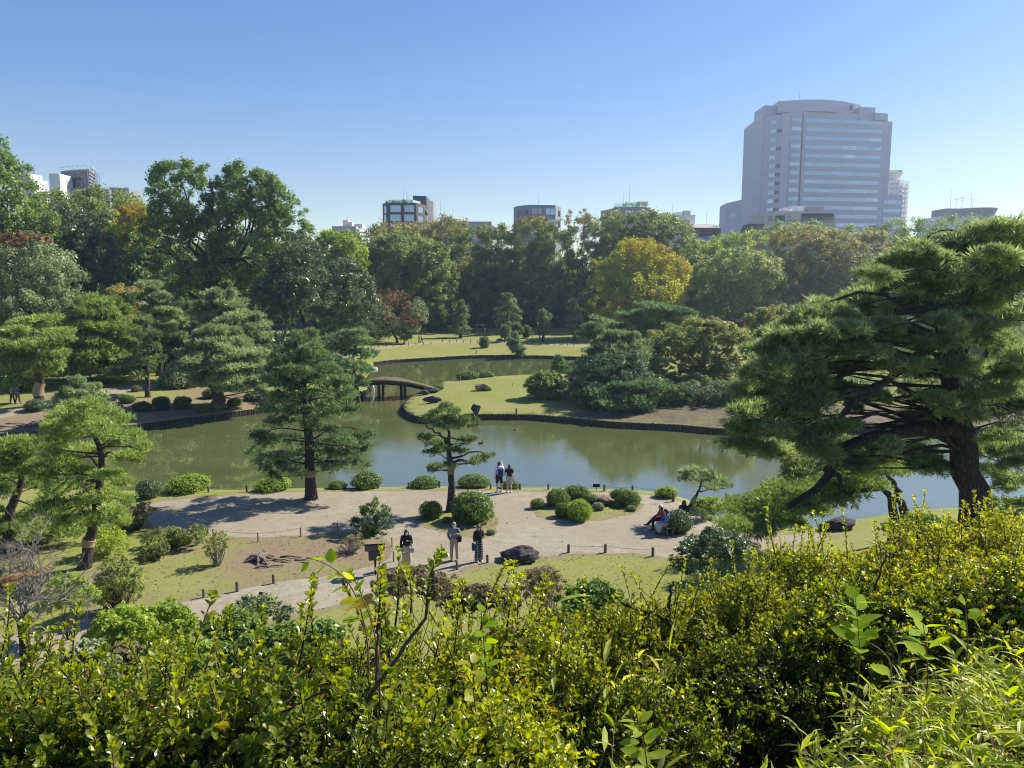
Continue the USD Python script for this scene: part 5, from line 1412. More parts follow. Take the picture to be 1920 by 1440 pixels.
# grey block with chamfered front
D = 222.0
P = [xy(963, D + 8), xy(969, D + 4), xy(990, D), xy(1041, D + 1), xy(1052, D + 8), xy(1050, D + 24), xy(965, D + 24)]
off = np.array([*xy(1008, D), GZ0])
t = thing('apartment_block', 'blue grey apartment block with a stepped front above the orange tinged tree', 'building', off)
a = At(t, off)
zt = top_z(384, D)
a('wall', prism([tuple(p) for p in P], GZ0, zt), 'wall_grey')
fm = Facade(P[2], P[3])
windows(t, off, fm, [(389, 402), (410, 423), (431, 444)], [(997, 1017)], 'pane_dark', 'trim_dark', 1)
windows(t, off, fm, [(390.5, 403), (411, 424), (432, 445)], [(1023, 1041)], 'pane_pale', 'trim_dark', 1)
windows(t, off, Facade(P[1], P[2]), [(393, 401), (414, 422)], [(984.5, 986.5), (988, 989.6)], 'pane_dark', 'trim_dark', 0)
windows(t, off, Facade(P[1], P[2]), [(396, 408), (417, 429)], [(971.5, 977)], 'pane_dark', 'trim_dark', 0)
windows(t, off, Facade(P[3], P[4]), [(395, 406), (415, 426)], [(1046.5, 1050)], 'pane_dark', 'trim_dark', 0)
q = xy(1009, D + 8)
antenna(t, q[0] - off[0], q[1] - off[1], zt - GZ0, top_z(366, D + 8) - zt, 0.06)
# tan block with the roof garden
D = 232.0
P = [xy(1126, D + 12), xy(1150, D + 2), xy(1219, D), xy(1222, D + 5), xy(1221, D + 25), xy(1128, D + 25)]
off = np.array([*xy(1180, D), GZ0])
t = thing('apartment_block', 'tan apartment block with shrubs on a glass railed roof above the large green tree', 'building', off)
a = At(t, off)
zt = top_z(389, D)
a('wall', prism([tuple(p) for p in P], GZ0, zt), 'wall_tan')
a('penthouse', prism([tuple(xy(1150, D + 6)), tuple(xy(1210, D + 6)), tuple(xy(1210, D + 16)), tuple(xy(1150, D + 16))], zt - 0.3, zt + 0.8), 'wall_tan')
windows(t, off, Facade(P[1], P[2]), [(393.5, 404), (412, 423)], [(1172, 1188), (1197, 1212)], 'pane_blue', 'trim_dark', 3)
roof_rail(t, [xy(1150, D + 4) - off[:2], xy(1172, D + 2) - off[:2], xy(1200, D + 2) - off[:2]], zt - GZ0, 1.5)
rng = np.random.default_rng(4)
L = np.array([[*xy(x, D + 6), zt + 1.4, 1.6, 1.2, 0.8] for x in (1176, 1190, 1197, 1204, 1208)])
leaf_crown(t, 'roof_garden', L, 1400, 0.15, 'leaf_camphor', rng, off, 0.4)
for px, py in ((1168, 361), (1179, 348)):
    q = xy(px, D + 8)
    antenna(t, q[0] - off[0], q[1] - off[1], zt - GZ0, top_z(py, D + 8) - zt, 0.06)
# long low beige building
t, f, zt, off = block('office_building', 'long flat beige building right of the dark apartment block', 815, 922, 416.5, 235, 18, 'wall_pink')
a = At(t, off)
u0, u1 = f.px(827), f.px(850)
a('parapet', f.slab(u0, u1, zt - 0.5, zt + 0.55, -3, 0.05), 'wall_pink')
a('coping', f.slab(u1, f.L, zt, zt + 0.18, -0.6, 0.12), 'trim_light')
for i in range(5):
    windows(t, off, f, [(440 + 18 * i, 450 + 18 * i)], [(860, 872), (880, 892), (900, 912)], 'pane_pale', 'trim_light', 1)
for px, py in ((827, 377), (848, 388)):
    q = xy(px, 240)
    antenna(t, q[0] - off[0], q[1] - off[1], zt - GZ0, top_z(py, 240) - zt, 0.06)
q = xy(820.5, 238)
antenna(t, q[0] - off[0], q[1] - off[1], zt - GZ0, 1.5, 0.06, 2, 'tv_aerial')
# pale residential block on the left
t, f, zt, off = block('residential_block', 'pale pinkish residential block with stacked balconies left of the dark block', 622, 668, 424, 300, 16, 'wall_pink')
a = At(t, off)
A, B = xy(668.3, 300.5), xy(690, 309)
g = Facade(A, B)
a('balcony_wing', prism([tuple(A), tuple(B), tuple(B + [-2, 12]), tuple(A + [0, 14])], GZ0, top_z(427, 300)), 'wall_cream')
for i in range(8):
    z = top_z(434 + 7.2 * i, 300)
    a('balcony', g.slab(0.2, g.L - 0.3, z, z + 0.85, 0.02, 1.1), 'wall_white')
    for j in range(2):
        a('window', g.slab(0.8 + j * g.L * 0.46, 0.8 + j * g.L * 0.46 + g.L * 0.3, z + 0.9, z + 1.6 - 0.4, -0.02, 0.04), 'pane_dark')
for i, (c, d, py) in enumerate(((643, 653, 413), (654, 660, 416), (664, 679, 420))):
    p, q = xy(c, 304), xy(d, 304)
    a('roof_house', prism([tuple(p), tuple(q), tuple(q + [0, 6]), tuple(p + [0, 6])], zt - 0.4, top_z(py, 304)), 'wall_cream')
q = xy(651, 306)
antenna(t, q[0] - off[0], q[1] - off[1], top_z(413, 304) - GZ0, 2.0, 0.06)
p, q = xy(694, 318), xy(705, 318)
t = thing('roof_tank', 'small khaki rooftop house between the pale block and the dark block', 'building', (*p, GZ0))
put(t, 'wall', prism([tuple(p), tuple(q), tuple(q + [0, 6]), tuple(p + [0, 6])], GZ0, top_z(434, 318)), 'tank_green', offset=(*p, GZ0))
put(t, 'flat_roof', prism([tuple(p + [-.2, -.2]), tuple(q + [.2, -.2]), tuple(q + [.2, 6.2]), tuple(p + [-.2, 6.2])], top_z(434, 318), top_z(433, 318)), 'wall_cream', offset=(*p, GZ0))
# white block behind the right treetops
t, f, zt, off = block('residential_block', 'white low residential block right of the tan block', 1224, 1303, 404.5, 246, 14, 'wall_white')
a = At(t, off)
a('coping', f.slab(-0.1, f.L + 0.1, zt, zt + 0.25, -0.6, 0.15), 'trim_light')
windows(t, off, f, [(411, 416.5), (426, 432)], [(1259, 1269.5), (1272, 1287)], 'pane_dark', 'trim_light', 1)
windows(t, off, f, [(411, 415)], [(1252.5, 1256.5)], 'pane_dark', 'trim_dark', 0)
windows(t, off, f, [(414, 418), (430, 434)], [(1289, 1292)], 'pane_dark', 'trim_dark', 0)
for k in range(3):
    u0, u1 = f.px(1258), f.px(1288)
    z1 = top_z(417.5 + 14.5 * k, 246)
    a('balcony', f.slab(u0, u1, z1 - 1.2, z1, 0.03, 0.9), 'wall_white')
for c, d, py, m in ((1267, 1277, 397.5, 'wall_white'), (1281, 1294, 395, 'tank_green'), (1246, 1256, 401.5, 'wall_white')):
    p, q = xy(c, 250), xy(d, 250)
    a('roof_tank', prism([tuple(p), tuple(q), tuple(q + [0, 2.5]), tuple(p + [0, 2.5])], zt - 0.1, top_z(py, 250)), m)
q = xy(1260, 252)
antenna(t, q[0] - off[0], q[1] - off[1], zt - GZ0, top_z(379, 252) - zt, 0.06)
# dark house with the glass roof
t, f, zt, off = block('town_house', 'dark brown terraced building with sloping glass roof beside the white low block', 1296, 1352, 427, 238, 14, 'wall_dark')
a = At(t, off)
p0, p1 = f.px(1299), f.px(1340)
z0, z1 = zt, top_z(418.5, 238)
pr = []
for u, z, d in ((p0, z0, 0.0), (f.L, z0, 0.0), (p1, z1, -3.0), (p0 + 0.6, z1, -3.0), (p0, z0, -8), (f.L, z0, -8), (p1, z1, -5), (p0 + 0.6, z1, -5)):
    q = f.a + f.u * u + f.n * d
    pr.append([q[0], q[1], z])
a('sloped_roof', hull(pr), 'wall_beige')
u0, u1, u2 = f.px(1302), f.px(1338), f.px(1310)
zz0, zz1 = top_z(452, 236), top_z(442, 238)
for i in range(5):
    pa, pb = u0 + (u1 - u0) * i / 5 + 0.06, u0 + (u1 - u0) * (i + 1) / 5 - 0.06
    q = []
    for u, z, d in ((pa, zz0, 2.2), (pb, zz0, 2.2), (pb, zz1, 0.03), (pa, zz1, 0.03)):
        w = f.a + f.u * u + f.n * d
        q += [[w[0], w[1], z], [w[0], w[1], z - 0.12]]
    a('glass_roof_pane', hull(q), 'pane_pale')
for c, d, y0, y1 in ((1300, 1316, 431, 440), (1318, 1334, 430, 439), (1340, 1350, 432, 440)):
    a('dormer', f.slab(f.px(c), f.px(d), top_z(y1, 238), top_z(y0, 238), -0.5, 0.7), 'roof_brown')
a('roof_railing', f.slab(f.px(1338), f.L, zt + 0.02, zt + 1.0, -1.0, -0.94), 'glass_rail')
q = xy(1324, 244)
antenna(t, q[0] - off[0], q[1] - off[1], zt - GZ0, top_z(398, 244) - zt, 0.06)
# beige low rise in front of the tower, and the brown mansard
t, f, zt, off = block('apartment_block', 'beige low rise with roof terrace standing in front of the office tower', 1432, 1567, 396, 214, 16, 'wall_beige')
a = At(t, off)
u0, u1 = f.px(1502), f.px(1562)
za, zb = f.px(1530, 400)[1], f.px(1530, 414)[1]
a('terrace_recess', f.slab(u0, u1, zb, za, 0.01, 0.05), 'trim_dark')
windows(t, off, f, [(402.5, 413)], [(1508, 1522), (1540, 1550), (1552, 1559)], 'pane_pale', 'trim_light', 1)
a('terrace_railing', f.slab(u0, u1, zb, zb + 0.9, 0.9, 0.95), 'glass_rail')
a('terrace_floor', f.slab(u0, u1, zb - 0.25, zb - 0.01, 0.055, 1.0), 'wall_beige')
windows(t, off, f, [(406, 414)], [(1441, 1443), (1445, 1447), (1476, 1481.5)], 'pane_dark', 'trim_dark', 0)
sl = f.px(1453), f.px(1471)
a('stair_recess', f.slab(sl[0], sl[1], top_z(436, 214), top_z(404, 214), 0.01, 0.06), 'trim_dark')
for k in range(2):
    z = top_z(420 + 12 * k, 214)
    pp = []
    for u, zz in ((sl[0], z + 1.4), (sl[0] + 0.5, z + 1.4), (sl[1], z - 0.6), (sl[1], z - 1.1)):
        for d in (0.07, 0.6):
            w = f.a + f.u * u + f.n * d
            pp.append([w[0], w[1], zz])
    a('stair_flight', hull(pp), 'wall_white')
for c, d, py, m in ((1511, 1543, 387, 'wall_grey'), (1470, 1478, 389, 'wall_white'), (1493, 1506, 386.5, 'wall_white'), (1484, 1492, 391, 'wall_white')):
    p, q = xy(c, 219), xy(d, 219)
    a('roof_house', prism([tuple(p), tuple(q), tuple(q + [0, 5]), tuple(p + [0, 5])], zt - 0.2, top_z(py, 219)), m)
q = xy(1455, 220)
antenna(t, q[0] - off[0], q[1] - off[1], zt - GZ0, 2.0, 0.05, 2, 'tv_aerial')
p, q = xy(1403, 206), xy(1441, 206)
off = np.array([*p, GZ0])
t = thing('town_house', 'small house with a brown mansard roof left of the beige low rise', 'building', off)
z0, z1 = top_z(433, 206), top_z(420.5, 206)
put(t, 'wall', prism([tuple(p + [.4, .4]), tuple(q + [-.4, .4]), tuple(q + [-.4, 8]), tuple(p + [.4, 8])], GZ0, z0 + 0.01), 'roof_orange', offset=off)
put(t, 'mansard_roof', hull([[*p, z0], [*q, z0], [*(q + [0, 8.4]), z0], [*(p + [0, 8.4]), z0], [*(p + [.8, 1]), z1], [*(q + [-.8, 1]), z1], [*(q + [-.8, 7.4]), z1], [*(p + [.8, 7.4]), z1]]), 'roof_brown', offset=off)
put(t, 'ridge_trim', prism([tuple(p + [.7, .9]), tuple(q + [-.7, .9]), tuple(q + [-.7, 7.5]), tuple(p + [.7, 7.5])], z1 + 0.002, z1 + 0.2), 'trim_dark', offset=off)
# orange gable peeping out on the right
p, q = xy(1633, 204), xy(1646, 204)
off = np.array([*p, GZ0])
t = thing('town_house', 'tiny orange roofed house peeping over the trees at the tower\'s foot', 'building', off)
z0, z1 = top_z(432, 204), top_z(422, 204)
put(t, 'wall', prism([tuple(p), tuple(q), tuple(q + [0, 6]), tuple(p + [0, 6])], GZ0, z0), 'wall_white', offset=off)
put(t, 'gable_roof', hull([[*(p + [-.2, -.2]), z0], [*(q + [.2, -.2]), z0], [*(q + [.2, 6.2]), z0], [*(p + [-.2, 6.2]), z0], [*((p + q) / 2 + [.3, -.2]), z1], [*((p + q) / 2 + [.3, 6.2]), z1]]), 'roof_orange', offset=off)
# white residential tower behind the office tower
D = 470.0
P = [xy(1655, D + 4), xy(1682, D), xy(1699, D + 9), xy(1697, D + 26), xy(1655, D + 26)]
off = np.array([*xy(1680, D), GZ0])
t = thing('residential_tower', 'white residential tower with balconies and a flared roof ring behind the office tower', 'building', off)
a = At(t, off)
zt = top_z(337, D)
a('wall', prism([tuple(p) for p in P], GZ0, zt), 'wall_white')
f1, f2 = Facade(P[0], P[1]), Facade(P[1], P[2])
for k in range(11):
    z = top_z(343 + 9.2 * k, D)
    for ff, s in ((f1, (0.35, 0.62)), (f1, (0.68, 0.94)), (f2, (0.12, 0.42)), (f2, (0.55, 0.9))):
        a('balcony', ff.slab(ff.L * s[0], ff.L * s[1], z - 2.3, z - 1.1, 0.03, 0.9), 'wall_white')
        a('window', ff.slab(ff.L * s[0] + .1, ff.L * s[1] - .1, z - 1.05, z, -0.02, 0.04), 'pane_dark')
c = xy(1668, D + 8)
ang = np.linspace(0, 2 * np.pi, 25)[:-1]
ring = lambda r, z: np.c_[np.cos(ang) * r + c[0], np.sin(ang) * r + c[1], np.full(24, z)]
a('roof_ring', hull(np.vstack([ring(3.2, zt), ring(5.4, top_z(321, D))])), 'wall_cream')
a('ring_railing', hull(np.vstack([ring(5.0, top_z(320.9, D)), ring(5.0, top_z(317, D))])), 'glass_rail')
# round white building on the right
D = 262.0
off = np.array([*xy(1835, D), GZ0])
t = thing('office_building', 'white building with a bowl shaped roof drum and aerials at the right edge', 'building', off)
a = At(t, off)
p, q = xy(1766, D), xy(1897, D + 4)
z0 = top_z(405, D)
a('wall', prism([tuple(p), tuple(q), tuple(q + [0, 16]), tuple(p + [0, 16])], GZ0, z0), 'wall_white')
p2, q2 = xy(1772, D - 0.5), xy(1802, D - 0.2)
a('annex', prism([tuple(p2), tuple(q2), tuple(q2 + [0, 9]), tuple(p2 + [0, 9])], z0 - 1.0, top_z(391, D)), 'wall_grey')
c = xy(1828, D + 7)
ring = lambda r, z: np.c_[np.cos(ang) * r + c[0], np.sin(ang) * r * 0.9 + c[1], np.full(24, z)]
a('roof_drum', hull(np.vstack([ring(5.2, z0 - 0.5), ring(6.6, top_z(389, D))])), 'wall_grey')
a('drum_cap', hull(np.vstack([ring(6.7, top_z(389, D) + .003), ring(6.7, top_z(388, D))])), 'trim_light')
for px, py, ar in ((1779, 354, 0), (1790, 371, 2), (1801, 369, 3), (1818, 361, 0), (1821, 374, 1)):
    q = xy(px, D + 4)
    antenna(t, q[0] - off[0], q[1] - off[1], top_z(390, D) - GZ0, top_z(py, D + 4) - top_z(390, D), 0.07, ar)
fw = Facade(xy(1766, D), xy(1897, D + 4))
windows(t, off, fw, [(408, 412)], [(1840, 1850), (1858, 1868), (1876, 1886)], 'pane_dark', 'trim_light', 1)
# buildings at the left edge, with the scaffolded one
t, f, zt, off = block('residential_block', 'white block with a blue stripe beside the scaffolded building at the left', 99, 118.5, 327, 210, 6, 'wall_white')
a = At(t, off)
g = Facade(xy(118.6, 210), xy(136, 216))
a('side_wing', prism([tuple(g.a), tuple(g.b), tuple(g.b + [-2, 6]), tuple(g.a + [-0.5, 6])], GZ0, zt - 0.02), 'wall_white')
a('blue_stripe', g.slab(0, g.L, top_z(344.5, 212), top_z(343, 212), 0.005, 0.06), 'pane_blue')
a('parapet', f.slab(-0.1, f.L, zt, zt + 0.2, -6, 0.1), 'wall_white')
D = 216.0
P = [xy(122, D + 4), xy(147, D + 1), xy(174, D), xy(184, D + 8), xy(183, D + 16), xy(123, D + 16)]
off = np.array([*xy(150, D), GZ0])
t = thing('scaffolded_building', 'grey building wrapped in scaffold sheeting with a railed top at the left', 'building', off)
a = At(t, off)
zt = top_z(317, D)
a('wall', prism([tuple(p) for p in P], GZ0, zt), 'mesh_sheet')
for k, (i, j) in enumerate(((0, 1), (1, 2), (2, 3))):
    g = Facade(P[i], P[j])
    for m in range(7):
        a('scaffold_board', g.slab(0, g.L, top_z(322 + 6.5 * m, D), top_z(321.3 + 6.5 * m, D), 0.02, 0.25), 'mast_metal')
    for u in np.linspace(0.2, g.L - 0.2, 5):
        a('scaffold_pole', g.slab(u - .04, u + .04, GZ0 + 20, zt + 1.0, 0.26, 0.34), 'mast_metal')
    a('top_rail', g.slab(0, g.L, zt + 0.9, zt + 1.0, 0.35, 0.43), 'trim_light')
a('vent', Facade(P[1], P[2]).slab(1.0, 2.0, top_z(336, D), top_z(333, D), 0.02, 0.36), 'trim_dark')
for px, h in ((186, 5.5), (191, 7.0)):
    q = xy(px, D + 6)
    a('ladder_mast', cat([tube([[q[0] + s, q[1], GZ0 + 20], [q[0] + s, q[1], top_z(318, D)]], 0.07, 5) for s in (-.25, .25)] + [tube([[q[0] - .25, q[1], z], [q[0] + .25, q[1], z]], 0.04, 4) for z in np.arange(top_z(350, D), top_z(318, D), 0.7)])[:2], 'mast_metal')
q = xy(180, D + 6)
antenna(t, q[0] - off[0], q[1] - off[1], zt - GZ0, top_z(297, D + 6) - zt, 0.05)
p, q = xy(137, D - 1), xy(209, D + 3)
a('lower_block', prism([tuple(p), tuple(q), tuple(q + [0, 8]), tuple(p + [0, 8])], GZ0, top_z(353, D)), 'mesh_sheet')
gl = Facade(p, q)
a('lower_railing', gl.slab(gl.L * .55, gl.L, top_z(353, D) + .003, top_z(349, D), -0.1, -0.05), 'glass_rail')
p, q = xy(210, D + 4), xy(246, D + 7)
a('right_block', prism([tuple(p), tuple(q), tuple(q + [0, 8]), tuple(p + [0, 8])], GZ0, top_z(351, D + 4)), 'wall_grey')
gr = Facade(p, q)
a('gap', gr.slab(gr.L * .46, gr.L * .56, GZ0 + 18, top_z(354, D + 4), 0.01, 0.05), 'trim_dark')
for u in np.linspace(0.3, gr.L - .3, 6):
    a('scaffold_pole', gr.slab(u - .04, u + .04, GZ0 + 20, top_z(348, D + 4), 0.1, 0.18), 'mast_metal')
p, q = xy(48, 232), xy(60, 232)
t = thing('residential_block', 'small cream rooftop house peeping out behind the left edge tree', 'building', (*p, GZ0))
put(t, 'wall', prism([tuple(p), tuple(q), tuple(q + [0, 7]), tuple(p + [0, 7])], GZ0, top_z(324, 232)), 'wall_cream', offset=(*p, GZ0))
p2, q2 = xy(60.2, 231), xy(70, 231)
put(t, 'annex', prism([tuple(p2), tuple(q2), tuple(q2 + [0, 7]), tuple(p2 + [0, 7])], GZ0, top_z(335, 231)), 'wall_white', offset=(*p, GZ0))
q = xy(64, 233)
antenna(t, q[0] - p[0], q[1] - p[1], top_z(335, 231) - GZ0, 1.8, 0.05)

# ------------------------------------------------------------------ the air between: a light haze
M['haze_air'] = usdkit.material(stage, '/World/Looks/haze_air', {'v': ('principled_volume', {'color': (0.70, 0.83, 1.0), 'density': 0.00034, 'anisotropy': 0.62})}, surface=None, volume='v.volume')
hz = put(None, 'haze', box(-660, 660, -320, 660, -3.0, 112.0), 'haze_air', kind='stuff', label='thin blue haze in the air over the garden')
# ------------------------------------------------------------------ the overgrown slope at the viewer's feet
def near_leaves(b, d, nrm, ln, wd, rng, curl=0.15, wide=0.58):
    """Folded leaves: base b, direction d, face normal nrm, length ln, half width wd; five points and four triangles each."""
    ln, wd = np.asarray(ln)[:, None], np.asarray(wd)[:, None]
    side = unit(np.cross(d, nrm))
    up = np.cross(side, d)
    c1 = b + d * ln * wide + up * ln * curl * 0.35
    c2 = b + d * ln * 0.9 - up * ln * curl * 0.1
    rows = [b, c1 + side * wd + up * wd * 0.3, c1 - side * wd + up * wd * 0.3, c2 + side * wd * 0.55 + up * wd * 0.15, c2 - side * wd * 0.55 + up * wd * 0.15, b + d * ln - up * ln * curl * 0.3, c1]
    v = np.stack(rows, 1).reshape(-1, 3)
    i = np.arange(len(b))[:, None] * 7
    f = np.concatenate([i + t for t in ([0, 6, 1], [0, 2, 6], [1, 6, 3], [6, 2, 4], [6, 4, 3], [3, 4, 5])], 1).reshape(-1, 3)
    return v, f


def sprigs(base, direc, length, nl, leaf_len, rng, tip=5, wratio=0.27, lean=0.55, droop=0.0, tbase=0.45, tvar=0.2, odd=0.04):
    """Leafy twigs. Returns the leaves (v, f, tint) and the twigs' centre lines."""
    N = len(base)
    length = np.broadcast_to(length, (N,))
    a0 = unit(np.cross(direc, rng.normal(size=(N, 3))))
    b0 = np.cross(direc, a0)
    tot = nl + tip
    s = np.concatenate([np.linspace(0.12, 0.92, nl), np.full(tip, 1.0)])
    ph = np.arange(tot) * 2.39996
    el = np.concatenate([np.full(nl, lean), np.linspace(0.65, 1.15, tip)])       # how far the leaf leans along the twig
    ang = ph[None] + rng.uniform(0, 6.28, (N, 1)) + rng.normal(0, 0.25, (N, tot))
    rad = np.cos(ang)[..., None] * a0[:, None] + np.sin(ang)[..., None] * b0[:, None]
    e = (el[None] + rng.normal(0, 0.16, (N, tot)))[..., None]
    d = unit(rad * np.cos(e) + direc[:, None] * np.sin(e) + np.array([0, 0, -droop]))
    p = base[:, None] + direc[:, None] * (s[None] * length[:, None])[..., None]
    nrm = unit(direc[:, None] * np.cos(e) - rad * np.sin(e) + rng.normal(size=(N, tot, 3)) * 0.25)
    size = leaf_len * rng.uniform(0.65, 1.25, (N, tot)) * np.where(s[None] > 0.99, 0.85, 1.0)
    sh = rng.normal(0, tvar * 0.6, (N, 1))
    t = np.clip(tbase + sh + rng.normal(0, tvar * 0.6, (N, tot)), 0.02, 0.8)
    t = np.where(rng.random((N, tot)) < odd, rng.uniform(0.86, 1.0, (N, tot)), t)
    P, Dv, Nn, S = p.reshape(-1, 3), d.reshape(-1, 3), nrm.reshape(-1, 3), size.ravel()
    v, f = near_leaves(P, Dv, Nn, S, S * wratio * rng.uniform(0.8, 1.25, len(S)), rng, rng.uniform(0.0, 0.3))
    return v, f, np.repeat(t.ravel(), 7)


def azalea(label, px, top_py, D, rx, ry, n, ls, ll, seed, mat='near_leaf', depth=None, nl=9, tip=5, shoots=(), tbase=0.42, tvar=0.22, odd=0.04, stems=34, twig='dark_twig', wratio=0.25, name='azalea_shrub', branches=(), lump=0.9, stem_r=0.008, wild=9):
    rng = np.random.default_rng(seed)
    top = PT(px, top_py, D)
    g = at(top[0], D)
    h = max(top[2] - g[2] - (1.15 if D < 3.2 else 0.25) * ls, 0.3)
    t = thing(name, label, 'shrub', g)
    # leafy twigs over a lumpy dome, thinner towards the inside
    d = unit(rng.normal(size=(int(n * 2.2), 3)) * [1, 1, 0.9] + [0, 0, 0.25])
    d = d[d[:, 2] > -0.3][:int(n * 1.25)]
    q = meshkit.fbm(d * 2.2 + seed * 1.37, 3, seed)
    rr = (0.70 + lump * (q - 0.42)) * rng.uniform(0.45, 1.05, len(d)) ** 0.55
    base = g + [0, 0, h * 0.52] + d * rr[:, None] * [rx, ry, h * 0.5]
    keep = base[:, 2] > H(base[:, 0], base[:, 1]) + 0.05
    base, d = base[keep], d[keep]
    m = len(base)
    dr = unit(d * [0.8, 0.8, 0.35] + np.array([0, 0, 0.62]) + rng.normal(size=d.shape) * 0.5)
    kinds, protos = 9, []
    for k in range(kinds):
        z = np.array([[0, 0, 0.0]]), np.array([[0, 0, 1.0]])
        tb = tbase + tvar * (k / (kinds - 1) - 0.5) * 1.4
        L1 = ls * rng.uniform(0.7, 1.35)
        lv = sprigs(*z, L1, nl + int(rng.integers(-3, 3)), ll * rng.uniform(0.72, 1.2), rng, tip + int(rng.integers(-2, 2)), wratio * rng.uniform(0.85, 1.15), lean=rng.uniform(0.35, 0.75), tbase=tb, tvar=tvar, odd=odd * (2.0 if k % 3 == 0 else 0.6))
        st = tube([[0, 0, -L1 * 0.9], [0.004, 0, 0], [0, 0.003, L1]], [0.0028, 0.0024, 0.0012], 4, cap=False)
        protos.append(cat([lv, (*st, np.full(len(st[0]), 0.03))]))
    scatter(t, 'foliage', protos, 'leafy_twig', rng.integers(0, kinds, m), base - g, quats(dr, rng), rng.uniform(0.7, 1.3, m), mat)
    st, L = [], []
    pick = rng.choice(m, min(stems, m), replace=False)
    for k in pick:
        a = g + np.array([rng.normal() * 0.12 * rx, rng.normal() * 0.12 * ry, 0.02])
        cv = crooked(a, base[k] + dr[k] * ls * 0.8, 8, rng, 0.12)
        st.append(tube(cv, np.linspace(stem_r, stem_r * 0.25, 8), 5))
    # upright shoots of this year, the given ones and wild ones
    wl = []
    hi = np.argsort(-(base[:, 2] + rng.normal(0, 0.06 * h, m)))[:wild * 3]
    for k in rng.choice(hi, min(wild, len(hi)), replace=False):
        e = base[k] + unit(np.array([rng.normal() * 0.32, rng.normal() * 0.32, 1.0])) * ls * rng.uniform(1.6, 3.6)
        wl.append((base[k] - (e - base[k]) * 0.8, e))
    for sp in shoots:
        sd = sp[2] if len(sp) > 2 else 0.0
        wl.append((PT(*sp[0], D + sd), PT(*sp[1], D + sd)))
    for a, b in wl:
        cv = spline([a, (a + b) / 2 + rng.normal(size=3) * 0.04 * np.linalg.norm(b - a), b], 14)
        st.append(tube(cv, np.linspace(0.0045, 0.0018, 14), 5))
        for k in range(3, 14):
            dd = unit(cv[k] - cv[k - 1])
            L.append(sprigs(cv[k:k + 1] - dd * 0.02, dd[None], 0.03, 3 if k < 13 else 4, ll * (1.0 if k > 6 else 0.8), rng, 0 if k < 13 else 6, wratio * 1.15, lean=0.8, tbase=tbase + 0.12, tvar=0.12, odd=0.01))
    for k in rng.choice(m, min(16, m), replace=False):                 # bare dead twigs that stick out
        e = base[k] + unit(dr[k] + rng.normal(size=3) * 0.5) * ls * rng.uniform(1.2, 2.6)
        st.append(tube(crooked(base[k] - dr[k] * ls, e, 6, rng, 0.2), np.linspace(0.0035, 0.001, 6), 4, cap=False))
    for line, r in branches:
        cv = spline([PT(a[0], a[1], D + (a[2] if len(a) > 2 else 0)) for a in line], 16)
        cv[1:-1] += rng.normal(size=(14, 3)) * r * 0.4
        st.append(tube(cv, np.linspace(r, r * 0.45, 16), 7))
    put(t, 'stems', cat(st)[:2], twig, smooth=True, offset=g, kind='stuff')
    if L:
        v, f, ti = cat(L)
        put(t, 'shoot_leaves', (v, f), mat, tint=ti, offset=g, kind='stuff')
    return t


# nearest rank, left to right
azalea('glossy azalea shrub filling the bottom left corner of the photo', 60, 1260, 1.95, 0.34, 0.30, 720, 0.080, 0.031, 201, tbase=0.40, shoots=[((75, 1440), (30, 1285)), ((70, 1440), (118, 1310))])
azalea('azalea shrub with orange stems at the bottom edge, second from the left corner', 270, 1270, 1.9, 0.34, 0.30, 760, 0.080, 0.031, 202, tbase=0.42, twig='red_twig', shoots=[((235, 1440), (235, 1290)), ((225, 1440), (262, 1300)), ((300, 1440), (330, 1275))])
azalea('dark azalea shrub with a long red stem at the bottom edge left of centre', 470, 1250, 1.95, 0.34, 0.30, 760, 0.080, 0.031, 203, tbase=0.36, twig='red_twig', shoots=[((290, 1440), (395, 1130), 0.15), ((285, 1440), (350, 1225), .1), ((330, 1400), (412, 1175), .2)])
azalea('azalea shrub with dark forked branches at the bottom edge near the centre', 680, 1235, 2.0, 0.36, 0.30, 720, 0.080, 0.031, 204, tbase=0.34, branches=[([(610, 1445), (680, 1330), (705, 1290), (760, 1210), (800, 1150), (812, 1070)], 0.008), ([(705, 1290), (708, 1200), (712, 1110)], 0.005), ([(480, 1380), (560, 1320), (620, 1290)], 0.006)],
       shoots=[((800, 1150), (822, 1046)), ((712, 1180), (716, 1085))])
# second rank
azalea('azalea shrub with upright shoots at the left edge above the corner shrub', 25, 1180, 2.75, 0.42, 0.4, 620, 0.10, 0.032, 205, tbase=0.42, shoots=[((-10, 1260), (18, 1108)), ((60, 1300), (45, 1180)), ((130, 1290), (146, 1142)), ((10, 1290), (70, 1195))])
azalea('azalea shrub whose tall shoot stands before the brown hillside bush', 250, 1225, 2.6, 0.46, 0.4, 680, 0.09, 0.031, 206, tbase=0.45, shoots=[((240, 1300), (290, 1195)), ((310, 1290), (308, 1190)), ((160, 1290), (190, 1225))])
azalea('azalea shrub in the second rank below the black tilted sign', 460, 1195, 2.5, 0.44, 0.4, 680, 0.09, 0.031, 207, tbase=0.46, shoots=[((500, 1270), (492, 1150)), ((560, 1250), (585, 1095)), ((455, 1270), (430, 1150))])
azalea('bushy bright azalea shrub below the roofed notice box', 650, 1130, 2.65, 0.42, 0.4, 760, 0.09, 0.030, 208, tbase=0.55, shoots=[((600, 1230), (588, 1098)), ((740, 1180), (748, 1040)), ((770, 1150), (762, 1070)), ((690, 1200), (640, 1085))])
azalea('leafy shrub with pale green shoots below the man in the grey shirt', 850, 1130, 3.0, 0.5, 0.45, 800, 0.10, 0.034, 209, 'near_leaf', tbase=0.60, shoots=[((850, 1200), (858, 1105)), ((900, 1190), (945, 1065)), ((950, 1200), (975, 1085))])
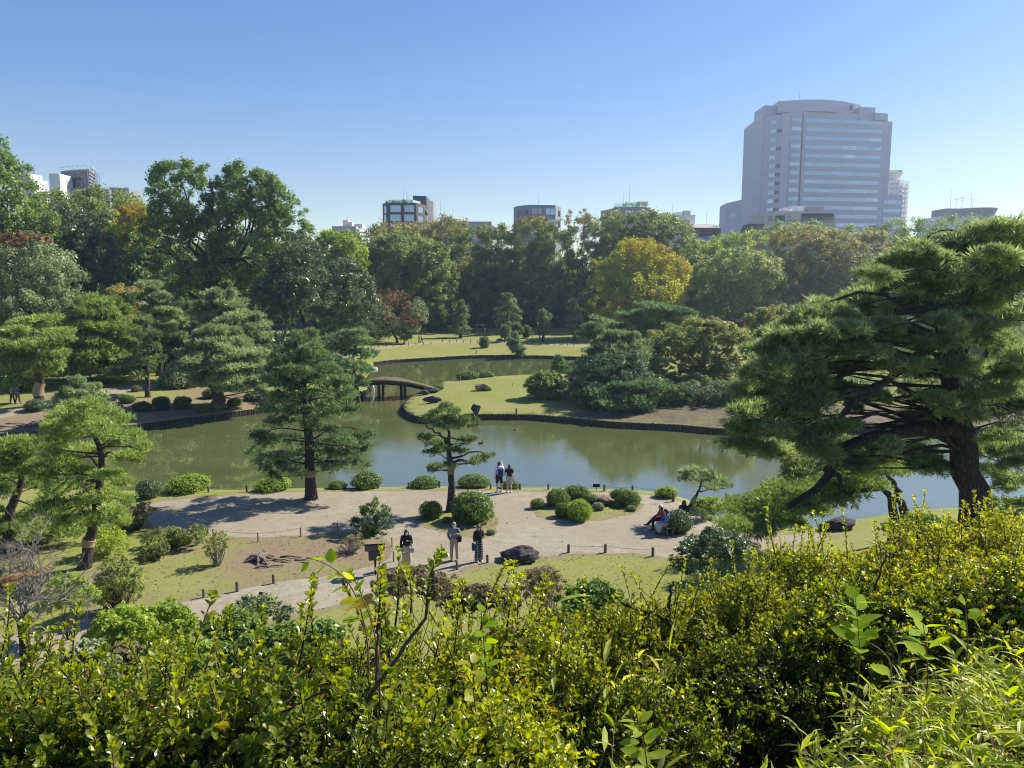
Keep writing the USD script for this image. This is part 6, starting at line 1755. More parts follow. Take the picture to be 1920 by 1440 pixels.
azalea('tall leafy shrub in the gap below the black boulder', 985, 1120, 3.5, 0.45, 0.45, 700, 0.10, 0.033, 210, 'near_leaf', tbase=0.55, shoots=[((970, 1300), (968, 1090)), ((1010, 1180), (1022, 1085))])
azalea('azalea shrub with bare brown crooked branches in the middle of the foreground', 1190, 1105, 4.2, 0.72, 0.6, 1250, 0.09, 0.027, 211, 'near_yellow', tbase=0.46, stem_r=0.012, branches=[([(1345, 1320), (1310, 1240), (1265, 1210), (1215, 1208), (1160, 1205), (1140, 1180)], 0.022), ([(1265, 1210), (1245, 1160), (1200, 1145), (1165, 1130)], 0.014), ([(1250, 1170), (1255, 1120), (1262, 1090)], 0.012), ([(1215, 1208), (1150, 1185), (1122, 1175), (1118, 1150)], 0.010)])
azalea('broad azalea shrub right of the bare branched azalea', 1400, 1065, 4.5, 0.8, 0.6, 1350, 0.09, 0.028, 212, 'near_yellow', tbase=0.40, stem_r=0.012, shoots=[((1400, 1150), (1372, 1020)), ((1460, 1060), (1438, 958))], branches=[([(1410, 1300), (1420, 1200), (1440, 1110), (1450, 1050)], 0.014)])
azalea('azalea shrub with fresh green shoots in front of the twin trunked pine', 1560, 1010, 5.2, 0.85, 0.7, 1350, 0.10, 0.031, 213, 'near_leaf', tbase=0.62, stem_r=0.012, shoots=[((1590, 1080), (1580, 960)), ((1650, 1060), (1640, 985)), ((1680, 1040), (1676, 935)), ((1530, 1060), (1515, 985))])
azalea('yellowing azalea shrub in front of the huge pine\'s trunk', 1760, 995, 5.1, 0.8, 0.7, 1350, 0.09, 0.029, 214, 'near_yellow', tbase=0.60, odd=0.08, stem_r=0.012, shoots=[((1810, 1040), (1806, 945)), ((1850, 1050), (1842, 968))])
azalea('yellow green azalea shrub at the right edge beside the huge pine\'s trunk', 1910, 965, 5.4, 0.7, 0.7, 1100, 0.09, 0.030, 215, 'near_yellow', tbase=0.52, odd=0.06, stem_r=0.012)
azalea('shaded azalea shrub behind the lime leaved plant', 1640, 1080, 4.1, 0.7, 0.5, 1050, 0.09, 0.029, 216, 'near_leaf', tbase=0.46, stem_r=0.012, branches=[([(1610, 1230), (1625, 1150), (1650, 1080), (1662, 1040)], 0.010)])
azalea('shaded azalea shrub at the right edge above the dwarf bamboo', 1860, 1060, 4.0, 0.65, 0.5, 1000, 0.09, 0.031, 217, 'near_leaf', tbase=0.5, odd=0.06, stem_r=0.012)
azalea('dark low shrub in the shade under the bare branched azalea', 1180, 1270, 3.4, 0.55, 0.35, 700, 0.09, 0.028, 218, 'near_leaf', tbase=0.3, stem_r=0.010)
azalea('dark low shrub in the hollow left of the dwarf bamboo', 1400, 1220, 3.8, 0.6, 0.35, 700, 0.09, 0.028, 219, 'near_leaf', tbase=0.3, stem_r=0.010)
azalea('leafy low shrub at the bottom edge left of the dwarf bamboo', 930, 1320, 2.4, 0.36, 0.3, 560, 0.10, 0.034, 220, 'near_leaf', tbase=0.55)

# ------------------------------------------------------------------ dwarf bamboo


def blades(b, d, ln, wd, rng, droop=0.35):
    """Bamboo leaves: arching lance shapes of three segments."""
    n = len(b)
    ln, wd = ln[:, None], wd[:, None]
    side = unit(np.cross(d, np.array([0, 0, 1.0]) + rng.normal(size=(n, 3)) * 0.45))
    dn = np.array([0, 0, -1.0])
    pos = lambda s: b + d * ln * s + dn * ln * droop * s * s
    up = np.cross(side, d)
    rows = [b]
    for s, w in ((0.28, 1.0), (0.65, 0.8)):
        rows += [pos(s) + side * wd * w + up * wd * 0.3, pos(s), pos(s) - side * wd * w + up * wd * 0.3]
    rows.append(pos(1.0))
    v = np.stack(rows, 1).reshape(-1, 3)
    i = np.arange(n)[:, None] * 8
    f = np.concatenate([i + t for t in ([0, 2, 1], [0, 3, 2], [1, 2, 5], [1, 5, 4], [2, 3, 6], [2, 6, 5], [4, 5, 7], [5, 6, 7])], 1).reshape(-1, 3)
    return v, f


def bamboo(label, culm_xy, h, seed, bl=0.14, bw=0.0085, nb=6, mat='near_bamboo', name='dwarf_bamboo', tb=0.45, odd=0.06):
    rng = np.random.default_rng(seed)
    xy_ = np.asarray(culm_xy, float)
    n = len(xy_)
    g = np.c_[xy_, H(xy_[:, 0], xy_[:, 1])]
    org = g.mean(0)
    lean = rng.normal(size=(n, 2)) * 0.28
    hh = h * rng.uniform(0.55, 1.15, n)
    tip = g + np.c_[lean * hh[:, None], hh]
    bs, ds = [], []
    for k in range(nb):
        s = 0.45 + 0.55 * (k + 1) / nb
        bs.append(g + (tip - g) * s)
        a = rng.uniform(0, 6.28, n)
        e = rng.uniform(0.0, 0.9, n) + 0.35 * (k == nb - 1)
        ds.append(np.c_[np.cos(a) * np.cos(e), np.sin(a) * np.cos(e), np.sin(e)])
    B, Dv = np.vstack(bs), np.vstack(ds)
    v, f = blades(B, Dv, bl * rng.uniform(0.6, 1.3, len(B)), bw * rng.uniform(0.7, 1.3, len(B)), rng, 0.32)
    t = np.clip(tb + rng.normal(0, 0.2, len(B)), 0.02, 0.85)
    t = np.where(rng.random(len(B)) < odd, rng.uniform(0.9, 1.0, len(B)), t)
    o = thing(name, label, 'bamboo', org)
    put(o, 'leaf_mass', (v, f), mat, tint=np.repeat(t, 8), offset=org, kind='stuff')
    cul = [tube([g[k], (g[k] + tip[k]) / 2 + rng.normal(size=3) * 0.01, tip[k]], [0.0022, 0.002, 0.0012], 4, cap=False) for k in range(n)]
    put(o, 'culms', cat(cul)[:2], 'straw', offset=org, kind='stuff')
    return o


rng = np.random.default_rng(230)
pts_ = rng.uniform([0.2, 1.2], [4.2, 5.0], (6000, 2))
sas = Polygon([(0.34, 1.45), (0.42, 2.3), (0.95, 2.72), (1.5, 3.2), (2.2, 3.75), (3.1, 4.25), (4.1, 4.6), (4.1, 2.6), (2.2, 1.3)])
pts_ = pts_[shapely.contains_xy(sas, pts_[:, 0], pts_[:, 1])]
o = bamboo('sunlit dwarf bamboo thicket filling the bottom right corner of the photo', pts_[:2100], 0.34, 231, 0.12, 0.0085, 6)
pts_ = rng.uniform([-0.15, 2.35], [0.62, 3.1], (150, 2))
bamboo('small clump of dwarf bamboo at the bottom edge right of centre', pts_, 0.42, 232, 0.17, 0.011, 5, tb=0.35)
pts_ = rng.uniform([0.1, 3.2], [0.5, 3.7], (26, 2))
bamboo('broad leaved dwarf bamboo sprays below the dry brown bush', pts_, 1.15, 233, 0.20, 0.013, 6, tb=0.6)

# ------------------------------------------------------------------ single leafy shoots


def shoot(label, D, line, leaves, mat, ll, seed, name='leafy_shoot', r=0.003, wr=0.36, twig='red_twig', tb=0.5, hang=0.2):
    """A shoot along a line of photograph points, with big leaves one by one: (position along the line 0..1, side angle, size factor)."""
    rng = np.random.default_rng(seed)
    cv = spline([PT(a[0], a[1], D + (a[2] if len(a) > 2 else 0)) for a in line], 24)
    g = at(cv[0][0], cv[0][1])
    t = thing(name, label, 'plant', g)
    stem = np.vstack([[g[0], g[1], g[2] - 0.03], [(g[0] + cv[0][0]) / 2, g[1], (g[2] + cv[0][2]) / 2], cv]) if g[2] < cv[0][2] - 0.05 else cv
    put(t, 'stem', tube(stem, np.linspace(r, r * 0.5, len(stem)), 6), twig, smooth=True, offset=g)
    for s, a, k in leaves:
        i = min(22, int(s * 23))
        d0 = unit(cv[i + 1] - cv[i])
        sx = unit(np.cross(d0, [0, 0, 1.0]) + 1e-6)
        sy = np.cross(d0, sx)
        rad = math.cos(a) * sx + math.sin(a) * sy
        d = unit(rad * 0.85 + d0 * 0.55 + [0, 0, -hang])
        nrm = unit(np.cross(np.cross(d, [0, 0, 1.0]), d) + rng.normal(size=3) * 0.35)
        L = ll * k
        n = 9
        u = np.linspace(0, 1, n)
        w = L * wr * np.sin(np.pi * u ** 0.85) ** 0.8 * (1 + 0.06 * (np.arange(n) % 2))
        side = unit(np.cross(d, nrm))
        up = np.cross(side, d)
        c = cv[i] + d * 0.012 + d * (L * u)[:, None] - up * (L * 0.22 * u ** 2)[:, None]
        v = np.vstack([c - up * 0.12 * w[:, None], c + side * w[:, None] + up * 0.10 * w[:, None], c - side * w[:, None] + up * 0.10 * w[:, None]])
        f = []
        for q in range(n - 1):
            f += [[q, q + 1, n + q + 1], [q, n + q + 1, n + q], [q, 2 * n + q + 1, q + 1], [q, 2 * n + q, 2 * n + q + 1]]
        put(t, 'leaf', (v, np.array(f)), mat, smooth=True, tint=np.full(3 * n, np.clip(tb + rng.normal(0, 0.2), 0.02, 0.98)), offset=g)
    return t


LV = lambda n, s0, s1, k0, k1, seed: [(s0 + (s1 - s0) * i / (n - 1), 2.4 * i + np.random.default_rng(seed + i).uniform(-.4, .4), k0 + (k1 - k0) * i / (n - 1)) for i in range(n)]
shoot('arching shoot with round lime green leaves in front of the tree stump', 2.2, [(690, 1215), (678, 1150), (655, 1095), (620, 1062), (575, 1045)], LV(15, 0.25, 1.0, 1.1, 0.75, 1), 'near_lime', 0.05, 241, wr=0.4, tb=0.6)
shoot('shoot with big yellow ivy like leaves just left of the notice box', 2.1, [(710, 1230), (700, 1180), (688, 1140), (676, 1115)], [(0.75, 0.3, 1.3), (0.9, 2.8, 1.2), (1.0, 1.5, 1.0), (0.5, 4.2, 0.8)], 'leaf_gold', 0.055, 242, wr=0.45, tb=0.75)
shoot('young plant with large lime green toothed leaves above the dwarf bamboo', 3.1, [(1612, 1235), (1610, 1190), (1606, 1150), (1604, 1122)], LV(14, 0.15, 1.0, 1.1, 0.8, 3), 'near_lime', 0.105, 243, wr=0.33, tb=0.4, hang=0.1)
shoot('young plant with lime green leaves at the right, beyond the dwarf bamboo', 3.0, [(1740, 1260), (1735, 1200), (1730, 1165)], LV(9, 0.3, 1.0, 1.05, 0.85, 4), 'near_lime', 0.10, 244, wr=0.33, tb=0.6, hang=0.1)
shoot('small lime green shoot at the right edge above the dwarf bamboo', 3.2, [(1815, 1205), (1812, 1160), (1810, 1135)], LV(6, 0.4, 1.0, 0.8, 0.7, 5), 'near_lime', 0.08, 245, wr=0.32, tb=0.5)
shoot('long bare arching stem with one pointed lime leaf left of the lime plant', 3.1, [(1672, 1300), (1668, 1240), (1600, 1185), (1550, 1140)], [(0.16, 0.5, 1.0), (0.95, 1.0, 0.5)], 'near_lime', 0.09, 246, wr=0.38, tb=0.7, twig='straw')
shoot('tall weed with grey green toothed leaves at the bottom edge', 2.3, [(1215, 1460), (1210, 1410), (1200, 1370), (1196, 1350)], LV(12, 0.15, 1.0, 1.1, 0.7, 6), 'near_bamboo', 0.075, 247, wr=0.26, tb=0.35, hang=0.15)
shoot('plant with scattered yellow leaves right of the forked azalea', 2.5, [(905, 1440), (900, 1380), (890, 1320), (885, 1260), (880, 1230)], LV(15, 0.1, 1.0, 1.1, 0.85, 7), 'near_yellow', 0.055, 248, wr=0.34, tb=0.85, twig='dark_twig')
shoot('tall plant with fresh green leaves below the woman with the checked trousers', 2.8, [(915, 1300), (910, 1240), (905, 1180), (902, 1145)], LV(14, 0.2, 1.0, 1.0, 0.9, 8), 'near_lime', 0.06, 249, wr=0.33, tb=0.3, twig='dark_twig')
shoot('bright shoot among the azaleas low on the right of the centre', 3.3, [(975, 1300), (972, 1250), (968, 1200)], LV(8, 0.4, 1.0, 1.0, 0.9, 9), 'near_yellow', 0.06, 250, wr=0.36, tb=0.8)
shoot('twig with pale leaves among the left azaleas above the long red stem', 2.1, [(380, 1330), (372, 1290), (365, 1270), (350, 1260)], [(0.5, 0.4, 1.0), (0.8, 2.2, 1.1), (0.95, 4.0, 0.9), (0.65, 5.2, .8)], 'near_lime', 0.05, 251, wr=0.42, tb=0.8)
# the red sumac leaves at the left edge
rng = np.random.default_rng(252)
b = PT(-30, 1130, 9.5)
g = at(b[0], b[1])
t = thing('sumac', 'sumac with red and orange feathered leaves at the left edge', 'plant', g)
put(t, 'stem', tube([g - [0, 0, .05], (g + b) / 2 + [0.1, 0, 0], b, PT(-10, 1085, 9.5)], [0.03, 0.025, 0.018, 0.012], 7), 'dark_twig', smooth=True, offset=g)
for (ax, ay), (bx, by) in (((-8, 1085), (30, 1072)), ((-5, 1088), (60, 1068)), ((10, 1080), (84, 1062)), ((-10, 1092), (25, 1090))):
    p0, p1 = PT(ax, ay, 9.5), PT(bx, by, 9.3 + rng.uniform(-.3, .3))
    s = np.repeat(np.linspace(0.15, 1.0, 9), 2)
    bb = p0 + (p1 - p0) * s[:, None]
    ax_ = unit(p1 - p0)
    sd = unit(np.cross(ax_, [0, 0, 1.0]))
    dd = unit(sd * np.where(np.arange(18) % 2, 1, -1)[:, None] * 0.8 + [0, 0, -0.75] + ax_ * 0.3)
    v, f = near_leaves(bb, dd, np.tile(ax_, (18, 1)), np.full(18, 0.10), np.full(18, 0.016), rng)
    put(t, 'feathered_leaf', (v, f), 'leaf_red', tint=np.repeat(rng.uniform(0.1, 0.9, 18), 7), offset=g, kind='stuff')

# ------------------------------------------------------------------ bushes down the slope

bush('azalea_bush', 'yellow green azalea bush on the slope beside the low path at the left', 17, [(228, 1175, 52, 36), (190, 1190, 30, 26), (265, 1180, 30, 30)], 'leaf_bright', 5000, 0.05, 301, tb=0.55)
bush('azalea_bush', 'azalea bush on the slope right of the yellow green one', 18, [(310, 1165, 50, 34), (345, 1180, 34, 28), (285, 1180, 30, 26)], 'leaf_bright', 5000, 0.05, 302, tb=0.35)
bush('azalea_bush', 'green azalea bush on the slope below the black tilted sign', 17, [(430, 1175, 48, 32), (470, 1180, 34, 30)], 'leaf_box', 4200, 0.05, 303, tb=0.7)
bush('hill_bush', 'grey green feathery bush beside the black tilted sign', 20, [(480, 1140, 40, 22), (455, 1150, 26, 18), (520, 1150, 28, 20)], 'leaf_grey', 3500, 0.05, 304, tb=0.4)
bush('hill_bush', 'brown leaved bush low on the left slope', 13, [(235, 1235, 40, 26), (265, 1240, 30, 24)], 'leaf_brown', 3200, 0.045, 305)
bush('hill_bush', 'pale green bush low on the left slope beside the brown bush', 12.5, [(160, 1240, 46, 34), (120, 1255, 40, 34), (190, 1260, 40, 30)], 'leaf_grey', 4500, 0.045, 306, tb=0.6)
bush('hill_bush', 'green bush on the slope right of the brown bush', 12, [(330, 1240, 60, 34), (390, 1235, 50, 34), (290, 1255, 36, 28)], 'leaf_bright', 5500, 0.045, 307, tb=0.3)
bush('hill_bush', 'green bush on the slope behind the tall red stem', 11, [(470, 1230, 60, 36), (540, 1215, 56, 40), (600, 1200, 50, 36)], 'leaf_box', 6000, 0.045, 308, tb=0.65)
bush('hill_bush', 'low brownish bush behind the bright azalea, under the woman in black', 19, [(775, 1085, 50, 18), (735, 1100, 40, 20), (820, 1100, 46, 22)], 'leaf_brown', 4200, 0.05, 309, tb=0.55)
bush('hill_bush', 'brownish heath like bush right of the pale shoots', 17, [(900, 1120, 44, 22), (860, 1130, 40, 22), (945, 1125, 40, 22)], 'leaf_brown', 3800, 0.045, 310, tb=0.35)
bush('dry_bush', 'dry greyish brown bush on the lawn below the black boulder', 24.5, [(1018, 1085, 34, 28), (1000, 1100, 30, 24), (1038, 1100, 30, 26)], 'leaf_brown', 3600, 0.045, 311, tb=0.75, twigs=60, twig_mat='grey_twig')
bush('hill_bush', 'dark bush behind the bare branched azalea', 9, [(1120, 1135, 60, 40), (1060, 1160, 50, 40)], 'leaf_box', 4500, 0.045, 312, tb=0.5)
bush('hill_bush', 'dark evergreen bush under the low wide pine', 26, [(1310, 1035, 44, 26), (1350, 1020, 44, 28), (1290, 1052, 34, 20), (1390, 1035, 40, 24)], 'leaf_dark', 5000, 0.06, 314)
bush('hill_bush', 'green ground cover bush on the slope left of the huge trunk', 21, [(1740, 985, 50, 16), (1690, 995, 40, 16), (1780, 992, 34, 14)], 'leaf_box', 4200, 0.05, 315, tb=0.7)
bush('hill_bush', 'green ground cover bush on the slope right of the huge trunk', 24, [(1890, 952, 50, 16), (1860, 965, 40, 14), (1930, 955, 40, 20)], 'leaf_box', 4200, 0.05, 316, tb=0.55)
slope0 = None
rng = np.random.default_rng(320)
sl_labels = 'leafy evergreen bush in the overgrown slope below the viewpoint'
for i, (px, D) in enumerate([(60, 8.5), (180, 9), (300, 8), (420, 8), (560, 8), (660, 7.5), (700, 11), (760, 8), (840, 9), (900, 7), (960, 10), (1010, 6.5), (1080, 7), (620, 14), (720, 16), (850, 15), (1180, 9.5), (80, 13), (30, 17), (540, 17), (960, 14), (1100, 11)]):
    q = PT(px, 1100, D)
    bq = at(q[0], D)
    if slope0 is None:
        L = np.array([[0, 0, 0.55, 0.75, 0.7, 0.55], [0.5, 0.2, 0.4, 0.5, 0.5, 0.4], [-0.5, -0.1, 0.42, 0.55, 0.5, 0.42]])
        slope0 = thing('slope_bush', sl_labels, 'bush', bq, group='evergreen bushes on the slope below the viewpoint')
        leaf_crown(slope0, 'foliage', L, 12000, 0.034, 'leaf_box', rng, (0, 0, 0), 0.2, 0.6)
    else:
        copy_of(slope0, 'slope_bush', sl_labels, bq, rng.uniform(0, 6.28), 'evergreen bushes on the slope below the viewpoint', scale=rng.uniform(0.95, 1.35))
# ------------------------------------------------------------------ clipped shrubs
rng = np.random.default_rng(400)


def dome_proto(name, label, seed, mat, lobes, n, size, base_tint, loc, scale, group=None):
    """A clipped dome: a close skin of small leaves over smooth lobes and the dense twigs within, unit size (1 m across, 0.5 m high)."""
    r = np.random.default_rng(seed)
    L = np.array(lobes, float)
    t = thing(name, label, 'shrub', loc, r.uniform(0, 6.28), group=group, scale=scale)
    li = r.integers(0, len(L), n)
    d = unit(r.normal(size=(n, 3)))
    bump = 0.80 + 0.42 * meshkit.fbm(d * 2.3 + li[:, None] * 5.0 + seed, 3, seed)
    pos = L[li, :3] + L[li, 3:6] * d * (bump * np.where(r.random(n) < 0.06, r.uniform(1.05, 1.2, n), r.uniform(0.88, 1.06, n)))[:, None]
    q = np.sqrt((((pos[:, None] - L[None, :, :3]) / L[None, :, 3:6]) ** 2).sum(-1))
    q[np.arange(n), li] = 9
    ok = (q > 0.9).all(1) & (pos[:, 2] > 0.0)
    pos, nd = pos[ok], unit(d[ok] / L[li[ok], 3:6])
    v, f = cards(pos, unit(nd * 0.8 + r.normal(size=pos.shape) * 0.5), size * r.uniform(0.6, 1.4, len(pos)), r, 0.6)
    ti = np.clip(base_tint + 0.28 * (meshkit.fbm(pos * 6 + 3, 2, seed) - 0.5) * 2 + r.normal(0, 0.13, len(pos)), 0.02, 0.98)
    put(t, 'foliage', (v, f), mat, tint=np.repeat(ti, 4), kind='stuff')
    core = []
    for c in L:
        s = trimesh.creation.icosphere(2)
        w = np.array(s.vertices) * c[3:6] * 0.80 + c[:3]
        w[:, 2] = np.maximum(w[:, 2], 0.01)
        core.append((w, np.array(s.faces)))
    put(t, 'inner_twigs', cat(core)[:2], 'twig_core', kind='stuff')
    return t


simple('twig_core', (0.022, 0.026, 0.010), 0.95, 0.1, var=0.6, scale=25)
SHAPES = {'dome': [[0, 0, 0.20, 0.5, 0.5, 0.30]], 'bun': [[0, 0, 0.24, 0.5, 0.46, 0.26], [0.15, 0.1, 0.22, 0.36, 0.4, 0.27]],
          'lumpy': [[-0.18, 0, 0.2, 0.34, 0.4, 0.28], [0.2, 0.05, 0.2, 0.32, 0.4, 0.26], [0.02, -0.1, 0.24, 0.34, 0.36, 0.26]]}
protos = {}


def clipped(px, py, w, h, kind, mat, label, name='clipped_shrub', tint=0.42, n=6500, size=0.024, D=None, group=None):
    """px, py: the middle of the shrub's foot in the photograph; w, h its size there in pixels."""
    b = on_ground(px, py)
    shore = b[2] < 0.4
    if shore:                              # at the water's edge it stands on the lip of the bank
        b = GZ(px, py, 0.55)
        while H(b[0], b[1])[0] < 0.45:
            b = b + np.array([0, -0.1, 0])
        b = at(b[0], b[1])
    k = px_m(b[1])
    W = w * k
    drop = math.cos(PITCH + math.atan((py - 720) / F))
    Hh = max(h * k / drop - W * 0.28 * math.tan(PITCH + math.atan((py - 720) / F)), 0.35 * W)
    if not shore:
        c = at(b[0], b[1] + W * 0.32)
        b = c if c[2] > 0.4 else b
    sc = (W, W * 0.95, Hh / 0.5)
    key = (kind, mat, tint)
    if key not in protos:
        protos[key] = dome_proto(name, label, len(protos) + 401, mat, SHAPES[kind], n, size, tint, b, sc, group)
        return protos[key]
    return copy_of(protos[key], name, label, b, rng.uniform(0, 6.28), group, scale=sc)


clipped(353, 919, 82, 27, 'lumpy', 'leaf_bright', 'widest bright azalea mound on the near shore, left of the dark shore pine', tint=0.28)
clipped(513, 917, 70, 29, 'lumpy', 'leaf_bright', 'bright azalea mound on the shore touching the dark shore pine', tint=0.28)
clipped(636, 911, 36, 14, 'dome', 'leaf_box', 'smallest low dome on the shore right of the dark shore pine')
clipped(688, 911, 60, 31, 'bun', 'leaf_box', 'tall round dome on the shore between the two near pines')
clipped(798, 911, 52, 20, 'dome', 'leaf_box', 'low dome on the shore just left of the tray pruned pine')
clipped(888, 910, 57, 18, 'dome', 'leaf_box', 'low dome on the shore just right of the tray pruned pine')
clipped(957, 911, 36, 14, 'dome', 'leaf_box', 'low dome on the shore behind the couple')
clipped(273, 937, 48, 36, 'bun', 'leaf_dark', 'dark glossy shrub at the left end of the near shore', tint=0.6)
clipped(805, 975, 42, 34, 'bun', 'leaf_box', 'dark round shrub in the plaza bed left of the tray pruned pine', tint=0.35)
clipped(888, 984, 80, 58, 'bun', 'leaf_box', 'largest clipped dome, in the plaza bed beside the tray pruned pine')
clipped(1008, 955, 27, 20, 'lumpy', 'leaf_box', 'small loose shrub at the left tip of the shrub island')
clipped(1047, 951, 44, 32, 'dome', 'leaf_box', 'smooth dome at the left of the shrub island')
clipped(1084, 938, 48, 26, 'bun', 'leaf_box', 'dome at the back of the shrub island')
clipped(1088, 980, 50, 40, 'bun', 'leaf_bright', 'front dome of the shrub island, the lightest green', tint=0.3)
clipped(1055, 971, 27, 27, 'dome', 'leaf_box', 'dark narrow dome squeezed behind the front dome', tint=0.35)
clipped(1109, 944, 28, 16, 'dome', 'leaf_box', 'small dome behind the front dome of the shrub island')
clipped(1123, 957, 24, 14, 'lumpy', 'leaf_grey', 'small grey green shrub right of the front dome', tint=0.5)
clipped(1166, 940, 40, 22, 'dome', 'leaf_box', 'back one of the two domes right of the brown rock')
clipped(1181, 951, 44, 30, 'dome', 'leaf_box', 'front one of the two domes right of the brown rock')
clipped(1185, 959, 18, 11, 'lumpy', 'leaf_grey', 'tiny grey shrub at the right tip of the shrub island')
clipped(1158, 953, 20, 10, 'dome', 'leaf_box', 'tiny dark shrub between the brown rock and the right domes', tint=0.35)
clipped(1252, 935, 42, 23, 'lumpy', 'leaf_bright', 'bright topped shrub on the shore where the plaza bends', tint=0.28)
clipped(1327, 958, 62, 32, 'lumpy', 'leaf_bright', 'bright shrub on the shore behind the small leaning pine', tint=0.28)
clipped(1271, 1003, 56, 44, 'bun', 'leaf_dark', 'dark glossy round shrub in front of the seated visitors', tint=0.6)
clipped(836, 981, 15, 12, 'lumpy', 'leaf_grey', 'tiny silvery shrub at the foot of the tray pruned pine')
clipped(921, 1003, 18, 10, 'lumpy', 'leaf_grey', 'tiny silvery shrub at the right edge of the plaza bed')
clipped(818, 732, 26, 12, 'lumpy', 'leaf_box', 'small shrub at the island end of the bridge')
clipped(877, 712, 44, 9, 'lumpy', 'leaf_box', 'low dark hedge like shrub at the back of the island', tint=0.35)
clipped(911, 707, 32, 9, 'lumpy', 'leaf_box', 'low shrub at the back of the island right of the dark one')
clipped(914, 733, 14, 7, 'dome', 'leaf_box', 'tiny shrub beside the brown rock on the island')
clipped(804, 621, 15, 9, 'dome', 'leaf_box', 'left dome of three on the far lawn')
clipped(809, 617, 11, 6, 'dome', 'leaf_box', 'small dome at the back of three on the far lawn')
clipped(822, 621, 18, 8, 'dome', 'leaf_box', 'right dome of three on the far lawn')
clipped(783, 624, 28, 9, 'lumpy', 'leaf_bright', 'yellowish low shrub left of the domes on the far lawn', tint=0.28)
clipped(937, 639, 11, 4, 'dome', 'leaf_box', 'tiny flat dome by itself on the far lawn path')
clipped(236, 757, 28, 16, 'bun', 'leaf_box', 'dark dome on the left bank beside the slim pine', tint=0.35)
clipped(253, 735, 18, 12, 'lumpy', 'leaf_brown', 'brownish shrub at the foot of the slim pine')
clipped(336, 767, 28, 22, 'dome', 'leaf_box', 'clipped dome on the slope of the left bank')
clipped(348, 757, 18, 12, 'dome', 'leaf_box', 'small clipped dome above the other on the left bank slope')
clipped(376, 775, 24, 16, 'lumpy', 'leaf_box', 'loose shrub near the water on the left bank')
clipped(405, 770, 30, 16, 'lumpy', 'leaf_grey', 'grey green shrub near the water below the stout trunk')
clipped(437, 762, 28, 15, 'lumpy', 'leaf_box', 'shrub on the left bank right of the stout trunk')
clipped(433, 732, 32, 18, 'bun', 'leaf_dark', 'dark shrub behind the stout trunk on the left bank', tint=0.6)
clipped(320, 730, 60, 38, 'lumpy', 'leaf_grey', 'large silvery shrub by the bank path', tint=0.5)
clipped(205, 705, 26, 18, 'lumpy', 'leaf_gold', 'yellow autumn shrub behind the left bank pines')
clipped(586, 640, 18, 26, 'lumpy', 'leaf_gold', 'yellow autumn shrub far back beside the dark trunk')
clipped(30, 735, 70, 34, 'lumpy', 'leaf_bright', 'light green shrub behind the walkers at the left edge', tint=0.28)
clipped(60, 772, 40, 22, 'bun', 'leaf_dark', 'dark shrub in the shade under the pine with the curved trunk', tint=0.6)

clipped(262, 772, 34, 18, 'lumpy', 'leaf_dark', 'dark loose shrub on the left bank slope below the slim pine', tint=0.5)
clipped(298, 760, 30, 16, 'lumpy', 'leaf_box', 'loose shrub on the left bank between slim pine and slope domes')
clipped(470, 752, 34, 16, 'lumpy', 'leaf_dark', 'dark loose shrub at the right end of the left bank', tint=0.5)
clipped(392, 748, 36, 18, 'lumpy', 'leaf_dark', 'dark loose shrub just left of the stout trunk', tint=0.5)
clipped(128, 778, 40, 20, 'lumpy', 'leaf_dark', 'dark loose shrub behind the small rounded pine at the water', tint=0.5)
clipped(212, 772, 30, 15, 'lumpy', 'leaf_grey', 'grey green loose shrub right of the small rounded pine at the water')

# loose, unclipped shrubs of the near lawn
bush('feathery_bush', 'feathery dark bush behind the roofed notice box', 35.5, [(702, 975, 30, 22), (690, 998, 30, 22), (718, 995, 24, 20)], 'leaf_box', 2600, 0.06, 421, tb=0.35, clump=0.2, twigs=40, inner=0.05, density=0.7)
bush('olive_bush', 'wide olive green bush on the lawn behind the tree stump', 33.5, [(318, 1006, 36, 17), (355, 1002, 36, 16), (290, 1012, 26, 14)], 'leaf_oak', 3200, 0.055, 422, tb=0.35, clump=0.2, twigs=40)
bush('olive_bush', 'small olive bush in front of the wide olive bush', 32, [(286, 1040, 24, 14), (300, 1032, 18, 12)], 'leaf_oak', 1300, 0.055, 423, tb=0.3, clump=0.2, twigs=24)
bush('thin_bush', 'thin leafed see through bush on the lawn with a long shadow', 31.3, [(404, 1025, 22, 18), (412, 1012, 18, 16), (396, 1035, 14, 12)], 'leaf_oak', 620, 0.05, 424, tb=0.5, clump=0.2, twigs=40, inner=0.02, density=0.6, twig_mat='grey_twig')
bush('brown_bush', 'rust brown leaved bush beside the yellow green near pine', 36, [(252, 975, 30, 18), (272, 968, 22, 16), (240, 990, 26, 16)], 'leaf_brown', 2600, 0.055, 425, tb=0.5, clump=0.2, twigs=30)
bush('yellow_bush', 'yellow green bush behind the trunk of the near leaning pine', 32.5, [(200, 1015, 34, 22), (222, 1028, 24, 18), (185, 1035, 28, 18)], 'leaf_bright', 2800, 0.05, 426, tb=0.55, clump=0.2)
bush('olive_bush', 'large olive yellow bush right of the bare plum tree', 26.5, [(225, 1085, 46, 30), (200, 1105, 40, 28), (245, 1108, 30, 24), (215, 1065, 34, 22)], 'leaf_oak', 5600, 0.05, 427, tb=0.6, clump=0.2, twigs=60, spread=0.32)
bush('green_bush', 'fresh green bush under the bare plum tree', 24.5, [(120, 1105, 44, 26), (155, 1120, 30, 22), (90, 1125, 36, 22)], 'leaf_bright', 4200, 0.05, 428, tb=0.4, clump=0.2)
bush('dark_bush', 'dark bush in the shade below the near left pines', 34, [(120, 1020, 50, 24), (80, 1030, 46, 22), (30, 1035, 50, 24)], 'leaf_box', 3600, 0.06, 429, tb=0.4, clump=0.2)
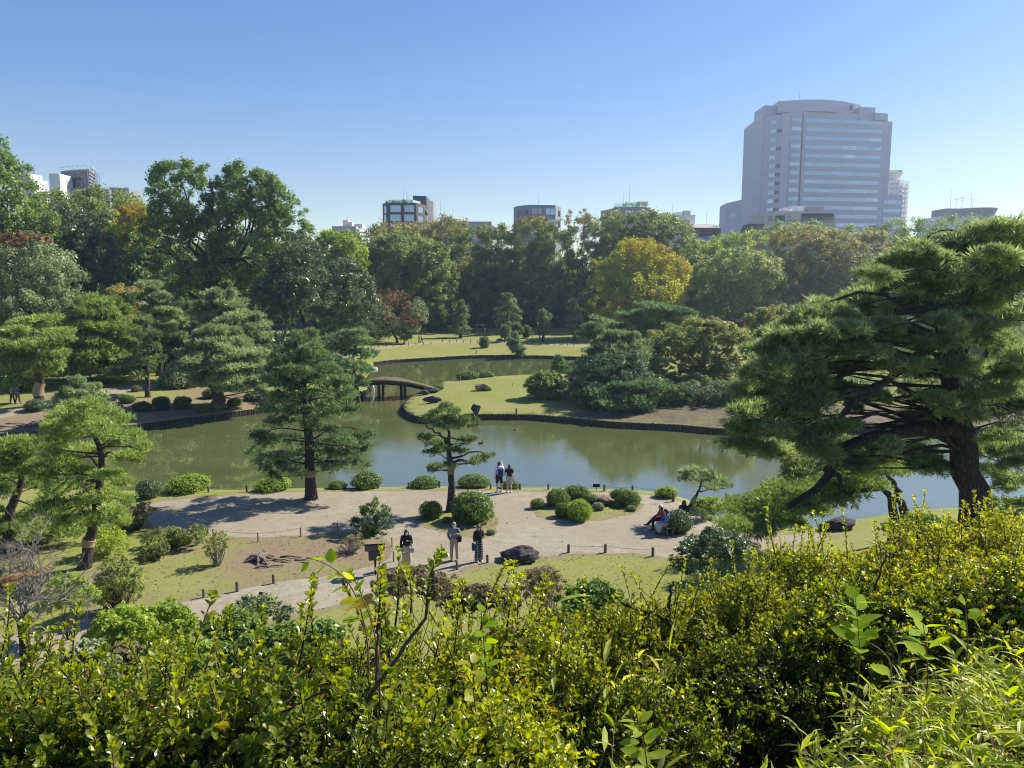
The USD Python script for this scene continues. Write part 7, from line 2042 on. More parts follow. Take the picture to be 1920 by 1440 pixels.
bush('bare_bush', 'bare grey brushwood beside the notice box', 32.8, [(658, 1038, 20, 16), (670, 1030, 16, 16), (648, 1045, 14, 10)], 'leaf_brown', 240, 0.04, 430, tb=0.7, clump=0.2, twigs=70, twig_mat='grey_twig', inner=0.0, density=0.6)
bush('heath_bush', 'brownish low bushes under the island maple', 72, [(1330, 790, 40, 14), (1290, 795, 34, 11), (1370, 795, 40, 13), (1260, 798, 24, 8)], 'leaf_brown', 3600, 0.09, 431, tb=0.3, clump=0.2, twigs=40)
bush('yellow_bush', 'yellowing bush at the island\'s bank left of the big pine', 71, [(1395, 785, 26, 13), (1420, 780, 26, 14), (1385, 800, 22, 9), (1380, 768, 18, 12)], 'leaf_oak', 2400, 0.09, 432, tb=0.8, clump=0.2, twigs=30, twig_mat='grey_twig')
bush('rock_bush', 'creeping juniper like bush among pale stones right of the plaza', 33.5, [(1300, 1012, 20, 10), (1330, 1005, 22, 12), (1350, 1015, 24, 12)], 'leaf_dark', 1800, 0.05, 433, tb=0.7, clump=0.2)


# the bare plum tree at the left edge
def bare_tree(name, label, line, D, r0, tips, seed, mat, twig_mat):
    rng = np.random.default_rng(seed)
    cv = spline([PT(a, b, D) for a, b in line], 10)
    g = at(cv[0][0], cv[0][1])
    cv[0] = g - [0, 0, 0.1]
    t = thing(name, label, 'tree', g)
    put(t, 'trunk', tube(cv, np.linspace(r0 * 1.3, r0 * 0.6, 10), 8), mat, smooth=True, offset=g)
    segs = []

    def grow(p, d, ln, r, lev):
        q = p + d * ln
        c = crooked(p, q, 5, rng, 0.2)
        segs.append(tube(c, np.linspace(r, r * 0.6, 5), 5 if lev < 2 else 4, cap=False))
        if lev == 4:
            return
        for _ in range(3 if lev < 3 else 4):
            nd = unit(d + rng.normal(size=3) * 0.55 + [0, 0, 0.12])
            grow(c[rng.integers(2, 5)], nd, ln * rng.uniform(0.55, 0.85), r * 0.55, lev + 1)
    for tx, ty, dd in tips:
        e = PT(tx, ty, D + dd)
        s = cv[rng.integers(5, 10)]
        grow(s, unit(e - s), np.linalg.norm(e - s) * 0.5, r0 * 0.4, 0)
    put(t, 'branches', cat(segs)[:2], twig_mat, offset=g, kind='stuff')
    return t


bare_tree('bare_plum_tree', 'leafless grey plum tree with a tangle of twigs at the left edge', [(48, 1235), (46, 1200), (40, 1170), (52, 1140)], 21.0, 0.13, [(10, 1010, .5), (60, 1000, -.5), (110, 1010, .4), (140, 1050, -.6), (-10, 1060, .6), (90, 1060, 0), (30, 1040, -.8), (130, 1090, .5), (0, 1110, -.4)], 441, 'old_bark', 'grey_twig')

# ------------------------------------------------------------------ rocks
def rock(px, py, w, h, mat, label, seed, depth=0.8, name='boulder', sharp=0.6, rz=0.0, cate='rock'):
    b = on_ground(px, py)
    k = px_m(b[1])
    sz = (w * k, w * k * depth, h * k * 1.05)
    v, f = rock_mesh(seed, sz, sharp, 4 if w > 60 else 3 if w > 20 else 2)
    b = at(b[0], b[1] + sz[1] * 0.3)
    b[2] = max(b[2], -0.1)
    c, s = math.cos(rz), math.sin(rz)
    v = np.c_[v[:, 0] * c - v[:, 1] * s, v[:, 0] * s + v[:, 1] * c, v[:, 2]]
    m = put(None, name, (v + b, f), mat, smooth=24, label=label, cat=cate)
    return m


rock(967, 1057, 94, 32, 'rock_dark', 'large black ridged boulder on the near lawn beside the path', 451, 0.6)
rock(1135, 949, 44, 19, 'rock_brown', 'brown flat topped rock among the clipped domes', 452)
rock(812, 756, 42, 13, 'rock_dark', 'long dark rock lying on the front of the island', 453, 0.4)
rock(892, 778, 19, 21, 'rock_dark', 'upright pointed dark rock on the front of the island', 454, 0.7, sharp=0.5)
rock(902, 733, 30, 13, 'rock_brown', 'reddish brown rock in the middle of the island lawn', 455)
rock(808, 737, 34, 12, 'rock_dark', 'dark rock under the island end of the bridge', 456)
rock(795, 741, 22, 9, 'rock_dark', 'dark rock at the waterline by the island end of the bridge', 457)
rock(684, 750, 9, 16, 'rock_pale', 'pale upright stone at the waterline left of the bridge', 458)
rock(697, 742, 13, 20, 'rock_pale', 'pale upright stone under the left end of the bridge', 459)
rock(701, 706, 15, 8, 'rock_pale', 'pale rocks at the pond\'s corner behind the bridge', 460)
rock(1582, 996, 84, 26, 'rock_dark', 'rounded dark boulder at the water on the right of the plaza', 461)
rock(1420, 1024, 18, 9, 'rock_pale', 'small pale stone in the gravel on the right of the plaza', 462)
rock(1298, 1020, 22, 13, 'rock_pale', 'pale stone beside the dark glossy round shrub', 463)
rock(1318, 1030, 18, 10, 'rock_pale', 'second pale stone right of the dark glossy round shrub', 464)
rock(168, 932, 17, 14, 'rock_dark', 'dark squared stone on the grass behind the near leaning pine', 465)
rock(300, 770, 30, 12, 'rock_dark', 'low dark rocks on the left bank slope', 466)
for k, (px, py) in enumerate([(858, 990), (868, 994), (846, 992), (878, 992)]):
    rock(px, py, 9, 5, 'rock_dark', ['left of centre kerb stone in the bed under the largest dome', 'right of centre kerb stone in the bed under the largest dome', 'leftmost kerb stone in the bed under the largest dome', 'rightmost kerb stone in the bed under the largest dome'][k], 470 + k, name='kerb_stone')


# the old stump with roots and fallen sticks
b = on_ground(486, 1050)
t = thing('tree_stump', 'weathered tree stump with spreading roots on the near lawn', 'stump', b)
rng = np.random.default_rng(480)
parts = [rock_mesh(481, (0.75, 0.6, 0.36), 0.7)]
put(t, 'stump', parts[0], 'dead_wood', smooth=False)
for k in range(8):
    a = k * 0.8 + rng.uniform(-.2, .2)
    e = np.array([math.cos(a) * rng.uniform(.5, 1.0), math.sin(a) * rng.uniform(.4, .8), 0.03])
    put(t, 'root', tube(crooked([0.1 * math.cos(a), 0.1 * math.sin(a), 0.2], e, 7, rng, 0.14), np.linspace(0.09, 0.025, 7), 6), 'dead_wood')
for k, (a, b2) in enumerate(((530, 1052), (552, 1055), (505, 1064), (575, 1050), (545, 1046))):
    p = on_ground(a, b2)
    an = rng.uniform(-0.5, 0.5)
    e = np.array([math.cos(an), math.sin(an), 0]) * rng.uniform(0.3, 0.6)
    m = put(None, 'fallen_stick', tube(crooked(p - e + [0, 0, .04], p + e + [0, 0, .04], 6, rng, 0.1), np.linspace(0.045, 0.02, 6), 6), 'dead_wood', label=['pale fallen stick just right of the stump', 'fallen stick in the middle of the brown patch by the stump', 'short fallen stick in front of the stump', 'fallen stick farthest right of the stump', 'fallen stick behind the others right of the stump'][k], cat='stick')
# bared roots on the banks
for k, (a, b2, w) in enumerate(((40, 800, 1.8), (75, 795, 1.5), (460, 745, 1.6), (1140, 775, 1.7))):
    p = on_ground(a, b2)
    parts = []
    for j in range(9):
        o = rng.uniform(-1, 1, 2) * [w, w * 0.6]
        an = rng.normal() * 0.5
        e = np.array([math.cos(an), math.sin(an), 0]) * rng.uniform(0.4, 1.1)
        q = at(p[0] + o[0], p[1] + o[1], 0.05)
        parts.append(tube(crooked(q - e, q + e, 6, rng, 0.12), np.linspace(0.05, 0.02, 6), 5))
    put(None, 'fallen_branches', cat(parts)[:2], 'dead_wood', kind='stuff', label=['pale dead branches on the bare bank at the left edge', 'pale dead branches beside the pine with the curved trunk', 'grey dead branches at the foot of the stout trunked pine', 'bared roots under the huge island pine'][k])

# ------------------------------------------------------------------ the bridge
def bridge():
    cl = spline([[-16.4, 82.6, 1.55], [-15.2, 82.3, 1.95], [-13.9, 82.1, 2.12], [-12.4, 82.2, 2.02], [-10.8, 82.8, 1.62], [-9.6, 83.4, 1.2], [-8.6, 84.0, 0.85]], 26)
    o = np.array([-12.6, 82.4, 0.0])
    t = thing('bridge', 'arched footbridge with a turf covered deck on dark timber piles', 'bridge', o)
    tan = unit(np.gradient(cl, axis=0) * [1, 1, 0])
    sd = np.c_[-tan[:, 1], tan[:, 0], np.zeros(len(tan))]
    rng = np.random.default_rng(490)
    hw = 1.25
    # deck: a slab with rounded turf edges
    prof = [(-hw, -0.30), (-hw - 0.05, -0.12), (-hw + 0.08, 0.03), (-hw * .5, 0.09), (0, 0.11), (hw * .5, 0.09), (hw - 0.08, 0.03), (hw + 0.05, -0.12), (hw, -0.30), (0, -0.34)]
    k = len(prof)
    v = np.vstack([[c + s * a + np.array([0, 0, z]) + rng.normal(size=3) * 0.015 for a, z in prof] for c, s in zip(cl, sd)])
    i = np.arange(len(cl) - 1)[:, None] * k
    j = np.arange(k)[None]
    q = (j + 1) % k
    f = np.stack([i + j, i + k + j, i + k + q, i + q], -1).reshape(-1, 4)
    f = np.vstack([f[:, [0, 1, 2]], f[:, [0, 2, 3]]])
    cap0 = [[0, a, a + 1] for a in range(1, k - 1)]
    n0 = (len(cl) - 1) * k
    f = np.vstack([f, cap0, [[n0, n0 + a + 1, n0 + a] for a in range(1, k - 1)]])
    put(t, 'deck', (v, f), 'thatch', smooth=40, offset=o)
    for s_ in (-1, 1):
        edge = cl + sd * s_ * (hw + 0.07) + [0, 0, -0.17]
        put(t, 'edge_log', tube(edge, 0.16, 8), 'earth_edge', offset=o)
        put(t, 'beam', tube(cl[2:-3] + sd[2:-3] * s_ * 0.8 + [0, 0, -0.46], 0.13, 8), 'pile_wood', offset=o)
    for x, z in ((-14.15, 1.55), (-11.75, 1.45)):
        i = int(np.argmin(np.abs(cl[:, 0] - x)))
        for s_ in (-1, 1):
            p = cl[i] + sd[i] * s_ * 0.95
            put(t, 'pile', tube([[p[0], p[1], -0.5], [p[0], p[1], z - 0.02]], [0.17, 0.15], 10), 'pile_wood', offset=o)
        a, b = cl[i] - sd[i] * 1.35, cl[i] + sd[i] * 1.35
        put(t, 'cross_beam', tube([[a[0], a[1], z + 0.02], [b[0], b[1], z + 0.02]], 0.12, 8), 'pile_wood', offset=o)
    return t


bridge()

# ------------------------------------------------------------------ posts, ropes, signs
post0 = None
POSTS = [((323, 929), 'leftmost short wooden post on the near shore'), ((391, 923), 'short post right of the widest azalea mound'), ((463, 922), 'short post left of the mound at the dark shore pine'), ((523, 921), 'short post at the foot of the mound by the dark shore pine'),
         ((647, 917), 'short post left of the tall round dome on the shore'), ((709, 916), 'short post right of the tall round dome on the shore'), ((766, 915), 'short post left of the low dome by the tray pruned pine'), ((824, 914), 'short post touching the tray pruned pine on its left'),
         ((871, 916), 'short post right of the tray pruned pine'), ((920, 917), 'short post just left of the couple'), ((975, 918), 'short post just right of the couple'), ((1028, 918), 'short post in the open stretch right of the couple'),
         ((1133, 921), 'short post right of the small plate sign'), ((1186, 923), 'short post behind the right domes'), ((1240, 928), 'short post left of the bend in the shore'), ((1262, 940), 'taller post at the bend of the shore'),
         ((382, 1120), 'short post on the lawn above the black tilted sign, leftmost of three'), ((445, 1109), 'short post on the lawn, middle one of three by the low path'), ((513, 1094), 'short post on the lawn in front of the stump'), ((198, 1157), 'short post beside the low path at the left'),
         ((914, 1055), 'short post beside the black boulder'), ((857, 1068), 'short post in front of the man in the grey shirt'), ((1066, 1036), 'short post right of the black boulder, leftmost of three'), ((1135, 1036), 'short post on the lawn edge, middle one of three'), ((1224, 1043), 'short post on the lawn edge near the pine\'s shade'),
         ((968, 778), 'short post casting a shadow on the front of the island'), ((863, 714), 'post at the back of the island beside the dark hedge'), ((893, 663), 'post near the bank of the far lawn')]
for i, ((px, py), lab) in enumerate(POSTS):
    b = on_ground(px, py)
    s = rng.uniform(0.9, 1.12) * (1.35 if 'taller' in lab or b[1] > 60 else 1.0)
    if post0 is None:
        post0 = thing('wooden_post', lab, 'post', b, 0.3)
        put(post0, 'shaft', tube([[0, 0, -0.1], [0, 0, 0.2], [0.004, 0, 0.345]], [0.062, 0.06, 0.058], 10), 'post_wood')
        put(post0, 'bevelled_top', hull(np.vstack([np.c_[np.cos(np.arange(10) * .6283) * r, np.sin(np.arange(10) * .6283) * r, np.full(10, z)] for r, z in ((0.0585, 0.346), (0.04, 0.375))])), 'post_wood')
    else:
        copy_of(post0, 'wooden_post', lab, b, rng.uniform(0, 6.28), scale=(s, s, s))
STAKES = [((400, 1009), 'thin stake with a rope left of the sunlit gravel, leftmost of four'), ((484, 1016), 'thin stake with a round foot behind the stump'), ((564, 1006), 'thin stake with a rope behind the brown patch'), ((633, 998), 'thin stake with a rope near the feathery bush'), ((738, 1053), 'thin stake beside the woman in black'), ((735, 1025), 'thin stake right of the feathery bush')]
stake0 = None
for (px, py), lab in STAKES:
    b = on_ground(px, py)
    if stake0 is None:
        stake0 = thing('rope_stake', lab, 'stake', b)
        put(stake0, 'shaft', tube([[0, 0, -0.1], [0, 0, 0.45]], [0.032, 0.028], 8), 'post_wood')
        put(stake0, 'rope_ring', tube([[-0.04, 0, 0.41], [0, 0.04, 0.41], [0.04, 0, 0.41], [0, -0.04, 0.41], [-0.04, 0, 0.41]], 0.01, 5), 'rope')
    else:
        copy_of(stake0, 'rope_stake', lab, b, rng.uniform(0, 6.28))


def rope(pts_px, z, label, sag=0.06, r=0.006):
    P = [on_ground(a, b) + [0, 0, z] for a, b in pts_px]
    segs = []
    for p, q in zip(P[:-1], P[1:]):
        s = np.linspace(0, 1, 9)[:, None]
        segs.append(p + (q - p) * s - [0, 0, 1] * (sag * 4 * s * (1 - s)))
    put(None, 'rope', tube(np.vstack([segs[0]] + [x[1:] for x in segs[1:]]), r, 5), 'rope', label=label, cat='rope')


rope([(400, 1009), (484, 1016), (564, 1006), (633, 998)], 0.42, 'rope between the four thin stakes left of the plaza')
rope([(1066, 1036), (1135, 1036), (1224, 1043)], 0.32, 'rope along the edge of the near lawn right of the boulder')
rope([(857, 1068), (914, 1055)], 0.32, 'rope between the posts in front of the people')
rope([(647, 917), (709, 916), (766, 915), (824, 914), (871, 916), (920, 917)], 0.32, 'rope along the shore left of the couple')
rope([(975, 918), (1028, 918), (1133, 921), (1186, 923), (1240, 928), (1262, 940)], 0.32, 'rope along the shore right of the couple')
rope([(323, 929), (391, 923), (463, 922), (523, 921)], 0.32, 'rope along the shore by the bright azalea mounds')
# the tiny posts along the far path: alike, a few pixels tall
FAR = [(682 + 14 * i, 653.5 - 0.95 * i) for i in range(10)] + [(830 + 13 * i, 641.5 + 0.2 * i) for i in range(10)] + [(980 + 12 * i, 646 + 0.3 * i) for i in range(9)] + [(395 + 16 * i, 712 - 1.2 * i) for i in range(4)] + [(350, 716), (365, 712)]
far0 = None
for px, py in FAR:
    b = on_ground(px, py)
    if far0 is None:
        far0 = thing('path_post', 'tiny dark post beside a far garden path', 'post', b, group='tiny posts along the far paths')
        put(far0, 'shaft', tube([[0, 0, -0.1], [0, 0, 0.45], [0, 0, 0.47]], [0.07, 0.065, 0.03], 8), 'post_wood')
    else:
        copy_of(far0, 'path_post', 'tiny dark post beside a far garden path', b, group='tiny posts along the far paths')

# roofed notice box
b = on_ground(704, 1077)
t = thing('notice_box', 'small black roofed notice box on a post beside the low path', 'notice board', b, 0.15)
put(t, 'post', box(-0.04, 0.04, -0.04, 0.04, -0.1, 0.62), 'black_metal')
put(t, 'case', bevel_box(0, 0, 0.86, 0.52, 0.22, 0.46, 0.015), 'black_metal')
put(t, 'front_frame', cat([box(-0.25, 0.25, -0.128, -0.111, 1.03, 1.07), box(-0.25, 0.25, -0.128, -0.111, 0.65, 0.69), box(-0.25, -0.21, -0.128, -0.111, 0.69, 1.03), box(0.21, 0.25, -0.128, -0.111, 0.69, 1.03), box(-0.02, 0.02, -0.128, -0.111, 0.69, 1.03)])[:2], 'trim_dark')
put(t, 'notice_panel', box(-0.21, 0.21, -0.118, -0.112, 0.69, 1.03), 'trim_dark')
put(t, 'roof', cat([hull([[-0.40, -0.30, 1.10], [0.40, -0.30, 1.10], [-0.40, 0.30, 1.10], [0.40, 0.30, 1.10], [-0.40, -0.30, 1.125], [0.40, -0.30, 1.125], [-0.40, 0.30, 1.125], [0.40, 0.30, 1.125], [-0.40, 0, 1.27], [0.40, 0, 1.27]])])[:2], 'black_metal')
put(t, 'ridge', tube([[-0.42, 0, 1.28], [0.42, 0, 1.28]], 0.025, 8), 'black_metal')
# black tilted sign
b = on_ground(491, 1131)
t = thing('sign', 'black tilted sign board on two short legs beside the low path', 'sign', b, -0.35)
put(t, 'board', (lambda m: m)((hull([[-0.19, 0.02, 0.14], [0.19, 0.02, 0.14], [-0.19, 0.12, 0.38], [0.19, 0.12, 0.38], [-0.19, 0.04, 0.13], [0.19, 0.04, 0.13], [-0.19, 0.14, 0.37], [0.19, 0.14, 0.37]]))), 'black_metal')
for s_ in (-1, 1):
    put(t, 'leg', box(s_ * 0.16 - .012, s_ * 0.16 + .012, 0.05, 0.075, -0.08, 0.2), 'black_metal')
# small plate sign on the shore
b = on_ground(1118, 921)
t = thing('sign', 'small dark plate sign on a thin post at the shore', 'sign', b)
put(t, 'post', tube([[0, 0, -.1], [0, 0, 0.3]], 0.02, 8), 'post_wood')
put(t, 'plate', bevel_box(0, -0.02, 0.34, 0.40, 0.03, 0.18, 0.01), 'black_metal')
# little white lamp on the shore, and a marker on the island
b = on_ground(559, 913)
t = thing('garden_lamp', 'tiny white lamp on the shore beside the dark shore pine', 'lamp', b)
put(t, 'stem', tube([[0, 0, -.1], [0, 0, 0.12]], 0.02, 8), 'black_metal')
put(t, 'head', tube([[0, 0, 0.12], [0, -0.02, 0.2], [0, -0.05, 0.26]], [0.05, 0.075, 0.06], 10), 'white_paint', smooth=40)
b = on_ground(961, 726)
t = thing('marker_stick', 'thin marker stick with a small plate on the island lawn', 'marker', b)
put(t, 'stick', tube([[0, 0, -.1], [0, 0, 0.34]], 0.016, 6), 'post_wood')
put(t, 'plate', bevel_box(0, -0.02, 0.36, 0.12, 0.02, 0.08, 0.005), 'post_wood')


# ducks on the pond
def duck(px, py, rz, label):
    p = GZ(px, py, 0.0)
    t = thing('duck', label, 'duck', (p[0], p[1], 0.0), rz)
    s = trimesh.creation.icosphere(2)
    v = np.array(s.vertices) * [0.20, 0.10, 0.085]
    v[:, 2] += 0.05 + 0.05 * np.clip(-v[:, 0] / 0.2, 0, 1) ** 2
    neck = hull(np.vstack([np.array(trimesh.creation.icosphere(1).vertices) * 0.04 + [0.15, 0, 0.10], np.array(trimesh.creation.icosphere(1).vertices) * 0.033 + [0.18, 0, 0.20]]))
    head = (np.array(trimesh.creation.icosphere(2).vertices) * [0.055, 0.042, 0.042] + [0.195, 0, 0.22], np.array(trimesh.creation.icosphere(2).faces))
    put(t, 'body', cat([(v, s.faces), neck, head])[:2], 'duck_brown', smooth=True)
    put(t, 'bill', hull([[0.24, 0.018, 0.218], [0.24, -0.018, 0.218], [0.24, 0, 0.232], [0.30, 0.012, 0.208], [0.30, -0.012, 0.208], [0.30, 0, 0.216]]), 'straw')
    put(t, 'tail', hull([[-0.16, 0.05, 0.10], [-0.16, -0.05, 0.10], [-0.15, 0, 0.06], [-0.28, 0.02, 0.15], [-0.28, -0.02, 0.15]]), 'duck_brown')


simple('duck_brown', (0.085, 0.06, 0.042), 0.7, 0.3, var=0.4, scale=30)
duck(901, 832, 0.2, 'brown duck swimming in the blue water right of the tray pruned pine')
duck(967, 806, 1.2, 'duck swimming close to the island\'s front bank')

# fallen leaves on the near lawn and the bare earth
rng = np.random.default_rng(499)
q = np.c_[rng.uniform(-17, 9, 5200), rng.uniform(26, 44, 5200)]
q = q[(~shapely.contains_xy(WATER.buffer(0.8), q[:, 0], q[:, 1])) & ((rng.random(len(q)) < 0.15) | ~shapely.contains_xy(plaza, q[:, 0], q[:, 1]))]
c = np.c_[q, H(q[:, 0], q[:, 1]) + 0.02]
v, f = cards(c, unit(np.array([0, 0, 1.0]) + rng.normal(size=c.shape) * 0.35), rng.uniform(0.025, 0.055, len(c)), rng, 0.6)
put(None, 'fallen_leaves', (v, f), 'leaf_brown', tint=np.repeat(rng.uniform(0.1, 0.98, len(c)), 4), kind='stuff', label='dry fallen leaves scattered over the near lawn and bare earth')
# ------------------------------------------------------------------ people
simple('skin', (0.50, 0.33, 0.25), 0.55, 0.35, var=0.05)
simple('hair_black', (0.014, 0.011, 0.010), 0.45, 0.4, var=0.2)
simple('hair_brown', (0.065, 0.030, 0.020), 0.45, 0.4, var=0.25)
simple('hair_grey', (0.26, 0.26, 0.26), 0.6, 0.3, var=0.2)
simple('cloth_black', (0.016, 0.016, 0.018), 0.85, 0.2, var=0.25)
simple('cloth_charcoal', (0.045, 0.047, 0.055), 0.85, 0.2, var=0.15)
simple('cloth_grey', (0.155, 0.165, 0.19), 0.85, 0.2, var=0.1)
simple('cloth_white', (0.72, 0.72, 0.72), 0.85, 0.2, var=0.05)
simple('cloth_khaki', (0.36, 0.275, 0.19), 0.85, 0.2, var=0.08)
simple('cloth_beige', (0.42, 0.34, 0.25), 0.85, 0.2, var=0.08)
simple('cloth_greige', (0.40, 0.375, 0.34), 0.85, 0.2, var=0.08)
simple('cloth_red', (0.42, 0.022, 0.03), 0.8, 0.2, var=0.1)
simple('cloth_navy', (0.020, 0.040, 0.11), 0.8, 0.3, var=0.15)
simple('cloth_blue', (0.10, 0.17, 0.30), 0.85, 0.2, var=0.15)
simple('bag_grey', (0.30, 0.30, 0.31), 0.5, 0.4, var=0.1)
simple('shoe_white', (0.7, 0.69, 0.66), 0.6, 0.3, var=0.05)
simple('shoe_brown', (0.07, 0.045, 0.03), 0.5, 0.4, var=0.1)
# checked cloth: dark with pale lines both ways
M['cloth_check'] = usdkit.material(stage, '/World/Looks/cloth_check', {
    'tc': ('texture_coordinate', {}), 's': ('separate_xyz', {}), 'ax': ('math', {'math_type': 'multiply', 'value2': 11.0}), 'az': ('math', {'math_type': 'multiply', 'value2': 9.0}), 'ay': ('math', {'math_type': 'multiply', 'value2': 11.0}),
    'sx': ('math', {'math_type': 'add'}), 'fx': ('math', {'math_type': 'fraction'}), 'fz': ('math', {'math_type': 'fraction'}), 'lx': ('math', {'math_type': 'greater_than', 'value2': 0.72}), 'lz': ('math', {'math_type': 'greater_than', 'value2': 0.72}),
    'ad': ('math', {'math_type': 'add'}), 'hf': ('math', {'math_type': 'multiply', 'value2': 0.5}), 'r': ('rgb_ramp', {'ramp': [(0.0, (0.018, 0.018, 0.022)), (0.5, (0.20, 0.20, 0.21)), (1.0, (0.55, 0.54, 0.52))]}), 'p': ('principled_bsdf', {'roughness': 0.85, 'specular_ior_level': 0.2})},
    [('tc.object', 's.vector'), ('s.x', 'ax.value1'), ('s.y', 'ay.value1'), ('s.z', 'az.value1'), ('ax.value', 'sx.value1'), ('ay.value', 'sx.value2'), ('sx.value', 'fx.value1'), ('az.value', 'fz.value1'), ('fx.value', 'lx.value1'), ('fz.value', 'lz.value1'),
     ('lx.value', 'ad.value1'), ('lz.value', 'ad.value2'), ('ad.value', 'hf.value1'), ('hf.value', 'r.fac'), ('r.color', 'p.base_color')], surface='p.BSDF')


DETAIL = 1


def balls(*pr):
    """A hull round balls (centre, radius[, flatten])."""
    pts = []
    ico = np.array(trimesh.creation.icosphere(1).vertices)
    for p in pr:
        if DETAIL == 0 or p[1] < 0.02:
            ico = np.array(trimesh.creation.icosphere(0).vertices)
        else:
            ico = np.array(trimesh.creation.icosphere(1).vertices)
        k = np.array(p[2]) if len(p) > 2 else np.ones(3)
        pts.append(ico * p[1] * k + np.array(p[0], float))
    h = hull(np.vstack(pts))
    return manifold3d.Manifold(manifold3d.Mesh(np.asarray(h[0], np.float32), np.asarray(h[1], np.uint32)))


def fuse(parts, edge=0.035, smooth=6):
    m = parts[0]
    for p in parts[1:]:
        m = m + p
    m = m.refine_to_length(edge * (1.7 if DETAIL else 8))
    k = m.to_mesh()
    t = trimesh.Trimesh(k.vert_properties[:, :3], k.tri_verts, process=True)
    trimesh.smoothing.filter_taubin(t, iterations=smooth)
    return np.array(t.vertices), np.array(t.faces)


def chain(js, rs):
    return [balls((a, ra), (b, rb)) for a, b, ra, rb in zip(js[:-1], js[1:], rs[:-1], rs[1:])]


def hand(wrist, d, up, s=1.0):
    """A palm, four unequal bent fingers and a thumb that leaves the palm's side."""
    d, up = unit(d), unit(up)
    sd = unit(np.cross(d, up))
    up = np.cross(sd, d)
    P = lambda a, b, c: np.array(wrist) + s * (d * a + sd * b + up * c)
    parts = [balls((P(0, 0, 0), .022 * s), (P(.075, -.028, 0), .013 * s), (P(.08, .028, 0), .013 * s))]
    for k, (b, ln) in enumerate(((-.03, .058), (-.010, .07), (.010, .078), (.03, .07))):
        parts += chain([P(.07, b, 0), P(.07 + ln * .55, b * 1.1, -.010), P(.07 + ln, b * 1.1, -.032)], [.0095 * s, .0085 * s, .0075 * s])
    parts += chain([P(.02, .022, 0), P(.05, .052, -.008), P(.078, .056, -.02)], [.012 * s, .0105 * s, .009 * s])
    return parts


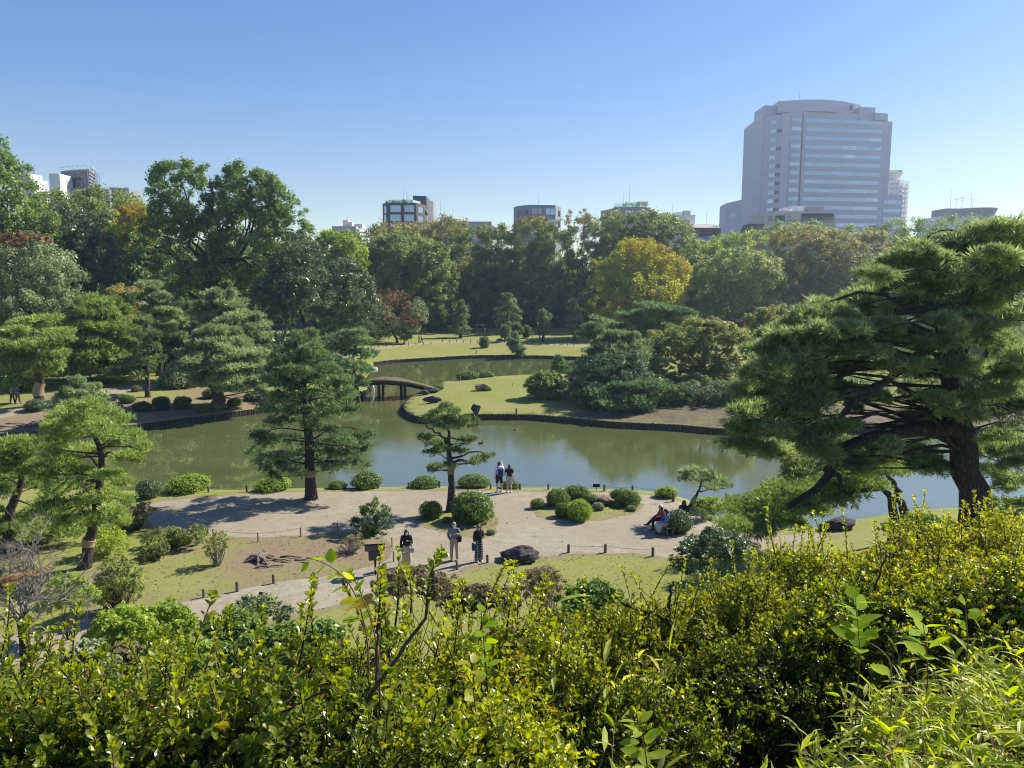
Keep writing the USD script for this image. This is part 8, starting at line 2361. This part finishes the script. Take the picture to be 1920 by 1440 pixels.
def person(label, loc, facing, h, J, top, bottom, hair, shoes, hairstyle='short', sleeves=2, legs='trousers', name='person', extra=None, top_len=0.0, seated=False):
    """J: joints in the person's own frame (x to the person's left, y backwards, z up; metres for a 1.7 m person)."""
    k = h / 1.7
    t = thing(name, label, 'person', loc, facing, scale=k)
    g = {a: np.array(b, float) for a, b in J.items()}
    hd, nk = g['head'], g['neck']
    fwd = unit(np.array([0, -1.0, 0]) if 'look' not in g else g['look'])
    lf = unit(np.cross([0, 0, 1.0], fwd)) * -1
    upv = np.cross(fwd, np.cross([0, 0, 1.0], fwd))
    up_h = unit(np.array([0, 0, 1.0]) - fwd * fwd[2])
    rt = np.cross(fwd, up_h)
    Q = lambda a, b, c: hd + rt * a + fwd * b + up_h * c
    sk = [balls((Q(0, -.01, .035), .085), (Q(0, .018, -.045), .062), (Q(0, .035, -.095), .034)), balls((Q(0, .075, -.02), .012), (Q(0, .098, -.032), .012), (Q(0, .08, .015), .008)),
          balls((Q(.084, -.005, -.02), .016), (Q(.08, -.005, -.05), .012)), balls((Q(-.084, -.005, -.02), .016), (Q(-.08, -.005, -.05), .012)), balls((Q(.018, .082, -.072), .009), (Q(-.018, .082, -.072), .009)),
          balls((Q(.033, .066, .012), .014), (Q(.05, .058, .012), .012)), balls((Q(-.033, .066, .012), .014), (Q(-.05, .058, .012), .012))]
    sk += chain([Q(0, -.02, -.07), nk, nk - [0, 0, .06]], [.054, .055, .075])
    ch, pv = g['chest'], g['pelvis']
    torso = [balls((g['shl'] * .82 + nk * .18, .062), (g['shr'] * .82 + nk * .18, .062), (ch, .118, (1.2, .92, 1))), balls((ch, .12, (1.2, .92, 1)), ((ch + pv) / 2, .108, (1.15, .9, 1))), balls(((ch + pv) / 2, .108, (1.15, .9, 1)), (pv, .118, (1.25, .95, .9)))]
    sk += torso
    arm = {}
    for s_ in 'lr':
        js = [g['sh' + s_], g['el' + s_], g['wr' + s_]]
        arm[s_] = js
        sk += chain(js, [.052, .04, .029])
        sk += hand(js[2], js[2] - js[1] if 'hd' + s_ not in g else g['hd' + s_], g.get('pl' + s_, np.array([0, 1.0, 0.2])))
        sk += chain([g['hp' + s_], g['kn' + s_], g['an' + s_]], [.083, .055, .037])
        ft = g.get('ft' + s_, g['an' + s_] + [0, -.13, -.045])
        sk += [balls((g['an' + s_] + [0, .03, -.035], .036), (g['an' + s_], .038)), balls((g['an' + s_] + [0, .03, -.04], .034), (ft, .03))]
    put(t, 'body', fuse(sk, 0.03, 4), 'skin', smooth=True)
    # clothes, a little larger than the body
    tp = [balls((g['shl'] * .84 + nk * .16, .078), (g['shr'] * .84 + nk * .16, .078), (ch, .136, (1.2, .95, 1))), balls((ch, .138, (1.2, .95, 1)), ((ch + pv) / 2, .13, (1.18, .95, 1))),
          balls(((ch + pv) / 2, .13, (1.18, .95, 1)), (pv + [0, 0, .02 - top_len], .142, (1.22, .98, .55)))]
    for s_ in 'lr':
        a, b, c = arm[s_]
        if sleeves == 2:
            tp += chain([a, b, b + (c - b) * .93], [.07, .056, .046])
        else:
            tp += chain([a, a + (b - a) * (0.75 if sleeves == 1 else .5)], [.072, .064])
    put(t, 'top', fuse(tp, 0.04, 5), top, smooth=True)
    bt = [balls((pv + [0, 0, .05], .135, (1.22, .98, .5)), (g['hpl'], .112), (g['hpr'], .112))]
    for s_ in 'lr':
        a, b, c = g['hp' + s_], g['kn' + s_], g['an' + s_]
        if legs == 'trousers':
            bt += chain([a, b, b + (c - b) * .94], [.106, .078, .07])
        elif legs == 'wide':
            bt += chain([a, b, b + (c - b) * .93], [.115, .108, .115])
        elif legs == 'shorts':
            bt += chain([a, a + (b - a) * .82], [.108, .10])
    if legs == 'skirt':
        e = (g['knl'] + g['knr']) / 2
        e2 = (g['anl'] + g['anr']) / 2
        bt += [balls((g['hpl'], .115), (g['hpr'], .115), (g['knl'], .13), (g['knr'], .13)), balls((g['knl'], .13), (g['knr'], .13), (e + (e2 - e) * .72 + [.10, 0, 0], .11), (e + (e2 - e) * .72 - [.10, 0, 0], .11))]
    put(t, 'bottoms', fuse(bt, 0.04, 5), bottom, smooth=True)
    for s_ in 'lr':
        ft = g.get('ft' + s_, g['an' + s_] + [0, -.13, -.045])
        put(t, 'shoe', fuse([balls((g['an' + s_] + [0, .035, -.045], .045, (1, 1, .8)), (ft + [0, -.03, -.004], .04, (1, 1, .75))), balls((g['an' + s_] + [0, .02, -.03], .046), (g['an' + s_] + [0, 0.0, .01], .045))], 0.03, 3), shoes, smooth=True)
    # hair
    hr = [balls((Q(0, -.018, .05), .094), (Q(0, -.035, .0), .092)), balls((Q(0, .03, .085), .06), (Q(0, -.02, .07), .085))]
    if hairstyle == 'long':
        hr += [balls((Q(0, -.04, .02), .092), (Q(0, -.075, -.2), .075, (1.15, .6, 1)), (Q(0, -.075, -.32), .05, (1.3, .5, 1)))]
    elif hairstyle == 'bob':
        hr += [balls((Q(.07, -.02, .03), .045), (Q(.082, .0, -.12), .035)), balls((Q(-.07, -.02, .03), .045), (Q(-.082, .0, -.12), .035)), balls((Q(0, -.05, .02), .09), (Q(0, -.06, -.12), .07)), balls((Q(.04, .065, .06), .03), (Q(-.04, .065, .06), .03))]
    if hairstyle != 'hidden':
        put(t, 'hair', fuse(hr, 0.03, 4), hair, smooth=True)
    put(t, 'eyes', cat([(np.array(trimesh.creation.icosphere(1).vertices) * .010 + Q(x, .083, .002), np.array(trimesh.creation.icosphere(1).faces)) for x in (-.033, .033)])[:2], 'hair_black')
    if extra:
        extra(t, g, Q)
    return t


def standing(spread=0.1, arm_l=None, arm_r=None, look=None, step=0.0):
    J = dict(head=(0, -.02, 1.575), neck=(0, .01, 1.42), chest=(0, .01, 1.24), pelvis=(0, .02, .96), shl=(.185, .01, 1.385), shr=(-.185, .01, 1.385), ell=(.235, .03, 1.11), elr=(-.235, .03, 1.11), wrl=(.24, -.03, .86), wrr=(-.24, -.03, .86),
             hpl=(.09, .02, .92), hpr=(-.09, .02, .92), knl=(spread * .95, .0 - step * .5, .49), knr=(-spread * .95, .0 + step * .45, .49), anl=(spread, .03 - step, .085), anr=(-spread, .03 + step, .085))
    if arm_l:
        J.update(ell=arm_l[0], wrl=arm_l[1])
    if arm_r:
        J.update(elr=arm_r[0], wrr=arm_r[1])
    if look is not None:
        J['look'] = look
    return J


def bag_on(t, name, c, size, mat, strap=None, label=None):
    b = put(t, name, bevel_box(*c, *size, 0.03), mat, label=label)
    if strap is not None:
        put(b, 'strap', tube(spline(strap, 12), 0.012, 6), mat)
    return b


FACE_US = 0.0                       # a person's own front is -y, towards the viewpoint
# the woman in black with the grey shoulder bag
b = on_ground(763, 1062)
b = at(b[0], b[1])


def ex1(t, g, Q):
    put(t, 'cardigan_hem', fuse([balls(((-.15, .03, .98), .07), ((-.17, .02, .72), .06)), balls(((.15, .03, .98), .07), ((.17, .02, .80), .05)), balls(((-.1, .1, .98), .07), ((.1, .1, .98), .07), ((-.1, .12, .76), .05), ((.1, .12, .76), .05))], .04, 4), 'cloth_black', smooth=True)
    bag_on(t, 'shoulder_bag', (.22, -.12, .80), (.26, .12, .24), 'bag_grey', [[.16, .02, 1.42], [.21, -.08, 1.15], [.24, -.12, .92]])


person('woman in black cardigan and long beige skirt with a grey shoulder bag', b, 0.15, 1.60, standing(.085, (( .24, -.02, 1.10), (.07, -.20, 1.24)), ((-.25, .03, 1.10), (-.24, -.02, .84)), (0.15, -1, .22)), 'cloth_black', 'cloth_beige', 'hair_black', 'shoe_brown', 'bob', 2, 'skirt', extra=ex1)
# the man in the grey shirt
b = on_ground(852, 1051)


def ex2(t, g, Q):
    put(t, 'shirt_print', box(-.06, .08, -.128, -.122, 1.205, 1.225), 'cloth_white')
    bag_on(t, 'shoulder_bag', (.25, -.05, 1.0), (.16, .20, .26), 'cloth_black', [[.13, -.10, 1.42], [.19, -.13, 1.25], [.24, -.08, 1.1]])


person('grey haired man in a grey shirt and khaki trousers standing on the plaza', b, -0.05, 1.70, standing(.12, ((.26, .0, 1.13), (.17, -.17, 1.25)), ((-.27, .06, 1.12), (-.16, -.05, .92)), (0.05, -1, .15)), 'cloth_grey', 'cloth_khaki', 'hair_grey', 'shoe_brown', 'short', 2, 'trousers', extra=ex2)
# the woman in the checked trousers
b = on_ground(898, 1053)


def ex3(t, g, Q):
    bag_on(t, 'shopping_bag', (-.28, -.10, .78), (.20, .14, .36), 'cloth_navy', [[-.28, -.1, .94], [-.27, -.08, 1.06], [-.25, -.06, .96]], 'blue patterned shopping bag')


person('woman in a black top and wide checked trousers holding a blue bag', b, 0.5, 1.62, standing(.10, ((.22, -.02, 1.12), (.08, -.22, 1.18)), ((-.24, .0, 1.12), (-.26, -.08, 1.02)), (-.75, -1, .1)), 'cloth_black', 'cloth_check', 'hair_brown', 'shoe_white', 'bob', 2, 'wide', extra=ex3)
# the couple at the water, seen from behind
b = on_ground(936, 922)


def ex4(t, g, Q):
    bag_on(t, 'backpack', (-.02, .23, 1.14), (.30, .18, .46), 'cloth_navy', [[.10, .14, 1.34], [.15, -.02, 1.44], [.14, -.14, 1.2], [.16, .1, 1.0]], 'navy backpack slung on one shoulder')
    put(t, 'bottle', tube([[-.20, -.26, 1.56], [-.21, -.29, 1.66], [-.21, -.295, 1.69], [-.21, -.30, 1.70]], [.03, .03, .014, .014], 10), 'white_paint', smooth=40)


person('man in white shirt and black shorts with navy backpack, drinking at the water', b, math.pi + 0.25, 1.75, standing(.13, ((.24, .04, 1.10), (.24, -.04, .85)), ((-.26, -.08, 1.27), (-.19, -.22, 1.53)), (-.3, -1, .2)), 'cloth_white', 'cloth_black', 'hair_black', 'shoe_white', 'short', 2, 'shorts', extra=ex4)
b = on_ground(955, 923)
person('long haired woman in black tee and pale shorts at the water\'s edge', b, math.pi - 0.1, 1.62, standing(.11, ((.27, .10, 1.12), (.06, .18, 1.02)), ((-.235, .02, 1.11), (-.25, .0, .85)), (.1, -1, .0)), 'cloth_black', 'cloth_greige', 'hair_brown', 'shoe_white', 'long', 0, 'shorts')


def seated(look, arm_l, arm_r, cross=False):
    J = dict(head=(0, -.06, 1.17), neck=(0, .0, 1.02), chest=(0, .02, .84), pelvis=(0, .05, .56), shl=(.185, .01, .985), shr=(-.185, .01, .985), ell=arm_l[0], elr=arm_r[0], wrl=arm_l[1], wrr=arm_r[1],
             hpl=(.09, .0, .53), hpr=(-.09, .0, .53), knl=(.11, -.42, .53), knr=(-.11, -.42, .53), anl=(.11, -.40, .085), anr=(-.11, -.40, .085), look=look)
    if cross:
        J.update(knl=(.02, -.42, .64), anl=(-.10, -.70, .34), ftl=(-.14, -.83, .31))
    return J


# the bench and the seated visitors at the right of the plaza
b = on_ground(1246, 997)
BR = -1.35
t = thing('bench', 'low wooden bench under the seated visitors at the right of the plaza', 'bench', b, BR)
for k in range(3):
    put(t, 'seat_plank', bevel_box(0, -.14 + .14 * k, .40, 1.5, .125, .045, .01), 'post_wood')
for x in (-.6, .6):
    for y in (-.14, .14):
        put(t, 'leg', bevel_box(x, y, .185, .07, .07, .37, .008), 'post_wood')
    put(t, 'rail', bevel_box(x, 0, .35, .05, .2, .05, .006), 'post_wood')
c, s = math.cos(BR), math.sin(BR)
seat = lambda x, y: b + np.array([c * x - s * y, s * x + c * y, 0])


def ex5(t, g, Q):
    put(t, 'cap', fuse([balls((Q(0, -.02, .075), .10), (Q(0, -.03, .04), .10)), balls((Q(.05, .10, .06), .014), (Q(-.05, .10, .06), .014), (Q(.045, .19, .045), .010), (Q(-.045, .19, .045), .010))], .03, 3), 'cloth_white', smooth=True)
    bag_on(t, 'backpack', (0, .24, .82), (.30, .18, .42), 'cloth_black', [[.12, .15, .98], [.13, .0, 1.07], [.14, -.1, .9]])


person('seated visitor in a red top and white cap with legs crossed on the bench', seat(-.28, -.05), BR, 1.62, seated((0, -1, -.05), ((.22, -.10, .76), (.08, -.34, .68)), ((-.22, -.10, .76), (-.10, -.36, .68)), True), 'cloth_red', 'cloth_black', 'hair_black', 'shoe_brown', 'bob', 2, 'trousers', extra=ex5)
person('seated visitor in a pale skirt partly hidden by the dark round shrub', seat(.30, -.05), BR, 1.60, seated((.1, -1, -.1), ((.22, -.06, .76), (.10, -.28, .66)), ((-.22, -.06, .76), (-.10, -.28, .66))), 'cloth_blue', 'cloth_greige', 'hair_black', 'shoe_brown', 'bob', 2, 'skirt')
b2 = on_ground(1281, 985)
t = thing('stool', 'low log seat behind the dark round shrub at the right of the plaza', 'seat', b2)
put(t, 'log', tube([[0, 0, -.05], [0, 0, .2], [0, 0, .41]], [.2, .19, .19], 14), 'post_wood', smooth=40)
put(t, 'log_top', tube([[0, 0, .411], [0, 0, .425]], [.18, .175], 14), 'dead_wood')
person('black haired visitor in black seated with turned back by the small leaning pine', b2 + [0, -.05, 0], math.pi - .3, 1.66, seated((0, -1, 0), ((.24, -.04, .75), (.14, -.28, .66)), ((-.24, -.04, .75), (-.14, -.28, .66))), 'cloth_black', 'cloth_charcoal', 'hair_black', 'shoe_brown', 'bob', 2, 'trousers')
# far walkers
FARP = [(786, 643, 1.62, 'walker in a pale top on the far lawn path, left of two', 'cloth_greige', 'cloth_charcoal', 1.9), (791, 643, 1.70, 'walker in white shirt and dark trousers on the far path, right of two', 'cloth_white', 'cloth_black', 1.9),
        (905, 624, 1.65, 'dark clothed walker at the wood\'s edge, left of three', 'cloth_charcoal', 'cloth_black', 0.4), (909.5, 625, 1.2, 'small figure in white between two dark walkers at the wood\'s edge', 'cloth_white', 'cloth_greige', 0.0), (913.5, 624.5, 1.7, 'dark clothed walker at the wood\'s edge, right of three', 'cloth_charcoal', 'cloth_black', -0.4),
        (998, 634, 1.65, 'figure in a brownish coat among the low round pines on the far lawn', 'cloth_khaki', 'cloth_greige', 0.2), (1012, 634, 1.6, 'dark figure left of the upright pine on the far lawn', 'cloth_charcoal', 'cloth_black', 0.5),
        (24, 757, 1.68, 'walker in a brown jacket on the shaded path at the left edge', 'cloth_khaki', 'cloth_black', 1.5), (34, 757, 1.70, 'walker with a blue backpack on the shaded path at the left edge', 'cloth_blue', 'cloth_black', 1.5)]
DETAIL = 0
for px, py, h, lab, tc, bc, rz in FARP:
    b = on_ground(px, py)
    person(lab, b, rz, h, standing(.06, ((.25, .08, 1.12), (.24, -.02, .88)), ((-.25, -.04, 1.12), (-.22, -.16, .90)), step=.2 if rz > .6 else .02), tc, bc, 'hair_black', 'shoe_brown', 'short', 2, 'trousers')
